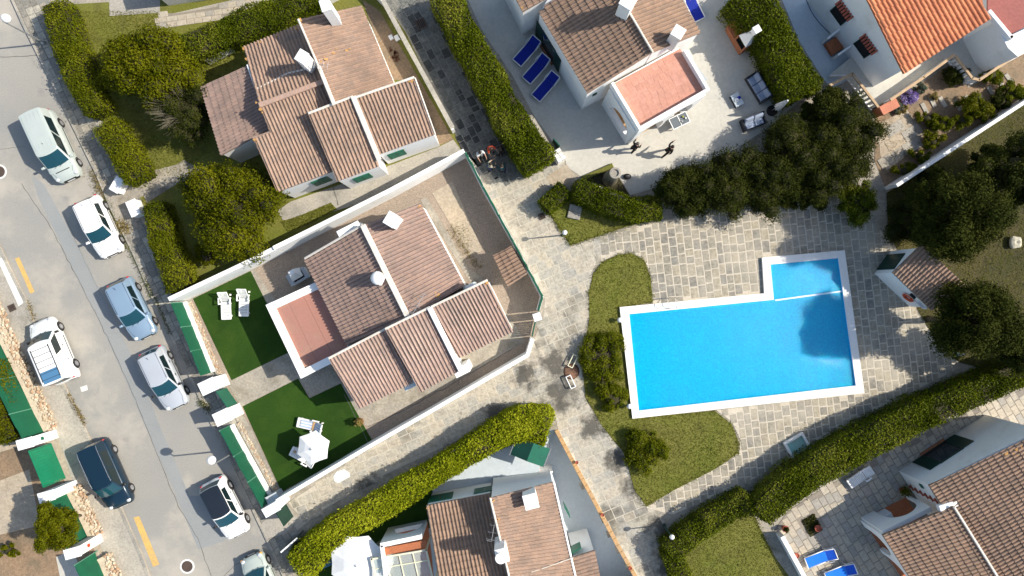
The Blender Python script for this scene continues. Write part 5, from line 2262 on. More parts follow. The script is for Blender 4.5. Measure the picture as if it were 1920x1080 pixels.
# ---- upper left villa
DH[0] = .5
c = P(600, 200)
HA = thing('villa', 'upper left villa with stepped brown tiled roofs and green shutters', 'house', (c.x, c.y, G))
a1 = roof(HA, [(415, 291, 2.6), (377, 163, 2.6), (467, 122, 3.3), (503, 243, 3.3)], 'tileB', budget=60)
body(HA, a1)
a2 = roof(HA, [(562, 47, 3.1), (457, 89, 3.1), (486, 197, 4.35), (608, 153, 4.35)], 'tileA', budget=50)
body(HA, a2)
a3 = roof(HA, [(520, 360, 2.95), (672, 302, 2.95), (607, 154, 4.45), (455, 210, 4.45)], 'tileA', clip=[(486, 199), (607, 154), (627, 198), (640, 250), (645, 312), (622, 322), (520, 360), (473, 257), (505, 246)], budget=50)
w3, p3 = body(HA, a3, poly=[on_plane(x, y, a3['E0'], a3['n']) for x, y in [(476, 258), (520, 360), (650, 311), (610, 200)]])
a4 = roof(HA, [(738, 157, 2.95), (677, 11, 2.95), (560, 37, 4.9), (625, 193, 4.9)], 'tileA', budget=30)
body(HA, a4)
a5 = roof(HA, [(632, 340, 3.1), (711, 311, 3.1), (662, 182, 4.75), (578, 214, 4.75)], 'tileA', budget=55)
w5, p5 = body(HA, a5)
a6 = roof(HA, [(708, 290, 3.15), (815, 252, 3.15), (777, 146, 4.6), (664, 185, 4.6)], 'tileA', budget=55)
w6, p6 = body(HA, a6)
strip(a3['deck'], (486, 198, 4.52), (607, 153, 4.52), .30, .14, 'ridgetile')
strip(a4['deck'], (598, 125, 5.0), (627, 197, 5.0), .22, .12, 'ridge', 'verge_mortar')
strip(a4['deck'], (559, 36, 4.98), (598, 126, 4.98), .12, .08, 'ridge', 'verge_mortar')
strip(a5['deck'], (662, 181, 4.86), (711, 300, 3.38), .30, .22, 'ridge', 'gable_parapet')
strip(a6['deck'], (664, 184, 4.7), (777, 145, 4.7), .14, .08, 'ridge', 'verge_mortar')
strip(a5['deck'], (578, 213, 4.83), (662, 181, 4.83), .14, .08, 'ridge', 'verge_mortar')
strip(a6['deck'], (778, 146, 4.66), (816, 252, 3.22), .10, .08, 'ridge', 'verge_mortar')
strip(a1['deck'], (467, 121, 3.42), (483, 165, 3.42), .30, .14, 'white', 'verge_mortar')
strip(a2['deck'], (479, 168, 3.98), (540, 138, 3.98), .10, .06, 'ridge', 'mortar_line')
strip(a2['deck'], (540, 138, 3.98), (575, 130, 4.05), .10, .06, 'ridge', 'mortar_line')
lichen(a2['deck'], a2, [(459, 92, .3), (463, 112, .22), (555, 55, .22), (520, 68, .18), (490, 80, .2)])
lichen(a4['deck'], a4, [(562, 38, .24), (625, 100, .26), (650, 96, .22), (612, 112, .28)])
lichen(a3['deck'], a3, [(489, 203, .26), (481, 192, .15), (478, 262, .18)])
lichen(a6['deck'], a6, [(772, 152, .22)])


def south_window(w, pts, cpx, hh, wd=1.0, z0=1.25, z1=2.25, kind='shutter'):
    """Window on the wall edge of pts that faces the picture's bottom right, nearest pixel cpx."""
    best = None
    n = len(pts)
    c = sum(pts, Vector()) / n
    tgt = P(cpx[0], cpx[1], (z0 + z1) / 2)
    for i in range(n):
        a, b = pts[i], pts[(i + 1) % n]
        d = (b - a)
        L = d.length
        if L < .5:
            continue
        u = d / L
        s = (tgt - a).dot(u)
        k = abs((tgt - a).dot(Vector((u.y, -u.x, 0))))
        if 0 < s < L and (best is None or k < best[0]):
            best = (k, a, b, s)
    if best:
        k, a, b, s = best
        nn = Vector(((b - a).y, -(b - a).x, 0)).normalized()
        if nn.dot(c - a) > 0:
            L = (b - a).length
            a, b = b, a
            s = L - s
        return opening(w, a, b, s, wd, z0, z1, kind)


south_window(w3, p3, (603, 340), 2, 1.05, 1.3, 2.6)
south_window(w5, p5, (681, 335), 2, 1.05, 1.3, 2.6)
south_window(w6, p6, (744, 288), 2, 1.05, 1.3, 2.6)
chimney(a4['deck'], 629, 38, 4.0, 6.2, .55, .62, (.93, -.3), style='plain')
chimney(a2['deck'], 583, 125, 4.2, 6.0, .55, .65, (.85, .52), style='plain')
antenna('thin grey television antenna behind the upper left villa chimney', 597, 129, 4.6, 5.7, math.radians(-10), 6)

# ---- upper centre villa
DH[0] = 1.05
c = P(1160, 90)
HC = thing('villa', 'upper centre villa with brown roof, pink roof deck and arched porch', 'house', (c.x, c.y, G))
c1 = roof(HC, [(978, -32, 3.1), (1102, 175, 3.1), (1224, 98, 4.8), (1105, -105, 4.8)], 'tileC', clip=[(1010, 22), (1102, 175), (1224, 98), (1177, 22), (1152, -20), (1070, -20)], budget=160, tw=.24, tl=.44)
wc1, pc1 = body(HC, c1, poly=[on_plane(x, y, c1['E0'], c1['n']) for x, y in [(1010, 22), (1102, 175), (1224, 98), (1152, -20), (1060, -60)]][::1])
c2 = roof(HC, [(1312, 62, 3.1), (1225, -95, 3.1), (1128, -62, 4.86), (1224, 98, 4.86)], 'tileC', budget=40, tw=.24, tl=.44)
body(HC, c2)
strip(c1['deck'], (1166, 0, 4.93), (1224, 99, 4.93), .12, .08, 'ridge')
c3 = roof(HC, [(940, -60, 3.0), (980, 22, 3.0), (1060, -22, 3.7), (1010, -110, 3.7)], 'tileC', clip=[(955, -25), (980, 22), (1050, -18), (1030, -60)], budget=20)
wc3, pc3 = body(HC, c3, poly=[on_plane(x, y, c3['E0'], c3['n']) for x, y in [(940, -60), (980, 22), (1060, -22), (1010, -110)]])
lichen(c3['deck'], c3, [(979, 16, .2)])
DH[0] = .0
# flat deck with parapet, porch with arches below
hd = 3.95
dk_in = [(1152, 156), (1274, 93), (1318, 167), (1199, 236)]
outer = [(1143, 150), (1270, 86), (1327, 166), (1197, 240)]
m = MB()
slab_poly(m, [(1147, 158), (1271, 89), (1324, 170), (1197, 240)], hd - .1, hd - .28, hd - .08)
m.build('deck_slab', MT['white'], HC)
MT['decktile'] = surf('pink_deck_tile', (.52, .26, .19), (.46, .235, .175), low=1.2, hi=6, var=.2, bump=.15)
MT['decktile2'] = surf('pink_deck_tile_pale', (.54, .28, .21), (.49, .25, .19), low=1.2, hi=6, var=.2, bump=.15)
m = MB()
slab_poly(m, [(1150, 157), (1275, 91), (1325, 168), (1199, 239)], hd - .08, hd - .09, hd - .076)
m.build('deck_bed', MT['decktile'], HC)
dkh = bpy.data.objects.new('roof_deck', None)
COL.objects.link(dkh)
attach(dkh, HC)
stones(dkh, 'deck_tile', [MT['decktile'], MT['decktile2'], MT['decktile']], dk_in, 26.5, .40, (.395, .405), .004, hd - .082, .02, limit=300, jit=.0)
for kk, (a, b) in enumerate((((1149, 158), (1199, 241)), ((1199, 241), (1327, 168)), ((1327, 168), (1285, 97)))):
    p, q = P(*a, hd + .3), P(*b, hd + .3)
    d = q - p
    f = MB()
    f.box((p + q) / 2 - Vector((0, 0, .22 + .006 * kk)), (d.length + .2 - .012 * kk, .20, .62), math.atan2(d.y, d.x), bev=.02)
    f.build('parapet', MT['white'], HC)
# little tile line on the parapet's outer side
p, q = P(1323, 152, hd + .3), P(1291, 108, hd + .3)
d = q - p
nnn = Vector((d.y, -d.x, 0)).normalized()
for k in range(8):
    f = MB()
    f.box(p.lerp(q, (k + .5) / 8) + nnn * .06 + Vector((0, 0, -.02)), (d.length / 8 - .03, .14, .05), math.atan2(d.y, d.x))
    f.build('ledge_tile', plain('grey_ledge', (.40, .44, .46), .7), HC)


def arch_wall(parent, a, b, h, openings, th=.28, mat='white', name='arcade_wall', seg=14, z0=0.0):
    """Wall from a to b (world) pierced by arches: (centre s, half width, spring, rise, sill)."""
    d = b - a
    L = d.length
    u = d / L
    n = Vector((u.y, -u.x, 0))
    m = MB()
    xs = [0.0]
    for s, w, sp, ri, sl in openings:
        xs += [s - w + 2 * w * k / seg for k in range(seg + 1)]
    xs.append(L)

    def under(x):
        for s, w, sp, ri, sl in openings:
            if s - w <= x <= s + w:
                t_ = (x - s) / w
                return sl, sp + ri * math.sqrt(max(0, 1 - t_ * t_))
        return None
    for i in range(len(xs) - 1):
        x0, x1 = xs[i], xs[i + 1]
        if x1 - x0 < 1e-6:
            continue
        k = under((x0 + x1) / 2)
        p0, p1 = a + u * x0, a + u * x1
        pol = [(p0 + n * th / 2), (p1 + n * th / 2), (p1 - n * th / 2), (p0 - n * th / 2)]
        pol2 = [(v.x, v.y) for v in pol]
        if k is None:
            m.prism(pol2, z0, h)
        else:
            k0 = under(x0 + 1e-4)[1]
            k1 = under(x1 - 1e-4)[1]
            ar = (pol2[1][0] - pol2[0][0]) * (pol2[2][1] - pol2[1][1]) - (pol2[1][1] - pol2[0][1]) * (pol2[2][0] - pol2[1][0])
            m.prism(pol2, [k0, k1, k1, k0] if True else 0, h)
            if k[0] > z0:
                m.prism(pol2, z0, k[0])
    return m.build(name, MT[mat], parent)


pw0, pw1, ps1 = P(1131, 194, .1), P(1176, 268, .1), P(1293, 203, .1)
L1 = (pw1 - pw0).length
arch_wall(HC, pw0, pw1, hd - .28, [(L1 * .56, L1 * .33, 1.4, 1.5, 1.2)])
L2 = (ps1 - pw1).length
arch_wall(HC, pw1, ps1, hd - .28, [(L2 * .27, L2 * .20, 1.6, 1.6, 0), (L2 * .72, L2 * .20, 1.6, 1.6, 0)])
pe = P(1262, 130, .1)
arch_wall(HC, ps1, pe, hd - .28, [(1.4, .9, 1.6, 1.4, 0)])
struct(sheet('porch_floor', [(1136, 196), (1177, 264), (1290, 202), (1255, 130)], G + .03, MT['capstone']))
# wall openings on the west side: shuttered doors


def wall_open(w, pts, cpx, wd, z0, z1, kind):
    return south_window(w, pts, cpx, 0, wd, z0, z1, kind)


wall_open(wc1, pc1, (1033, 85), 1.5, .2, 2.5, 'open')
wall_open(wc1, pc1, (1117, 181), .22, 2.6, 2.85, 'dark')
wall_open(wc3, pc3, (976, 35), .24, 2.9, 3.2, 'dark')
DH[0] = 1.05
chimney(c1['deck'], 1169, 24, 4.6, 6.0, .72, .72, (.85, .52), style='flue')
chimney(c2['deck'], 1260, 78, 4.0, 5.5, .64, .64, (.85, .52), mat='whitedirty', style='plain')

# ---- upper right house, orange roof
DH[0] = 0
c = P(1720, 40)
HD = thing('house', 'upper right house with bright orange roof and tiled window hoods', 'house', (c.x, c.y, G))
d1 = roof(HD, [(1695, 138, 3.9), (1857, 35, 3.9), (1760, -125, 5.8), (1590, -75, 5.8)], 'tileD', clip=[(1627, 0), (1695, 138), (1857, 35), (1845, 15), (1838, -20), (1617, -20)], budget=300, tw=.31, tl=.46)
wd1, pd1 = body(HD, d1, inset=.05, poly=[on_plane(x, y, d1['E0'], d1['n']) for x, y in [(1692, 134), (1857, 32), (1760, -125), (1590, -75)]])
R_D = (P(1695, 138) - P(1627, 0)).normalized()


def hooded_window(parent, a, b, cpx, z0, z1, w):
    tgt = P(cpx[0], cpx[1], (z0 + z1) / 2)
    u = (b - a).normalized()
    s = (tgt - a).dot(u)
    fo = opening(parent, a, b, s, w, z0, z1, 'dark')
    n = Vector((u.y, -u.x, 0))
    c_ = a + u * s
    for k in range(7):
        f = MB()
        x = (k - 3) * w * 1.25 / 7
        o = c_ + u * x + Vector((0, 0, z1 + .22))
        f.tube(o + n * .02, o + n * .40 - Vector((0, 0, .16)), .07, .075, 7)
        f.build('hood_tile', MT['hood'], fo)


MT['hood'] = plain('hood_clay_tile', (.36, .09, .055), .8, var=.3)
nw = len(pd1)
cen = sum(pd1, Vector()) / nw
best = None
for i in range(nw):
    a, b = pd1[i], pd1[(i + 1) % nw]
    mid = (a + b) / 2
    if best is None or mid.x < best[0]:
        best = (mid.x, a, b)
a, b = best[1], best[2]
u_ = (b - a).normalized()
if Vector((u_.y, -u_.x, 0)).dot(cen - a) > 0:
    a, b = b, a
hooded_window(wd1, a, b, (1576, 26), 1.6, 2.9, 1.15)
hooded_window(wd1, a, b, (1624, 86), 1.6, 2.9, 1.15)
# niche between two fin walls with terracotta floor
for q0, q1 in (((1537, 84), (1560, 66)), ((1556, 114), (1583, 95))):
    p, q = P(*q0), P(*q1)
    d = q - p
    f = MB()
    f.box((p + q) / 2 + d * .15 + Vector((0, 0, .62)), (d.length * 1.3, .14, 1.1), math.atan2(d.y, d.x), bev=.02)
    f.build('fin_wall', MT['white'], HD)
p, q = P(1550, 96), P(1570, 83)
d = q - p
f = MB()
f.box((p + q) / 2 + Vector((0, 0, .25)), (d.length * 1.1, .9, .35), math.atan2(d.y, d.x), bev=.02)
f.build('niche_step', MT['terracotta'], HD)
# side wing with pink flat roof
m = MB()
slab_poly(m, [(1795, 80), (1818, 125), (1835, 140), (1930, 85), (1930, -40), (1840, -40)], 0, 0, 3.55)
m.build('wing_wall', MT['white'], HD)
m = MB()
slab_poly(m, [(1852, 20), (1858, 22), (1897, 64), (1960, 30), (1960, -60), (1852, -60)], 3.6, 3.5, 3.6)
m.build('wing_roof', surf('maroon_roof', (.33, .11, .09), (.28, .10, .085), low=.6, hi=7, var=.25, bump=.2), HD)
for a_, b_ in (((1856, 22), (1896, 70)), ((1896, 70), (1965, 38))):
    p, q = P(*a_, 3.8), P(*b_, 3.8)
    d = q - p
    f = MB()
    f.box((p + q) / 2 - Vector((0, 0, .12)), (d.length + .2, .26, .34), math.atan2(d.y, d.x), bev=.03)
    f.build('parapet', MT['white'], HD)
for k in range(10):
    p, q = P(1897, 80, 3.1), P(1930, 60, 3.1)
    o = p.lerp(q, (k + .5) / 10 * 1.4)
    d = (q - p).normalized()
    n_ = Vector((d.y, -d.x, 0))
    f = MB()
    f.tube(o, o + n_ * .40 - Vector((0, 0, .14)), .07, .075, 7)
    f.build('hood_tile', MT['hood'], HD)
# raised terrace with timber-capped balustrade
TD = [(1590, 165), (1625, 215), (1670, 190), (1770, 130), (1800, 165), (1835, 150), (1925, 90), (1925, 60), (1830, 140), (1790, 100), (1640, 175)]
tdo = struct(sheet('raised_terrace', [(1556, 140), (1600, 140), (1628, 206), (1650, 196), (1788, 108), (1812, 158), (1832, 150), (1930, 92), (1930, 20), (1700, 20)], .55, MT['conc']))
c = P(1640, 190)


def balustrade(label, pts, z0, z1, n, w=.12):
    q = [P(x, y, z1) for x, y in pts]
    t = thing('balustrade', label, 'balustrade', (q[0].x, q[0].y, z0))
    for a, b in zip(q[:-1], q[1:]):
        d = b - a
        f = MB()
        f.box((a + b) / 2, (d.length + w * .9, w * 1.5, .09), math.atan2(d.y, d.x), bev=.02)
        f.build('handrail', MT['wood'], t)
        f = MB()
        f.box((a + b) / 2 - Vector((0, 0, z1 - z0 - .08)), (d.length, .10, .08), math.atan2(d.y, d.x))
        f.build('bottom_rail', MT['white'], t)
        k = max(2, int(d.length / n))
        for i in range(k):
            f = MB()
            o = a + d * ((i + .5) / k)
            f.box((o.x, o.y, (z0 + z1) / 2), (.16, .07, z1 - z0 - .06), math.atan2(d.y, d.x), bev=.01)
            f.build('baluster', MT['white'], t)
    return t


m = MB()
slab_poly(m, [(1556, 142), (1596, 141), (1640, 198), (1668, 186), (1788, 106), (1815, 157), (1835, 147), (1935, 92), (1935, 40), (1700, 40)], .55, 0, .545)
m.build('terrace_plinth', MT['white'], HD)
balustrade('timber-capped balustrade at the left corner of the orange-roofed house', [(1556, 160), (1598, 138), (1646, 200)], .56, 1.45, .28)
balustrade('timber-capped balustrade along the front of the orange-roofed house', [(1670, 187), (1732, 145), (1789, 103)], .56, 1.45, .28)
balustrade('timber-capped balustrade round the right bay of the orange-roofed house', [(1793, 107), (1823, 147), (1836, 150), (1925, 90)], .56, 1.45, .28)
p = P(1651, 208)
t = thing('brick_pier', 'low salmon brick pier at the garden end of the balustrade', 'pier', (p.x, p.y, G))
f = MB()
f.box((p.x, p.y, .55), (1.15, .55, .95), math.radians(28), bev=.02)
f.build('pillar', MT['brick'], t)
f = MB()
f.box((p.x, p.y, 1.06), (1.25, .62, .08), math.radians(28), bev=.02)
f.build('cap', plain('salmon_cap', (.55, .21, .13), .8, var=.25), t)
# blue-grey side terrace and hose
struct(sheet('painted_terrace', [(1462, -10), (1540, -10), (1640, 175), (1600, 145), (1560, 165), (1545, 150), (1500, 80)], G + .012, MT['bluefloor']))
m = MB()
pts = [P(1510 - 8 * math.sin(k / 9 * 3.0) + k * 5.2, -6 + k * 7.6, G + .03) for k in range(10)]
m.path(pts, .018, 6)
tag(m.build('garden_hose', MT['black']), 'thin dark hose on the blue terrace beside the upper right house', 'hose')

# garden in front of it
GARDD = [(1640, 215), (1655, 205), (1790, 115), (1815, 165), (1835, 155), (1925, 95), (1925, 180), (1660, 352), (1640, 300)]
struct(sheet('garden_soil', GARDD, G + .006, MT['earth']))
o = struct(sheet('garden_slab', [(1648, 232), (1700, 205), (1735, 250), (1690, 300), (1662, 320), (1650, 290)], G + .018, MT['sand']))
stones(o, 'garden_flag', [MT['slab'], MT['sandwalk'], MT['sand']], [(1650, 234), (1698, 212), (1730, 252), (1690, 296), (1660, 315), (1652, 290)], 30, .8, (.8, 1.4), .06, G + .018, .03, limit=60, jit=.04)
for k, (x, y, a_) in enumerate(((1731, 204, 62), (1746, 192, 62), (1765, 192, 58), (1794, 198, 60), (1812, 190, 60), (1838, 188, 60), (1856, 172, 55), (1873, 157, 55), (1889, 149, 55))):
    p = P(x, y)
    f = MB()
    f.box((p.x, p.y, G + .03), (.78, .30, .07), math.radians(-a_), bev=.02)
    ob = f.build('stepping_stone', MT['sandwalk'])
    tag(ob, ('pale stepping stone in the soil garden, ' + ['nearest the purple bush', 'second from the purple bush', 'third, beside the small yellow plants', 'fourth, in front of the leafy shrub', 'fifth, half under shrubs', 'sixth, in the middle of the row', 'seventh, upper part of the row', 'eighth, next to last towards the border', 'farthest right of the row'][k]), 'stepping stone', 'stepping stones in the soil garden')
tree('rounded purple flowering bush beside the balustrade', 1707, 182, .62, .55, .95, .15, 'flower', 12, 2600, .09, 'flower_bush', 'bush', clump=.4)
tree('small grey-green rounded shrub left of the purple bush', 1678, 198, .48, .45, .85, .15, 'greyleaf', 9, 1500, .09, 'shrub', 'shrub', clump=.45)
tree('grey-green shrub pressed against the balustrade above the purple bush', 1727, 165, .5, .42, .9, .15, 'greyleaf', 8, 1300, .10, 'shrub', 'shrub', clump=.45)
tree('bright leafy shrub beside the blue-white boundary wall', 1828, 196, 1.15, .85, 1.7, .2, 'bush', 14, 3200, .13, 'shrub', 'shrub', clump=.4)
tree('leafy shrub below the right bay balustrade', 1862, 140, 1.0, .6, 1.2, .15, 'olive', 11, 2200, .12, 'shrub', 'shrub', clump=.4)
tree('dark shrub in the corner between the two balustrades', 1792, 140, 1.0, .8, 1.1, .15, 'dark', 11, 2400, .12, 'shrub', 'shrub', clump=.4)
tree('low mixed shrub on the soil by the garden slabs', 1742, 222, 1.1, .55, .8, .1, 'bush', 10, 1900, .12, 'shrub', 'shrub', clump=.4)
tree('loose shrub in the middle of the soil garden wall side', 1770, 232, .9, .6, 1.2, .15, 'olive', 10, 2000, .13, 'shrub', 'shrub', clump=.4)
tree('dark leafy shrub at the right picture edge by the wall', 1900, 172, 1.1, .7, 1.3, .15, 'olive', 11, 2600, .13, 'shrub', 'shrub', clump=.4)
tree('small yellow flowering plant beside the stepping stones', 1752, 182, .35, .3, .5, .12, 'dry', 6, 500, .08, 'plant', 'plant', clump=.45)
c = P(1790, 270)
w = thing('garden_wall', 'blue-white wall crossing the dark garden on the right', 'wall', (c.x, c.y, G))
wall_run(w, [(1658, 354), (1790, 268), (1930, 177)], 1.5, 1.5, .22, 'white')

# ---- pool hut
c = P(1705, 525)
HG = thing('pool_hut', 'small white pool hut with brown tiled roof and green door', 'hut', (c.x, c.y, G))
g1 = roof(HG, [(1674, 511, 2.55), (1747, 582, 2.55), (1808, 534, 3.5), (1727, 459, 3.5)], 'tileA', budget=300, tw=.23, tl=.42)
gb = [P(1644, 514), P(1719, 588), P(1770, 548), P(1690, 470)]
base_pts = [on_plane(x, y, g1['E0'], g1['n']) for x, y in [(1674, 512), (1747, 581), (1806, 534), (1727, 460)]]
wg, pg = body(HG, g1, inset=.10, poly=base_pts)


def edge_facing(pts, dirv):
    cc = sum(pts, Vector()) / len(pts)
    bb = None
    for i in range(len(pts)):
        a, b = pts[i], pts[(i + 1) % len(pts)]
        u = (b - a).normalized()
        n = Vector((u.y, -u.x, 0))
        if n.dot(cc - a) > 0:
            a, b = b, a
            n = -n
        k = n.dot(dirv)
        if bb is None or k > bb[0]:
            bb = (k, a, b, n)
    return bb


k, a, b, n_ = edge_facing(pg, Vector((-.5, .8, 0)))
L = (b - a).length
dr = opening(wg, a, b, L * .52, L * .62, .12, 2.15, 'x', 'door', MT['greendark'])
u = (b - a).normalized()
R = Matrix((u, n_, Vector((0, 0, 1)))).transposed()
for i in range(6):
    f = MB()
    f.box(a + u * (L * .52 + (i - 2.5) * L * .095) + n_ * .05 + Vector((0, 0, 1.13)), (L * .088, .03, 1.95), mat=R)
    f.build('door_board', MT['greendark'], dr)
k, a, b, n_ = edge_facing(pg, Vector((-.7, -.7, 0)))
u = (b - a).normalized()
R = Matrix((u, n_, Vector((0, 0, 1)))).transposed()
tgt = P(1701, 560, 1.35)
sl = (tgt - a).dot(u)
lb = a + u * sl + n_ * .10 + Vector((0, 0, 1.35))
t = thing('lifebuoy', 'orange lifebuoy hung on the pool hut wall', 'lifebuoy', (lb.x, lb.y, lb.z))
MT['buoy'] = plain('orange_buoy', (.62, .10, .035), .5)
NS = 32
segs = [lb + u * math.cos(2 * math.pi * i / NS) * .31 + Vector((0, 0, math.sin(2 * math.pi * i / NS) * .31)) for i in range(NS)]
for part in range(4):
    f = MB()
    for i in range(6):
        f.tube(segs[(part * 8 + i) % NS], segs[(part * 8 + i + 1) % NS], .08, n=8)
    f.build('ring_section', MT['buoy'], t)
    f = MB()
    for i in (6, 7):
        f.tube(segs[(part * 8 + i) % NS], segs[(part * 8 + i + 1) % NS], .083, n=8)
    f.build('band', MT['red'], t)
f = MB()
for i in range(28):
    th = 2 * math.pi * i / 28
    th2 = 2 * math.pi * (i + 1) / 28
    f.tube(lb + (u * math.cos(th) + Vector((0, 0, math.sin(th)))) * .42, lb + (u * math.cos(th2) + Vector((0, 0, math.sin(th2)))) * .42, .012, n=4)
f.build('grab_rope', MT['white'], t)
f = MB()
f.box(a + u * (sl - .15) + n_ * .10 + Vector((0, 0, 2.05)), (.40, .16, .14), mat=R, bev=.03)
f.build('wall_lamp', MT['black'], wg)
f = MB()
f.box(a + u * (sl + .75) + n_ * .03 + Vector((0, 0, 1.75)), (.75, .02, .5), mat=R)
f.build('rules_board', plain('pale_board', (.66, .68, .76), .5), wg)
f = MB()
for i in range(5):
    f.box(a + u * (sl + .75) + n_ * .045 + Vector((0, 0, 1.92 - i * .08)), (.55 - .06 * (i % 2), .01, .022), mat=R)
f.build('faint_print', plain('grey_print', (.30, .31, .38), .6), wg)

# ---- lower centre villa
DH[0] = -.1
struct(sheet('painted_terrace', [(803, 925), (900, 850), (1000, 800), (1044, 808), (1030, 822), (1008, 889), (1034, 884), (1041, 906), (1083, 1105), (800, 1100)], G + .008, MT['bluefloor']))
struct(sheet('lawn', [(560, 1080), (640, 1015), (812, 905), (808, 990), (730, 1000), (690, 1030), (660, 1100), (550, 1100)], G + .012, MT['turf']))  # dark turf colour stands in for hedge shade on this lawn
c = P(930, 1010)
HE = thing('villa', 'lower centre villa with brown roofs, round chimney pot and glazed porch', 'house', (c.x, c.y, G))
e1 = roof(HE, [(920, 925, 2.95), (799, 948, 2.95), (834, 1152, 4.1), (967, 1130, 4.1)], 'tileC', budget=170, tw=.225)
we1, pe1 = body(HE, e1)
e2 = roof(HE, [(1088, 1122, 3.0), (1037, 904, 3.0), (919, 934, 4.75), (966, 1130, 4.75)], 'tileA', budget=130, tw=.225)
we2, pe2 = body(HE, e2, z0=-1.7)
e3 = roof(HE, [(1130, 1105, 2.6), (1115, 1032, 2.6), (1074, 1045, 2.85), (1085, 1115, 2.85)], 'tileA', budget=40)
body(HE, e3, z0=-1.7)
strip(e2['deck'], (919, 933, 4.86), (958, 1095, 4.86), .12, .10, 'ridge', 'verge_mortar')
strip(e2['deck'], (1038, 903, 3.08), (1081, 1090, 3.08), .14, .08, 'white', 'eave_edge')
strip(e2['deck'], (975, 1080, 4.4), (1075, 1045, 3.15), .05, .06, 'ridge', 'mortar_line')
lichen(e1['deck'], e1, [(803, 952, .2), (910, 936, .15)])
lichen(e2['deck'], e2, [(934, 972, .18), (925, 938, .14)])
south_window(we1, pe1, (828, 938), 0, 1.5, .9, 2.2, 'shutter')
south_window(we1, pe1, (909, 920), 0, 1.3, 1.2, 2.2, 'shutter')
chimney(e2['deck'], 994, 928, 3.6, 4.9, .80, .85, (.97, -.25), style='plain')
ce = chimney(e2['deck'], 940, 1022, 4.5, 6.1, .62, .75, (.97, -.25), style='round')
m = MB()
p = P(945, 1035, 4.9)
m.box((p.x, p.y, 4.9), (.45, 1.0, .7), math.radians(12), bev=.03)
m.build('chimney_shoulder', MT['white'], ce)
antenna('small white antenna beside the valley of the lower centre roof', 925, 990, 4.1, 4.9, math.radians(80), 4)
for i, (x, y) in enumerate(((1070, 958), )):
    p = P(x, y, 1.6)
    m = MB()
    m.box((p.x - .25, p.y + .05, 1.5), (.75, .05, 1.2), math.radians(-62))
    s_ = m.build('shutter', MT['green'], we2)
p = P(1077, 1028, 1.9)
m = MB()
m.box((p.x, p.y, 1.9), (.9, .08, 1.0), math.radians(27))
m.build('shutter', MT['green'], HE)
# porch with arched north wall and glazed lean-to
a, b = P(801, 977), P(729, 992)
L = (b - a).length
arch_wall(HE, b, a, 2.9, [(L * .58, L * .36, .75, 1.2, .75)])
m = MB()
slab_poly(m, [(728, 993), (735, 1048), (742, 1046), (733, 992)], 0, 0, 2.9)
m.build('side_wall', MT['white'], HE)
m = MB()
slab_poly(m, [(717, 1028), (799, 1013), (797, 1026), (722, 1041)], 2.6, 2.45, 2.6)
m.build('terracotta_roof', MT['terracotta'], HE)
struct(sheet('porch_floor', [(728, 992), (802, 977), (815, 1095), (735, 1100)], G + .03, MT['terracotta']))
fr_pts = [(697, 1048), (799, 1031), (814, 1095), (712, 1112)]
q = [P(x, y, 2.6) for x, y in fr_pts]
gq, gm = None, None
MT['frame'] = plain('cream_frame', (.72, .70, .52), .5)
gmat, gnt, gb_ = new_mat('porch_glass')
gb_.inputs['Base Color'].default_value = (.75, .85, .82, 1)
gb_.inputs['Roughness'].default_value = .05
gb_.inputs['Alpha'].default_value = .22
for i in range(4):
    a, b = q[i], q[(i + 1) % 4]
    d = b - a
    m = MB()
    m.box((a + b) / 2, (d.length + .09, .10, .12), math.atan2(d.y, d.x))
    m.build('top_rail', MT['frame'], HE)
    m = MB()
    m.box((a.x, a.y, 1.3), (.1, .1, 2.5), math.atan2(d.y, d.x))
    m.build('frame_post', MT['frame'], HE)
for k in range(1, 4):
    s, e = q[0].lerp(q[1], k / 4), q[3].lerp(q[2], k / 4)
    d = e - s
    m = MB()
    m.box((s + e) / 2, (d.length, .06, .08), math.atan2(d.y, d.x))
    m.build('glazing_bar', MT['frame'], HE)
s, e = q[0].lerp(q[3], .30), q[1].lerp(q[2], .30)
d = e - s
m = MB()
m.box((s + e) / 2 - Vector((0, 0, .005)), (d.length, .06, .07), math.atan2(d.y, d.x))
m.build('glazing_bar', MT['frame'], HE)
for k in range(4):
    s, e = q[0].lerp(q[1], k / 4 + .01), q[0].lerp(q[1], (k + 1) / 4 - .01)
    s2, e2_ = q[3].lerp(q[2], k / 4 + .01), q[3].lerp(q[2], (k + 1) / 4 - .01)
    m = MB()
    m.prism([(v.x, v.y) for v in (s2, e2_, e, s)], 2.555, 2.57)
    m.build('glass_pane', gmat, HE)
p = P(752, 1074, .8)
t = thing('garden_table', 'brown slatted table under the glazed porch roof', 'table', (p.x, p.y, G))
for k in range(8):
    m = MB()
    m.box((p.x - .55 + k * .157, p.y, .78), (.14, .85, .03), .0, bev=.01)
    m.build('slat', MT['brownwood'], t)
for sx in (-1, 1):
    for sy in (-1, 1):
        m = MB()
        m.box((p.x + sx * .5, p.y + sy * .36, .43), (.06, .06, .66))
        m.build('leg', MT['brownwood'], t)
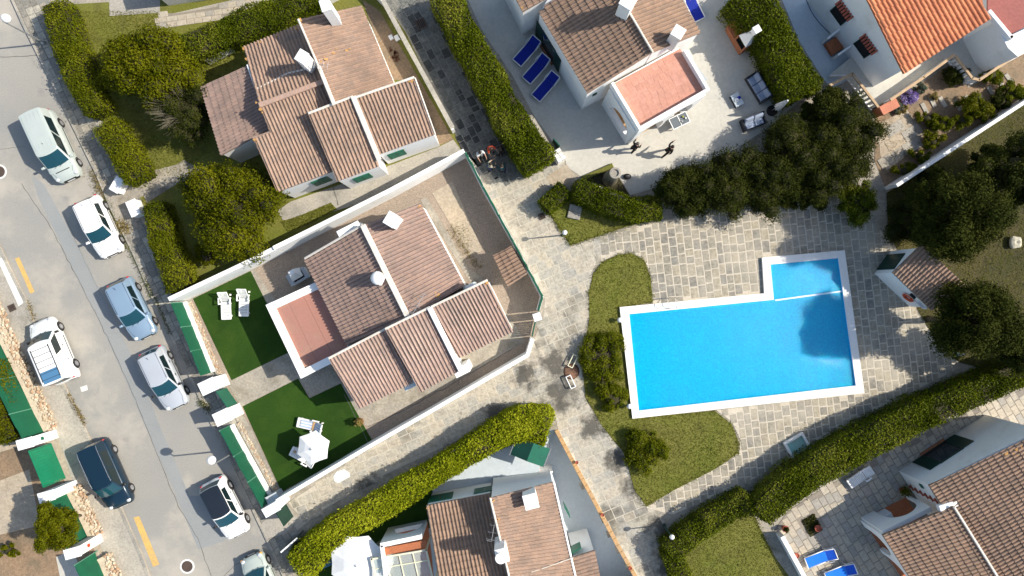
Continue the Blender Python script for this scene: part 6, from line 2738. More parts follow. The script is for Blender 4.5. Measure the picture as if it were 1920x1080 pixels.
# boundary wall with ochre cap and two small pots on it
c = P(1100, 910)
w = thing('garden_wall', 'low wall with ochre capping right of the lower centre villa', 'wall', (c.x, c.y, G))
wall_run(w, [(1043, 806), (1065, 848), (1112, 935), (1158, 1022), (1205, 1105)], .62, .62, .20, 'white', z0=-1.7)
wall_run(w, [(1043, 806), (1027, 822), (1005, 889), (1036, 884)], G + .006, G + .006, .12, 'white', 'retaining_wall', z0=-1.7)
so = struct(sheet('lower_terrace', [(1036, 800), (1065, 848), (1112, 935), (1158, 1022), (1225, 1130), (1070, 1130), (1030, 890), (1000, 892)], -1.65, MT['bluefloor']))
wp = [P(x, y, .66) for x, y in [(1043, 806), (1065, 848), (1112, 935), (1158, 1022), (1205, 1105)]]
for a, b in zip(wp[:-1], wp[1:]):
    d = b - a
    n = round(d.length / .5)
    for k in range(n):
        m = MB()
        m.box(a.lerp(b, (k + .5) / n), (d.length / n - .012, .27, .06), math.atan2(d.y, d.x) + RNG.gauss(0, .01), bev=.015)
        m.build('cap_tile', MT['capstone'], w)
for lab, x, y in (('small dark pot on the upper part of the ochre capped wall', 1081, 866), ('small clay pot halfway down the ochre capped wall', 1129, 964), ('small brown pot on the lowest stretch of the ochre capped wall', 1181, 1064)):
    p = P(x, y, .7)
    t = thing('flower_pot', lab, 'pot', (p.x, p.y, .69))
    m = MB()
    m.lathe((p.x, p.y, .69), [(.07, 0), (.10, .16), (.12, .18), (.10, .19), (.08, .15)], 12)
    m.build('pot', MT['hood'], t)
    m = MB()
    m.lathe((p.x, p.y, .82), [(.09, 0), (.01, .02)], 10)
    m.build('soil', MT['twig'], t)
# garden swing with two-panel green canopy
sw = thing('garden_swing', 'garden swing with green gabled canopy under the bright hedge end', 'garden swing', local=True)
for sx, mat in ((-1, 'greendark'), (1, 'green')):  # half facing away from the sun is darker, shade put into the colour
    m = MB()
    m.add([(0, -.62, 1.98), (0, .62, 1.98), (sx * 1.12, .62, 1.80), (sx * 1.12, -.62, 1.80), (0, -.62, 1.95), (0, .62, 1.95), (sx * 1.12, .62, 1.77), (sx * 1.12, -.62, 1.77)], [(0, 1, 2, 3), (7, 6, 5, 4), (0, 3, 7, 4), (1, 5, 6, 2), (2, 6, 7, 3)])
    m.build('canopy_panel', MT['greendark' if mat == 'greendark' else 'green'], sw)
    m = MB()
    m.path([(sx * 1.16, -.70, 1.78), (sx * 1.16, .70, 1.78)], .03, 6)
    m.path([(sx * 1.16, -.55, 0), (sx * 1.16, 0, 1.8), (sx * 1.16, .55, 0)], .028, 6)
    m.build('end_frame', MT['steel'], sw)
m = MB()
m.box((0, .0, .48), (1.7, .5, .10), bev=.03)
m.build('seat', MT['green'], sw)
m = MB()
m.box((0, .28, .78), (1.7, .10, .5), bev=.03)
m.build('backrest', MT['green'], sw)
m = MB()
for sx in (-.8, .8):
    m.tube((sx, 0, .5), (sx, 0, 1.9), .015, n=5)
m.build('hanger', MT['steel'], sw)
place(sw, 994, 846, (.93, .36), G, 1.8)
parasol('large pale parasol at the bottom edge beside the glazed porch', 668, 1061, 1.85, 2.55, 8, 'whitefab', rot=1.2, drop=.5)
p = P(602, 1050, .6)
t = thing('covered_box', 'blue covered garden box beside the large parasol', 'storage box', (p.x, p.y, G))
m = MB()
m.box((p.x + .1, p.y, .40), (1.0, .95, .62), math.radians(25), bev=.04)
m.build('box', plain('petrol_blue', (.045, .16, .25), .6), t)
m = MB()
m.box((p.x + .1, p.y, .74), (1.06, 1.02, .05), math.radians(25), bev=.02)
m.build('cover', plain('petrol_blue_cover', (.06, .20, .31), .6), t)
a, b = P(541, 1019), P(571, 993)
t = thing('garden_gate', 'white and green gate at the street end of the bright hedge', 'gate', (a.x, a.y, G))
leaf_gate(t, a, b, G + .05, 1.5, 'greendark', 6)
m = MB()
m.box((a + b) / 2 + Vector((0, 0, 1.53)), ((b - a).length, .10, .06), math.atan2((b - a).y, (b - a).x))
m.build('top_rail', MT['white'], t)

# ---- lower right villa
DH[0] = .1
PATIO = [(1452, 995), (1475, 962), (1520, 930), (1640, 862), (1800, 780), (1930, 725), (1940, 1100), (1512, 1100)]
pat = struct(sheet('patio', PATIO, G + .012, MT['patiomortar']))
stones(pat, 'patio_tile', MT['patiostone'], PATIO, -59, .46, (.55, .85), .045, G + .012, .022, excl=[[(1690, 890), (1880, 790), (1960, 800), (1960, 1100), (1720, 1100)], [(1500, 972), (1528, 958), (1545, 990), (1515, 1008)]], limit=300, jit=.006)
c = P(1800, 960)
HF = thing('villa', 'lower right villa with brown roof, white arched porch and dark shutters', 'house', (c.x, c.y, G))
f1 = roof(HF, [(1903, 1160, 3.4), (1742, 910, 3.4), (1985, 793, 5.2), (2150, 1050, 5.2)], 'tileC', clip=[(1742, 910), (1800, 886), (1950, 812), (1960, 1100), (1872, 1100), (1786, 951), (1764, 946)], budget=170, tw=.235, tl=.44)
wf1, pf1 = body(HF, f1, inset=.03, poly=[on_plane(x, y, f1['E0'], f1['n']) for x, y in [(1742, 910), (1955, 805), (2110, 1050), (1880, 1120)]])
f2 = roof(HF, [(1742, 1140, 2.95), (1655, 1003, 2.95), (1788, 949, 3.75), (1890, 1110, 3.75)], 'tileC', budget=130, tw=.225, tl=.40)
strip(f2['deck'], (1788, 950, 3.86), (1875, 1090, 3.86), .14, .08, 'ridge')
m = MB()
p, q_ = P(1762, 952, 3.6), P(1790, 943, 3.6)
d = q_ - p
m.box((p + q_) / 2, (d.length + .2, .38, .30), math.atan2(d.y, d.x), bev=.03)
m.build('parapet_end', MT['white'], HF)
lichen(f1['deck'], f1, [(1886, 850, .3), (1905, 842, .25)])
dw = south_window(wf1, pf1, (1777, 862), 0, 1.7, .25, 2.15, 'open')
# round green wall lamp and stepped brick trim on the short west wall
k, a, b, n_ = edge_facing(pf1, Vector((-.85, -.5, 0)))
u = (b - a).normalized()
R = Matrix((u, n_, Vector((0, 0, 1)))).transposed()
tgt = P(1727, 912, 2.3)
s = (tgt - a).dot(u)
m = MB()
m.box(a + u * s + n_ * .04 + Vector((0, 0, 2.3)), (.30, .06, .30), mat=R, bev=.025)
m.build('wall_plate', MT['green'], wf1)
for i in range(6):
    tgt = P(1704 + i * 9.6, 918 + i * 4.8, .6 + .5 * i)
    s = (tgt - a).dot(u)
    for dz, ww, hh in ((0, .42, .07), (-.12, .08, .30)):
        m = MB()
        m.box(a + u * s + n_ * .05 + Vector((0, 0, .6 + .5 * i + dz)), (ww, .10, hh), mat=R)
        m.build('brick_trim', MT['hood'], wf1)
# porch
a, b = P(1614, 972), P(1700, 929)
L = (b - a).length
arch_wall(HF, b, a, 2.75, [(L * .38, L * .34, 1.0, 1.3, .0), ])
a2_, b2_ = P(1614, 972), P(1700, 1100)
L = (b2_ - a2_).length
arch_wall(HF, a2_, b2_, 2.72, [(L * .26, L * .16, .9, 1.2, .0), (L * .66, L * .18, .9, 1.2, .0)])
struct(sheet('porch_floor', [(1616, 974), (1699, 932), (1770, 1050), (1740, 1100), (1702, 1100)], G + .05, MT['terracotta']))
m = MB()
p, q_ = P(1640, 952, .75), P(1678, 933, .75)
m2 = MB()
p = P(1660, 968, .5)
t = thing('washing_machine', 'white appliance standing inside the arched porch', 'appliance', (p.x, p.y, G))
m.box((p.x, p.y, .55), (.62, .6, .82), math.radians(27), bev=.03)
m.build('cabinet', MT['whiteplastic'], t)
m2.box((p.x, p.y, .985), (.50, .48, .03), math.radians(27), bev=.01)
m2.build('lid', plain('pale_lid', (.60, .68, .72), .4), t)
# planting square, pots, low wall, hose
p = P(1521, 984)
t = thing('planting_bed', 'square soil bed cut out of the lower right patio', 'planting bed', (p.x, p.y, G))
m = MB()
m.box((p.x, p.y, G + .02), (1.25, .95, .05), math.radians(-60))
m.build('soil', MT['twig'], t)
stuff_p = scatter_in([(1505, 975), (1527, 962), (1540, 988), (1517, 1003)], 260, G + .08)
nv = np.zeros_like(stuff_p)
nv[:, 2] = .6
leaf_object('ground_cover', stuff_p, nv, .13, LM['dark'], t, rnd=.8)


def pot(label, x, y, r, h, mat='hood', leaf=None, lr=.3, lh=.4, cat='potted plant'):
    p = P(x, y, h)
    t = thing('potted_plant', label, cat, (p.x, p.y, G))
    m = MB()
    m.lathe((p.x, p.y, G), [(r * .7, 0), (r, h * .9), (r * 1.12, h * .92), (r * 1.1, h), (r * .9, h), (r * .85, h * .85)], 14)
    m.build('pot', MT[mat], t)
    if leaf:
        n = int(600 * lr)
        d = NPR.normal(0, 1, (n, 3))
        d /= np.linalg.norm(d, axis=1)[:, None]
        pp = d * np.array([lr, lr, lh]) * NPR.uniform(.4, 1, n)[:, None] + np.array([p.x, p.y, G + h + lh * .7])
        leaf_object('foliage', pp, d + np.array([0, 0, .5]), .13, LM[leaf], t)
    return t


pot('terracotta pot inside the square soil bed', 1533, 990, .20, .35)
pot('dark red pot at the hedge end of the lower right patio', 1472, 991, .20, .35, leaf='dark', lr=.18, lh=.2)
pot('yellow-green plant at the foot of the lower right villa corner', 1692, 919, .18, .3, leaf='bush', lr=.36, lh=.4)
pot('clay pot by the white patio wall', 1493, 1041, .16, .3)
pot('dark leafy pot plant standing where turf meets paving below the middle villa', 675, 790, .22, .35, leaf='dry', lr=.34, lh=.35)
c = P(1470, 1030)
w = thing('garden_wall', 'white low wall on the left side of the lower right patio', 'wall', (c.x, c.y, G))
wall_run(w, [(1456, 996), (1486, 1050), (1516, 1105)], 1.0, 1.0, .28, 'white')
m = MB()
m.path([P(1475, 1026, .8), P(1485, 1034, .2), P(1494, 1046, .14)], .015, 5)
tag(m.build('garden_hose', MT['black']), 'short dark hose hanging on the white patio wall', 'hose')

# ---- upper centre terrace and its furniture
TERC = [(868, -20), (905, 60), (960, 140), (1000, 215), (1060, 300), (1062, 312), (1092, 333), (1148, 311), (1182, 366), (1230, 352), (1300, 330), (1440, 240), (1500, 190), (1480, 120), (1420, 60), (1370, -20)]
struct(sheet('terrace', TERC, G + .008, MT['conc']))
struct(sheet('terrace_slab', [(985, 222), (1003, 220), (1040, 285), (1028, 300)], G + .014, MT['sandwalk']))
struct(sheet('entrance_slab', [(1025, 330), (1062, 308), (1078, 328), (1062, 345), (1035, 352)], G + .02, MT['sand']))
for i, (x, y) in enumerate(((988, 97), (1005.5, 130), (1023, 163))):
    o = lounger_mat(['navy blue lounger by the wall, nearest the top of its row of three', 'navy blue lounger in the middle of the row of three', 'navy blue lounger lowest in the row of three'][i], 'navyfab', 'navy loungers beside the upper centre villa')
    place(o, x, y, (-.66, .75), G, .35)
place(lounger_mat('navy blue lounger standing alone at the top picture edge', 'navyfab', 'navy loungers beside the upper centre villa'), 1299, 12, (.45, .9), G, .35)
MT['deepblue'] = plain('royal_blue_fabric', (.005, .085, .55), .75, var=.15)
for i, (x, y) in enumerate(((1538, 1045), (1575, 1073))):
    o = lounger_mat(['bright blue lounger nearer the square soil bed', 'bright blue lounger at the very bottom edge of the patio'][i], 'bluefab', 'blue loungers on the lower right patio', 'deepblue', back=.25)
    place(o, x, y, (-.92, .36), G, .35)
place(lounger_slat('white slatted lounger against the long hedge on the lower right patio', back=.10), 1613, 893, (-.80, .56), G, .35)
place(lounger_slat('white slatted lounger on the upper turf, left of the pair', 'white loungers on the turf'), 424, 572, (.04, 1), G, .35)
place(lounger_slat('white slatted lounger on the upper turf, right of the pair', 'white loungers on the turf'), 458, 566, (-.02, 1), G, .35)
place(lounger_slat('white lounger with blue striped mattress above the small parasol', 'white loungers on the turf', stripe='skyfab', towel='capstone'), 584, 797, (-.97, -.22), G, .35)
place(lounger_slat('white lounger half hidden under the small parasol', 'white loungers on the turf', back=.35), 570, 857, (-.88, -.46), G, .35)
place(lounger_slat('white lounger beside the bright hedge at the bottom edge', back=.3), 584, 1052, (-.45, .9), G, .35)
p = P(553, 847, .42)
hat = MB()
hat.lathe((p.x, p.y, .38), [(.20, 0), (.19, .015), (.10, .02), (.09, .10), (.05, .12)], 18)
tag(hat.build('straw_hat', MT['wood'], smooth=True), 'straw hat lying on the lounger under the small parasol', 'hat')
parasol('small white hexagonal parasol on the lower turf', 584, 842, 1.12, 2.3, 6, 'whitefab', rot=math.radians(82), drop=.42)
sofa('three-seat grey sofa with blue cushions on the upper terrace', 1418, 168, (-.85, .52), 3, 2.0)
sofa('two-seat grey sofa with blue cushions beside the big bushes', 1408, 231, (.35, .94), 2, 1.55)
p = P(1382, 187, .4)
t = thing('coffee_table', 'low grey coffee table with a blue item between the sofas', 'table', (p.x, p.y, G))
a_ = math.radians(-62)
m = MB()
m.box((p.x, p.y, .25), (.85, .55, .30), a_, bev=.02)
m.build('base', MT['greyrattan'], t)
m = MB()
m.box((p.x, p.y, .42), (.88, .58, .04), a_, bev=.01)
m.build('top', plain('pale_glass_top', (.50, .56, .60), .15), t)
m = MB()
m.box((p.x + .1, p.y + .12, .455), (.26, .20, .03), .5, bev=.01)
tag(m.build('book', MT['navyfab']), 'small dark blue book on the low grey coffee table', 'book')
m = MB()
m.lathe((p.x - .05, p.y - .05, .44), [(.05, 0), (.14, .06), (.13, .06), (.04, .015)], 14)
tag(m.build('bowl', MT['whiteplastic'], smooth=True), 'shallow white bowl on the low grey coffee table', 'bowl')
# folded parasol on a black base
p = P(1447, 208, .1)
t = thing('parasol', 'folded white cantilever parasol on a round black base', 'parasol', (p.x, p.y, G))
m = MB()
m.lathe((p.x, p.y, G), [(.36, 0), (.36, .08), (.30, .12), (.05, .14)], 20)
m.build('base', MT['black'], t)
m = MB()
m.tube((p.x, p.y, G), (p.x, p.y, 2.7), .035, n=8)
m.build('pole', MT['steel'], t)
m = MB()
k = 10
top, bot = 2.65, 1.0
vs = []
for z, r in ((top, .06), (2.2, .13), (1.6, .20), (bot, .26)):
    for i in range(2 * k):
        a_ = math.pi * i / k
        rr = r * (1.0 if i % 2 else .62)
        vs.append((p.x + .05 + rr * math.cos(a_), p.y + rr * math.sin(a_), z))
fs = []
for q_ in range(3):
    for i in range(2 * k):
        j = (i + 1) % (2 * k)
        fs.append((q_ * 2 * k + i, q_ * 2 * k + j, (q_ + 1) * 2 * k + j, (q_ + 1) * 2 * k + i))
fs.append(tuple(range(2 * k)))
m.add(vs, [f[::-1] for f in fs])
m.build('folded_canopy', MT['whitefab'], t)
# table with chairs outside the arches
p = P(1274, 226, .75)
t = thing('dining_table', 'white metal table with dark top by the porch arches', 'table', (p.x, p.y, G))
a_ = math.radians(26)
R2 = Matrix.Rotation(a_, 3, 'Z')
m = MB()
m.box((p.x, p.y, .74), (1.15, .72, .03), a_)
m.build('top', plain('dark_mesh_top', (.13, .15, .17), .5), t)
m = MB()
for sy in (-1, 1):
    m.box(Vector((p.x, p.y, .75)) + R2 @ Vector((0, sy * .37, 0)), (1.24, .05, .05), a_)
for sx in (-1, 0, 1):
    m.box(Vector((p.x, p.y, .757)) + R2 @ Vector((sx * .60, 0, 0)), (.05, .69, .045), a_)
m.build('rim', MT['whiteplastic'], t)
for sx in (-1, 1):
    for sy in (-1, 1):
        m = MB()
        m.box(Vector((p.x, p.y, .42)) + R2 @ Vector((sx * .52, sy * .30, 0)), (.05, .05, .64), a_)
        m.build('leg', MT['whiteplastic'], t)
for k, (dx, dy, lab, mt) in enumerate(((.30, .12, 'small yellow-green jar on the white metal table', 'bushpot'), (.12, -.14, 'grey mug on the white metal table', 'steel'), (.42, -.05, 'white cup on the white metal table', 'whiteplastic'))):
    o = Vector((p.x, p.y, .758)) + R2 @ Vector((dx, dy, 0))
    m = MB()
    m.lathe(o, [(.05, 0), (.06, .10), (.045, .11), (.03, .09)], 10)
    tag(m.build('cup', MT.get(mt) or plain('lime_jar', (.35, .38, .04), .5), smooth=True), lab, 'cup')


def chair(label, px, py, d):
    t = thing('garden_chair', label, 'chair', group='white chairs round the porch table', local=True)
    m = MB()
    m.box((0, 0, .45), (.44, .44, .03), bev=.01)
    m.build('seat', MT['whiteplastic'], t)
    m = MB()
    for k in range(5):
        m.box((-.21, -.18 + k * .09, .66), (.02, .05, .40))
    m.box((-.21, 0, .88), (.03, .44, .06), bev=.01)
    m.build('backrest', MT['whiteplastic'], t)
    for sx in (-1, 1):
        for sy in (-1, 1):
            m = MB()
            m.box((sx * .19, sy * .19, .22), (.04, .04, .44))
            m.build('leg', MT['whiteplastic'], t)
    place(t, px, py, d, G, .45)
    return t


chair('white chair at the wall side of the porch table, left one', 1257, 217, (.45, .9))
chair('white chair at the wall side of the porch table, right one', 1279, 207, (.45, .9))
# brick barbecue with white hood
bq = thing('barbecue', 'brick barbecue with white tapered hood beside the dark hedge', 'barbecue', local=True)
m = MB()
m.box((0, .0, .45), (.75, 1.9, .70), bev=.02)
m.build('brick_base', MT['brick'], bq)
m = MB()
m.box((.05, -.55, .82), (.85, .95, .06), bev=.01)
m.build('worktop', MT['terracotta'], bq)
for sx, sy, sz in ((-.30, .45, 1.0), (.0, .02, 1.0), (.0, .88, 1.0)):
    m = MB()
    m.box((sx, sy, 1.05), (.12 if sx else .72, .92 if sx else .10, .55), bev=.01)
    m.build('hearth_wall', MT['brick'], bq)
m = MB()
m.box((.12, .45, .83), (.5, .72, .05))
m.build('grill', MT['blackgap'], bq)
m = MB()
bz, tz = 1.33, 2.15
m.add([(-.36, .0, bz), (.30, .0, bz), (.30, .9, bz), (-.36, .9, bz), (-.36, .28, tz), (-.02, .28, tz), (-.02, .62, tz), (-.36, .62, tz)], [(0, 1, 5, 4), (1, 2, 6, 5), (2, 3, 7, 6), (3, 0, 4, 7), (4, 5, 6, 7)])
m.box((-.19, .45, 2.45), (.36, .36, .60), bev=.02)
m.build('hood', MT['white'], bq)
m = MB()
m.box((-.19, .45, 2.80), (.46, .46, .07), bev=.02)
m.build('chimney_cap', MT['white'], bq)
place(bq, 1384, 72, (-.87, .49), G, .5)
bq2 = thing('barbecue', 'white built-in barbecue on the gravel beside the middle villa', 'barbecue', local=True)
m = MB()
m.box((0, 0, .42), (.70, 1.25, .70), bev=.02)
m.build('base', MT['white'], bq2)
m = MB()
m.box((.02, 0, .80), (.80, 1.3, .06), bev=.01)
m.build('worktop', plain('grey_worktop', (.45, .48, .52), .6), bq2)
m = MB()
m.box((.05, .05, .84), (.45, .75, .03))
m.build('grill', MT['blackgap'], bq2)
m = MB()
m.add([(-.38, -.35, 1.15), (.22, -.35, 1.15), (.22, .45, 1.15), (-.38, .45, 1.15), (-.38, -.12, 1.75), (-.08, -.12, 1.75), (-.08, .22, 1.75), (-.38, .22, 1.75)], [(0, 1, 5, 4), (1, 2, 6, 5), (2, 3, 7, 6), (3, 0, 4, 7), (4, 5, 6, 7)])
m.box((-.33, .05, 1.0), (.10, .80, .36))
m.build('hood', MT['white'], bq2)
place(bq2, 560, 518, (.50, .86), G, .6)

# planter with cut palm trunk, gate pier, gate, dog-sized bag, concrete lids
PLT = [(1091, 334), (1147, 311), (1181, 367), (1136, 358)]
struct(sheet('planter_soil', PLT, G + .02, MT['twig']))
c = P(1120, 325)
t = thing('planter_edge', 'mossy green sloping edge of the triangular planter', 'planter edge', (c.x, c.y, G))
m = MB()
a, b = P(1091, 336), P(1148, 311)
d = (b - a)
m.box((a + b) / 2 + Vector((0, 0, .22)), (d.length, .30, .24), math.atan2(d.y, d.x), bev=.05)
m.build('moss_bank', MT['lawn'], t)
m = MB()
a, b = P(1091, 338), P(1136, 358)
d = (b - a)
m.box((a + b) / 2 + Vector((0, 0, .22)), (d.length, .14, .24), math.atan2(d.y, d.x), bev=.03)
m.build('kerb', MT['white'], t)
p = P(1143, 336, 0)
t = thing('palm_stump', 'thick grey cut palm trunk standing in the dark planter', 'tree stump', (p.x, p.y, G))
m = MB()
prof = []
for k in range(12):
    z = k / 11 * 2.3
    prof.append((.52 - .20 * (k / 11) ** .8 + (.03 if k % 2 else 0), z))
m.lathe((p.x, p.y, G), prof, 18)
m.build('trunk', MT['barkgrey'] if 'barkgrey' in MT else MT_BARE, t)
m = MB()
m.lathe((p.x, p.y, G + 2.3), [(.34, 0), (.36, .10), (.24, .12), (.20, .02)], 18)
m.build('cut_rim', MT['slab'], t)
p = P(1048, 291, 1.2)
t = thing('gate_pier', 'square entrance pier with tiled top beside the terrace hedge', 'gate pier', (p.x, p.y, G))
m = MB()
m.box((p.x, p.y, .62), (.55, .75, 1.05), math.radians(33), bev=.02)
m.build('pillar', MT['white'], t)
m = MB()
R3 = Matrix.Rotation(math.radians(33), 3, 'Z')
m.box((p.x, p.y, 1.17), (.62, .82, .06), math.radians(33))
m.build('cap', MT['sandwalk'], t)
for i in range(2):
    for j in range(3):
        m = MB()
        m.box(Vector((p.x, p.y, 1.215)) + R3 @ Vector(((i - .5) * .30, (j - 1) * .27, 0)), (.28, .25, .03), math.radians(33), bev=.008)
        m.build('cap_tile', MT['whitedirty'], t)
a, b = P(1036, 268), P(1047, 281)
t = thing('garden_gate', 'small teal gate leaf beside the tiled entrance pier', 'gate', (a.x, a.y, G))
leaf_gate(t, a, b, G + .05, 1.3, 'tealpaint' if 'tealpaint' in MT else 'green', 4)
p = P(1175, 332)
t = thing('bag', 'black bag lying on the terrace right of the palm trunk', 'bag', (p.x, p.y, G))
m = MB()
m.ball((p.x, p.y, G + .14), .20, 12, 6, sz=.65)
m.v = [(p.x + (x - p.x) * 1.35, y, z) for x, y, z in m.v]
m.build('bag_body', MT['black'], t, smooth=True)
m = MB()
m.path([(p.x - .12, p.y, G + .25), (p.x - .06, p.y, G + .36), (p.x + .08, p.y, G + .36), (p.x + .14, p.y, G + .25)], .015, 5)
m.build('handle', MT['steel'], t)
p = P(1077, 398)
t = thing('utility_chamber', 'pale concrete chamber with two lids on the triangular lawn', 'utility cover', (p.x, p.y, G))
a_ = math.radians(-12)
m = MB()
m.box((p.x, p.y, G + .07), (.86, .92, .12), a_, bev=.02)
m.build('base', MT['slab'], t)
for sy in (-1, 1):
    m = MB()
    m.box(Vector((p.x, p.y, G + .15)) + Matrix.Rotation(a_, 3, 'Z') @ Vector((0, sy * .24, 0)), (.84, .44, .05), a_, bev=.015)
    m.build('lid', MT['kerb'], t)

# white tube frames at the plaza, foot basin, shower, rock
for lab, x, y, d in (('cream tube frame by the lawn bush, upper of two', 1074, 677, (.45, -.9)), ('white tube frame by the lawn bush, lower of two', 1070, 716, (-.42, -.9))):
    t = thing('barrier_frame', lab, 'barrier', local=True, group='tube frames at the lawn edge')
    for sx in (-1, 1):
        m = MB()
        m.path([(sx * .42, -.16, 0), (sx * .42, -.16, .32), (sx * .42, .16, .32), (sx * .42, .16, 0)], .035, 6)
        m.build('hoop', MT['frame'] if 'cream' in lab else MT['whiteplastic'], t)
    for sy in (-1, 1):
        m = MB()
        m.tube((-.42, sy * .16, .32), (.42, sy * .16, .32), .035, n=6)
        m.build('rail', MT['frame'] if 'cream' in lab else MT['whiteplastic'], t)
    place(t, x, y, d, G, .4)
p = P(1071, 696)
t = thing('earth_mound', 'patch of bare reddish earth between the two tube frames', 'earth', (p.x, p.y, G))
m = MB()
m.lathe((p.x, p.y, G + .01), [(.55, 0), (.42, .04), (.20, .07), (.01, .08)], 16)
m.build('soil', surf('red_earth', (.25, .12, .07), (.17, .10, .065), low=2, hi=9, var=.5, bump=.8), t, smooth=True)
p = P(1496, 838, .2)
t = thing('foot_basin', 'shallow white-rimmed basin with teal bottom half under the hedge', 'foot bath', (p.x, p.y, G))
a_ = math.radians(30)
R4 = Matrix.Rotation(a_, 3, 'Z')
for dx, dy, sx, sy in ((-.66, 0, .16, 1.48), (.66, 0, .16, 1.48), (0, .66, 1.16, .16), (0, -.66, 1.16, .16)):
    m = MB()
    m.box(Vector((p.x, p.y, .23)) + R4 @ Vector((dx, dy, 0)), (sx, sy, .27), a_, bev=.02)
    m.build('rim', MT['coping'], t)
m = MB()
m.box((p.x, p.y, .15), (1.16, 1.16, .06), a_)
m.build('basin_bottom', surf('teal_basin', (.30, .56, .50), (.33, .37, .30), low=.9, hi=9, var=.2, bump=.1), t)
p = P(1806, 664, 2.0)
t = thing('outdoor_shower', 'white and teal outdoor shower near the tree by the pool', 'shower', (p.x, p.y, G))
m = MB()
m.tube((p.x, p.y, G), (p.x, p.y, 2.1), .05, n=10)
m.path([(p.x, p.y, 2.05), (p.x - .30, p.y - .05, 2.15), (p.x - .42, p.y - .06, 2.05)], .03, 8)
m.build('column', MT['white'], t)
m = MB()
m.lathe((p.x - .42, p.y - .06, 1.98), [(.12, 0), (.12, .03), (.03, .07)], 14)
m.build('shower_head', MT['green'], t)
m = MB()
m.box((p.x - .1, p.y, G + .03), (.9, .9, .06), .2, bev=.02)
m.build('tray', MT['slab'], t)
p = P(1897, 455)
bm = bmesh.new()
bmesh.ops.create_icosphere(bm, subdivisions=3, radius=.42)
for v in bm.verts:
    nz = math.sin(v.co.x * 9 + 1) * math.cos(v.co.y * 8) * .07 + math.sin(v.co.z * 11) * .04
    v.co *= 1 + nz * 2
    v.co.z *= .7
    r_ = math.hypot(v.co.x - .02, v.co.y)
    if v.co.z > .12 and r_ < .2:
        v.co.z -= (.2 - r_) * 1.0
me = bpy.data.meshes.new('rock')
bm.to_mesh(me)
bm.free()
me.materials.append(surf('pale_limestone', (.50, .46, .36), (.40, .37, .29), low=3, hi=12, var=.3, bump=.6))
o = bpy.data.objects.new('rock', me)
o.location = (p.x, p.y, G + .2)
COL.objects.link(o)
tag(o, 'pale hollow limestone rock on the shaded lawn at the right edge', 'rock')
# pale concrete spill and small objects on the alley, rubbish beside slate path
SP = [(625, 893), (632, 884), (645, 880), (655, 886), (656, 894), (645, 900), (634, 906), (627, 902)]
struct(sheet('concrete_patch', SP, G + .034, MT['whitedirty']))
for lab, x, y, s_, mt in (('white plastic bottle on the dirt strip by the ledge wall', 734, 72, .22, 'whiteplastic'), ('white tile on the dirt strip by the ledge wall', 745, 73, .25, 'white')):
    p = P(x, y)
    m = MB()
    m.box((p.x, p.y, G + .09), (s_ * 1.2, s_ * 1.5, .12), .5, bev=.03)
    tag(m.build('debris', MT[mt]), lab, 'debris')
DEB = [(730, 90), (742, 95), (752, 110), (745, 118), (736, 110)]
q = scatter_in(DEB, 26, G + .05)
m = MB()
for v in q:
    m.box(tuple(v), (RNG.uniform(.08, .3), RNG.uniform(.04, .1), .06), RNG.uniform(0, 3))
stuff(m.build('firewood_scraps', MT['brownwood']))


# ================================================================ hedges, trees, bushes
hedge('olive street hedge at the upper left, upper stretch beside the lamp', [(96, 5, 1.75), (125, 95, 1.85), (150, 160, 1.7), (172, 206, 1.5)], 1.9, 'olive', group='street hedges')
hedge('olive street hedge at the upper left, lower stretch by the driveway', [(192, 232, 1.7), (226, 285, 1.75), (250, 333, 1.6)], 1.9, 'olive', group='street hedges')
hedge('olive street hedge below the driveway beside the white hatchback', [(284, 385, 1.4), (300, 455, 1.7), (332, 540, 1.7)], 1.8, 'olive', group='street hedges')
hedge('dark leafy hedge along the top border above the weathered wall', [(340, 88, 2.0), (420, 56, 1.8), (500, 24, 1.6), (590, -16, 1.6)], 2.0, 'pitt')
hedge('dense hedge between slate path and upper terrace', [(832, -20, 1.8), (875, 75, 1.9), (935, 180, 2.0), (985, 265, 2.1), (1012, 305, 2.2)], 2.5, 'pitt', size=.13)
hedge('short clipped hedge block by the plaza entrance', [(1022, 388, 1.2), (1060, 352, 1.3)], 1.3, 'pitt')
hedge('clipped hedge running along the triangular planter', [(1082, 352, 1.2), (1128, 375, 1.5), (1185, 394, 1.5), (1240, 388, 1.6)], 1.6, 'pitt')
hedge('tall dark hedge right of the upper terrace', [(1402, -20, 2.8), (1458, 65, 2.0), (1490, 130, 2.5), (1514, 168, 2.6)], 2.6, 'pitt', dens=400, size=.14)
hedge('bright yellow-green hedge along the alley above the lower centre villa', [(556, 1068, 2.2), (610, 1015, 1.7), (740, 938, 1.6), (850, 868, 1.7), (940, 812, 1.9), (985, 797, 2.5), (1026, 804, 2.5)], 2.2, 'bright', dens=460, size=.14, bump=.18)
hedge('long hedge between pool terrace and lower right patio', [(1432, 968, 1.7), (1500, 907, 2.0), (1600, 848, 2.0), (1740, 778, 1.9), (1870, 722, 1.8), (1945, 690, 1.8)], 2.3, 'pitt', size=.13)
hedge('hedge along the top of the bottom lawn', [(1256, 1040, 1.6), (1320, 990, 1.5), (1405, 940, 1.5)], 1.7, 'pitt')
hedge('hedge running down the left side of the bottom lawn', [(1258, 1035, 1.3), (1282, 1100, 1.3)], 1.5, 'pitt')
hedge('hedge mass at the left picture edge above the first white pier', [(-50, 690, 2.0), (-20, 760, 2.0), (0, 825, 1.8)], 2.2, 'bush')

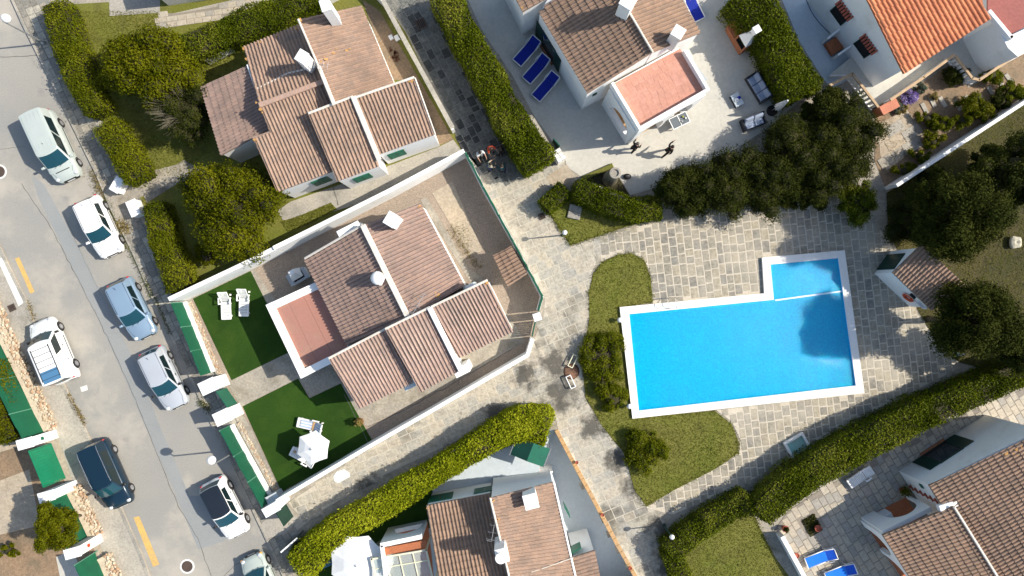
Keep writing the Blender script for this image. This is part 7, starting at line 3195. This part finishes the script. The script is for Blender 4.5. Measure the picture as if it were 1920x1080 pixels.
tree('broad olive tree in the upper left garden', 275, 118, 3.3, 2.6, 4.2, .6, 'bush', 34, 20000, .17)
tree('half-bare brown tree beside the lower roof of the upper left villa', 345, 205, 1.8, 2.0, 3.6, .5, 'dark', 22, 7000, .13, bare=70)
tree('big bushy tree between street hedge and the white wall', 430, 385, 3.1, 3.2, 4.6, .6, 'bush', 46, 24000, .17, clump=.30)
tree('low bush in the shadow left of the big bushy tree', 385, 480, .8, .7, 1.4, .2, 'bush', 9, 2000, .13, 'shrub', 'shrub')
tree('round yellow-green tree behind the lowest left pier', 97, 992, 1.15, 1.75, 4.3, 1.0, 'bush', 30, 11000, .14)
tree('low leafy plant in the bottom left corner', 14, 1035, .9, .5, .9, .15, 'bush', 8, 1600, .13, 'shrub', 'shrub')
BB = 'tall dark bushes between terrace and pool'
for i, (x, y, rx, ry, h, lab) in enumerate((
        (1287, 352, 1.9, 2.0, 3.0, 'dark rounded bush at the left end of the bush row'),
        (1360, 345, 2.2, 2.2, 3.3, 'dark bush second from the left end of the bush row'),
        (1437, 335, 2.4, 2.3, 3.4, 'dark bush in the middle of the row, above the pool paving'),
        (1500, 278, 2.5, 2.3, 3.5, 'dark bush behind the two-seat sofa'),
        (1565, 315, 2.3, 2.3, 3.4, 'dark bush right of the middle, above the shallow pool end'),
        (1585, 240, 2.6, 2.3, 3.6, 'tall dark bush at the right end beside the soil garden'),
        (1505, 358, 2.0, 1.3, 2.6, 'low dark bush overhanging the pool paving'),
        (1548, 200, 1.5, 1.3, 3.2, 'dark bush against the folded parasol'))):
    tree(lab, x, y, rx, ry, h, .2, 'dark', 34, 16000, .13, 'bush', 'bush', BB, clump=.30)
tree('glossy light-flecked bush at the corner of the blue-white wall', 1612, 378, 1.4, 1.5, 2.5, .2, 'pitt', 20, 7000, .13, 'bush', 'bush')
tree('light-flecked shrub crown at the lower end of the dark terrace hedge', 1515, 155, 1.2, 1.0, 2.9, .4, 'pitt', 14, 4500, .13, 'bush', 'bush')
TR = 'dark trees on the right edge'
tree('large dark tree above the pool hut', 1812, 405, 2.7, 2.8, 7.0, 2.0, 'dark', 44, 26000, .17, group=TR, clump=.3, hull=False)
tree('large dark tree below the pool hut', 1842, 605, 2.7, 2.5, 6.9, 2.0, 'dark', 44, 24000, .17, group=TR, clump=.3, hull=False)
tree('dark tree at the right edge beyond the pool hut', 1910, 325, 2.3, 2.3, 5.4, 1.4, 'dark', 28, 13000, .17, group=TR, clump=.3)
tree('dark tree cut by the right edge above the long hedge', 1925, 650, 2.2, 1.8, 5.6, 1.2, 'dark', 24, 10000, .17, group=TR, clump=.3)
tree('low spreading bush beside the tube frames', 1130, 675, 1.6, 2.3, .95, .12, 'olive', 34, 9000, .13, 'bush', 'bush', clump=.26)
tree('small low bush at the lower pool corner', 1150, 745, 1.1, 1.0, .8, .12, 'olive', 14, 3000, .13, 'bush', 'bush', clump=.3)
tree('low rounded bush on the lower lawn', 1210, 842, 1.55, 1.6, 1.0, .12, 'olive', 26, 7500, .13, 'bush', 'bush', clump=.28)

tree('dark low tree by the lower end of the blue-white wall', 1760, 352, 1.7, 1.2, 2.6, .2, 'dark', 22, 9000, .15, group=TR, clump=.34)
tree('added dark shrub filling the shade between big bushes and pool hut', 1712, 412, 1.7, 1.9, 2.2, .2, 'dark', 16, 6000, .14, 'shrub', 'shrub', clump=.34)  # shrub put in to darken ground that lies only in shade
tree('dark shrub mass between the two upper trees on the right edge', 1858, 300, 1.5, 1.1, 2.6, .2, 'dark', 20, 8000, .14, 'shrub', 'shrub', clump=.34)
for k, (x, y, rx, ry, hh, lf) in enumerate(((1700, 318, .9, .6, .8, 'bush'), (1728, 290, .8, .5, .9, 'olive'), (1752, 262, .9, .6, 1.0, 'bush'), (1808, 225, .8, .6, 1.2, 'olive'), (1850, 215, 1.0, .7, 1.3, 'bush'), (1880, 188, .9, .6, 1.2, 'dark'), (1690, 205, .5, .4, .5, 'dry'))):
    tree('low garden shrub along the blue-white wall, ' + ['nearest the wall end', 'second from the wall end', 'third from the wall end', 'left of the bright shrub', 'right of the bright shrub', 'under the right picture edge', 'dry one beside the salmon pier'][k], x, y, rx, ry, hh, .1, lf, 8, 1500, .12, 'shrub', 'shrub', 'low shrubs of the soil garden', clump=.42)
# weeds along kerb and cracks
def weeds(pts, n, w, z, leaf, size=.10, name='weeds'):
    q = [P(x, y, z) for x, y in pts]
    out = []
    for i in range(n):
        k = RNG.randrange(len(q) - 1)
        p = q[k].lerp(q[k + 1], RNG.random()) + Vector((RNG.gauss(0, w), RNG.gauss(0, w), RNG.uniform(.01, .10)))
        out.append(tuple(p))
    out = np.array(out)
    nv = np.zeros_like(out)
    nv[:, 2] = .4
    return leaf_object(name, out, nv, size, LM[leaf], None, aspect=.35, rnd=.8)


weeds([(172, 318), (185, 345), (198, 372)], 700, .22, .04, 'dry')
weeds([(196, 370), (215, 405), (235, 455), (262, 505), (285, 560)], 900, .12, .05, 'olive')
weeds([(225, 420), (240, 430)], 300, .22, .12, 'dry', .13)
weeds([(275, 530), (300, 580), (320, 628)], 300, .08, .12, 'olive')
weeds([(376, 752), (392, 768)], 260, .15, .11, 'bush')
weeds([(128, 738), (160, 795)], 500, .10, .08, 'dry')
weeds([(850, 430), (870, 470), (900, 500)], 420, .18, .13, 'dry')
weeds([(858, 425), (868, 445), (882, 470)], 260, .35, .13, 'bush', .08)
weeds([(52, 565), (64, 600)], 200, .12, .06, 'dry')

for pl in (LAWN_ISLE, LAWN_TRI):
    weeds(pl + pl[:1], 1500, .10, G + .03, 'grass', .10, 'edge_grass')
weeds(LAWN_BOT[1:5], 500, .12, G + .03, 'grass', .10, 'edge_grass')
weeds([(1652, 240), (1700, 300), (1740, 262), (1690, 215)], 500, .5, G + .03, 'dry', .10)


# ================================================================ vehicles
def ex_roofribs(t, L, W, H, F, pm, top):
    for y in (-.42, -.21, 0, .21, .42):
        m = MB()
        m.box((-.19 * L, y * W * .72, H + .012), (L * .50, .02, .012))
        m.build('roof_rib', pm, t)
    m = MB()
    m.tube((.02 * L, 0, H + .0), (-.0 * L, 0, H + .10), .012, n=5)
    m.build('aerial', CM['trim'], t)


def ex_grille_wide(t, L, W, H, F, pm, top):
    ex_roofribs(t, L, W, H, F, pm, top)
    m = MB()
    m.box((.375 * L, 0, F['hood'] + .022), (.05, W * .52, .012), .0)
    m.build('bonnet_vent', CM['trim'], t)


def ex_vanroof(t, L, W, H, F, pm, top):
    for i in range(6):
        m = MB()
        m.box((F['wt'] * L - .28 - i * .40, 0, H + .022), (.025, W * .64, .03))
        m.build('roof_bar', CM['trim'], t)
    for sy in (-1, 1):
        m = MB()
        m.box((F['wt'] * L - 1.28, sy * W * .335, H + .035), (2.2, .03, .04))
        m.build('roof_rail', CM['trim'], t)
    m = MB()
    m.box((F['rt'] * L + .45, 0, H + .022), (.78, W * .66, .02), bev=.008)
    m.build('roof_hatch', paint('blue_hatch_glass', (.075, .19, .33), .15), t)


def ex_rails(t, L, W, H, F, pm, top):
    for sy in (-1, 1):
        m = MB()
        m.path([(F['wt'] * L - .1, sy * W * .36, H - .02), (F['wt'] * L - .5, sy * W * .365, H + .035), (F['rt'] * L + .3, sy * W * .365, H + .035), (F['rt'] * L + .05, sy * W * .36, H - .02)], .025, 6)
        m.build('roof_rail', CM['chrome'], t)


def ex_seam(t, L, W, H, F, pm, top):
    for sy in (-1, 1):
        m = MB()
        m.box(((F['wt'] + F['rt']) / 2 * L, sy * W * .335, H + .008), ((F['wt'] - F['rt']) * L * .95, .02, .012))
        m.build('roof_seam', CM['trim'], t)
    m = MB()
    m.tube((F['rt'] * L + .25, 0, H), (F['rt'] * L + .10, 0, H + .12), .012, n=5)
    m.build('aerial', CM['trim'], t)


car('pale grey-green people carrier parked at the top of the kerb line', 114, 279, (.42, .908), 4.75, 1.85, 1.76, (.46, .51, .48), 'van', group='parked vehicles along the street', cat='van', extra=ex_grille_wide, F=dict(cowl=.30, wt=.12, hood=.92, rt=-.47, rb=-.49), metal=.1, rw=.80)
car('white hatchback parked behind the people carrier', 197, 427, (.42, .907), 4.1, 1.73, 1.45, (.80, .80, .79), 'hatch', group='parked vehicles along the street', extra=ex_seam)
car('blue-grey hatchback parked beside the upper turf fence', 258, 579, (.44, .897), 4.15, 1.76, 1.48, (.25, .355, .47), 'hatch', group='parked vehicles along the street', metal=.25, extra=ex_seam)
car('silver hatchback with roof seams parked near the main gate', 317, 707, (.43, .903), 4.25, 1.76, 1.47, (.50, .53, .57), 'hatch', group='parked vehicles along the street', metal=.25, extra=ex_seam, dark_mirror=1)
car('white van with dark roof bars facing up the street on the left', 112, 656, (-.386, -.922), 4.4, 1.80, 1.80, (.80, .80, .79), 'van', group='parked vehicles along the street', cat='van', extra=ex_vanroof, noglass=('rear_side_window', 'quarter_window'), dark_mirror=1, rw=.86)
car('dark navy people carrier parked on the left pavement edge', 213, 885, (.406, .914), 4.6, 1.82, 1.66, (.006, .024, .045), 'mpv', group='parked vehicles along the street', metal=.2, extra=ex_rails, dark_mirror=1)
car('small white car with black roof parked beside the lower green fence', 430, 947, (.453, .891), 4.1, 1.74, 1.47, (.80, .80, .79), 'mini', roofcol=(.012, .016, .022), group='parked vehicles along the street', dark_mirror=1, wr=.33, F=dict(rt=-.40, rb=-.47))
car('pale grey-green car with amber indicators cut by the bottom edge', 500, 1087, (-.42, -.907), 4.1, 1.70, 1.45, (.42, .47, .43), 'hatch', group='parked vehicles along the street', amber=1, F=dict(cowl=.27, wt=.12))


# ---- street lamps
def street_lamp(label, bx, by, hx, hy, h):
    b = P(bx, by)
    e = P(hx, hy, h)
    t = thing('street_lamp', label, 'street lamp', (b.x, b.y, G), 'globe street lamps along the kerb')
    m = MB()
    m.lathe((b.x, b.y, G), [(.14, 0), (.14, .25), (.07, .35)], 12)
    m.build('base', MT['steel'], t)
    m = MB()
    m.tube((b.x, b.y, G + .3), (b.x, b.y, h - .35), .06, .045, 10)
    m.build('post', MT['steel'], t)
    m = MB()
    m.path([(b.x, b.y, h - .38), (b.x + (e.x - b.x) * .5, b.y + (e.y - b.y) * .5, h - .12), (e.x, e.y, h - .1)], .035, 8)
    m.build('arm', MT['steel'], t)
    m = MB()
    m.lathe((e.x, e.y, h - .2), [(.10, 0), (.13, .06), (.10, .12)], 14)
    m.build('collar', MT['steel'], t)
    m = MB()
    m.ball((e.x, e.y, h + .12), .27, 20, 12)
    m.build('globe', MT['whiteplastic'], t, smooth=True)
    return t


street_lamp('globe street lamp in the top left corner above the dark sidewalk', 86, 82, 14, 36, 4.2)
street_lamp('globe street lamp beside the lower green fence', 449, 842, 398, 862, 4.2)

# ---- people
PG = 'group of people standing on the slate path'
person('person in an orange-red top reaching out on the slate path', 918, 283, (.65, .75), lean=.30, stride=.10, arms=((1.0, .25), (.55, .2)), shirt=(.60, .075, .03), pants=(.04, .05, .055), hair=(.06, .03, .02), group=PG, headdip=.04)
person('person in a white shirt at the fence corner on the slate path', 901, 293, (.45, .9), lean=.12, stride=.05, arms=((.5, 1.0), (.5, 1.0)), shirt=(.68, .68, .68), pants=(.62, .62, .64), hair=(.02, .018, .016), group=PG)
person('person in a black jacket facing the others near the hedge', 942, 288, (-.95, .25), lean=.15, stride=.06, arms=((.8, .6), (.4, .4)), shirt=(.012, .011, .011), pants=(.015, .014, .014), hair=(.012, .01, .008), group=PG, bare_arms=False)
person('dark-haired person with pale top and blue trousers, lowest left of the group', 919, 317, (.75, -.5), lean=.12, stride=.05, arms=((.7, .6), (.5, .5)), shirt=(.38, .36, .28), pants=(.02, .045, .20), hair=(.03, .018, .012), group=PG, height=1.6)
person('person in a dark teal jacket, lowest right of the group', 943, 323, (-.45, -.85), lean=.18, stride=.08, arms=((.6, .7), (.4, .4)), shirt=(.008, .055, .065), pants=(.012, .014, .04), hair=(.025, .018, .012), group=PG, bare_arms=False)
person('person in black standing at the porch corner', 1184, 283, (.55, -.7), lean=.2, stride=.10, arms=((.5, .9), (.4, .5)), shirt=(.010, .010, .010), pants=(.010, .010, .011), hair=(.10, .09, .08), bare_arms=False)
person('person in black walking across the sunlit terrace', 1246, 288, (.78, -.62), lean=.22, stride=.30, arms=((.9, .9), (-.4, .3)), shirt=(.012, .011, .010), pants=(.012, .011, .011), hair=(.03, .02, .014), bare_arms=False)
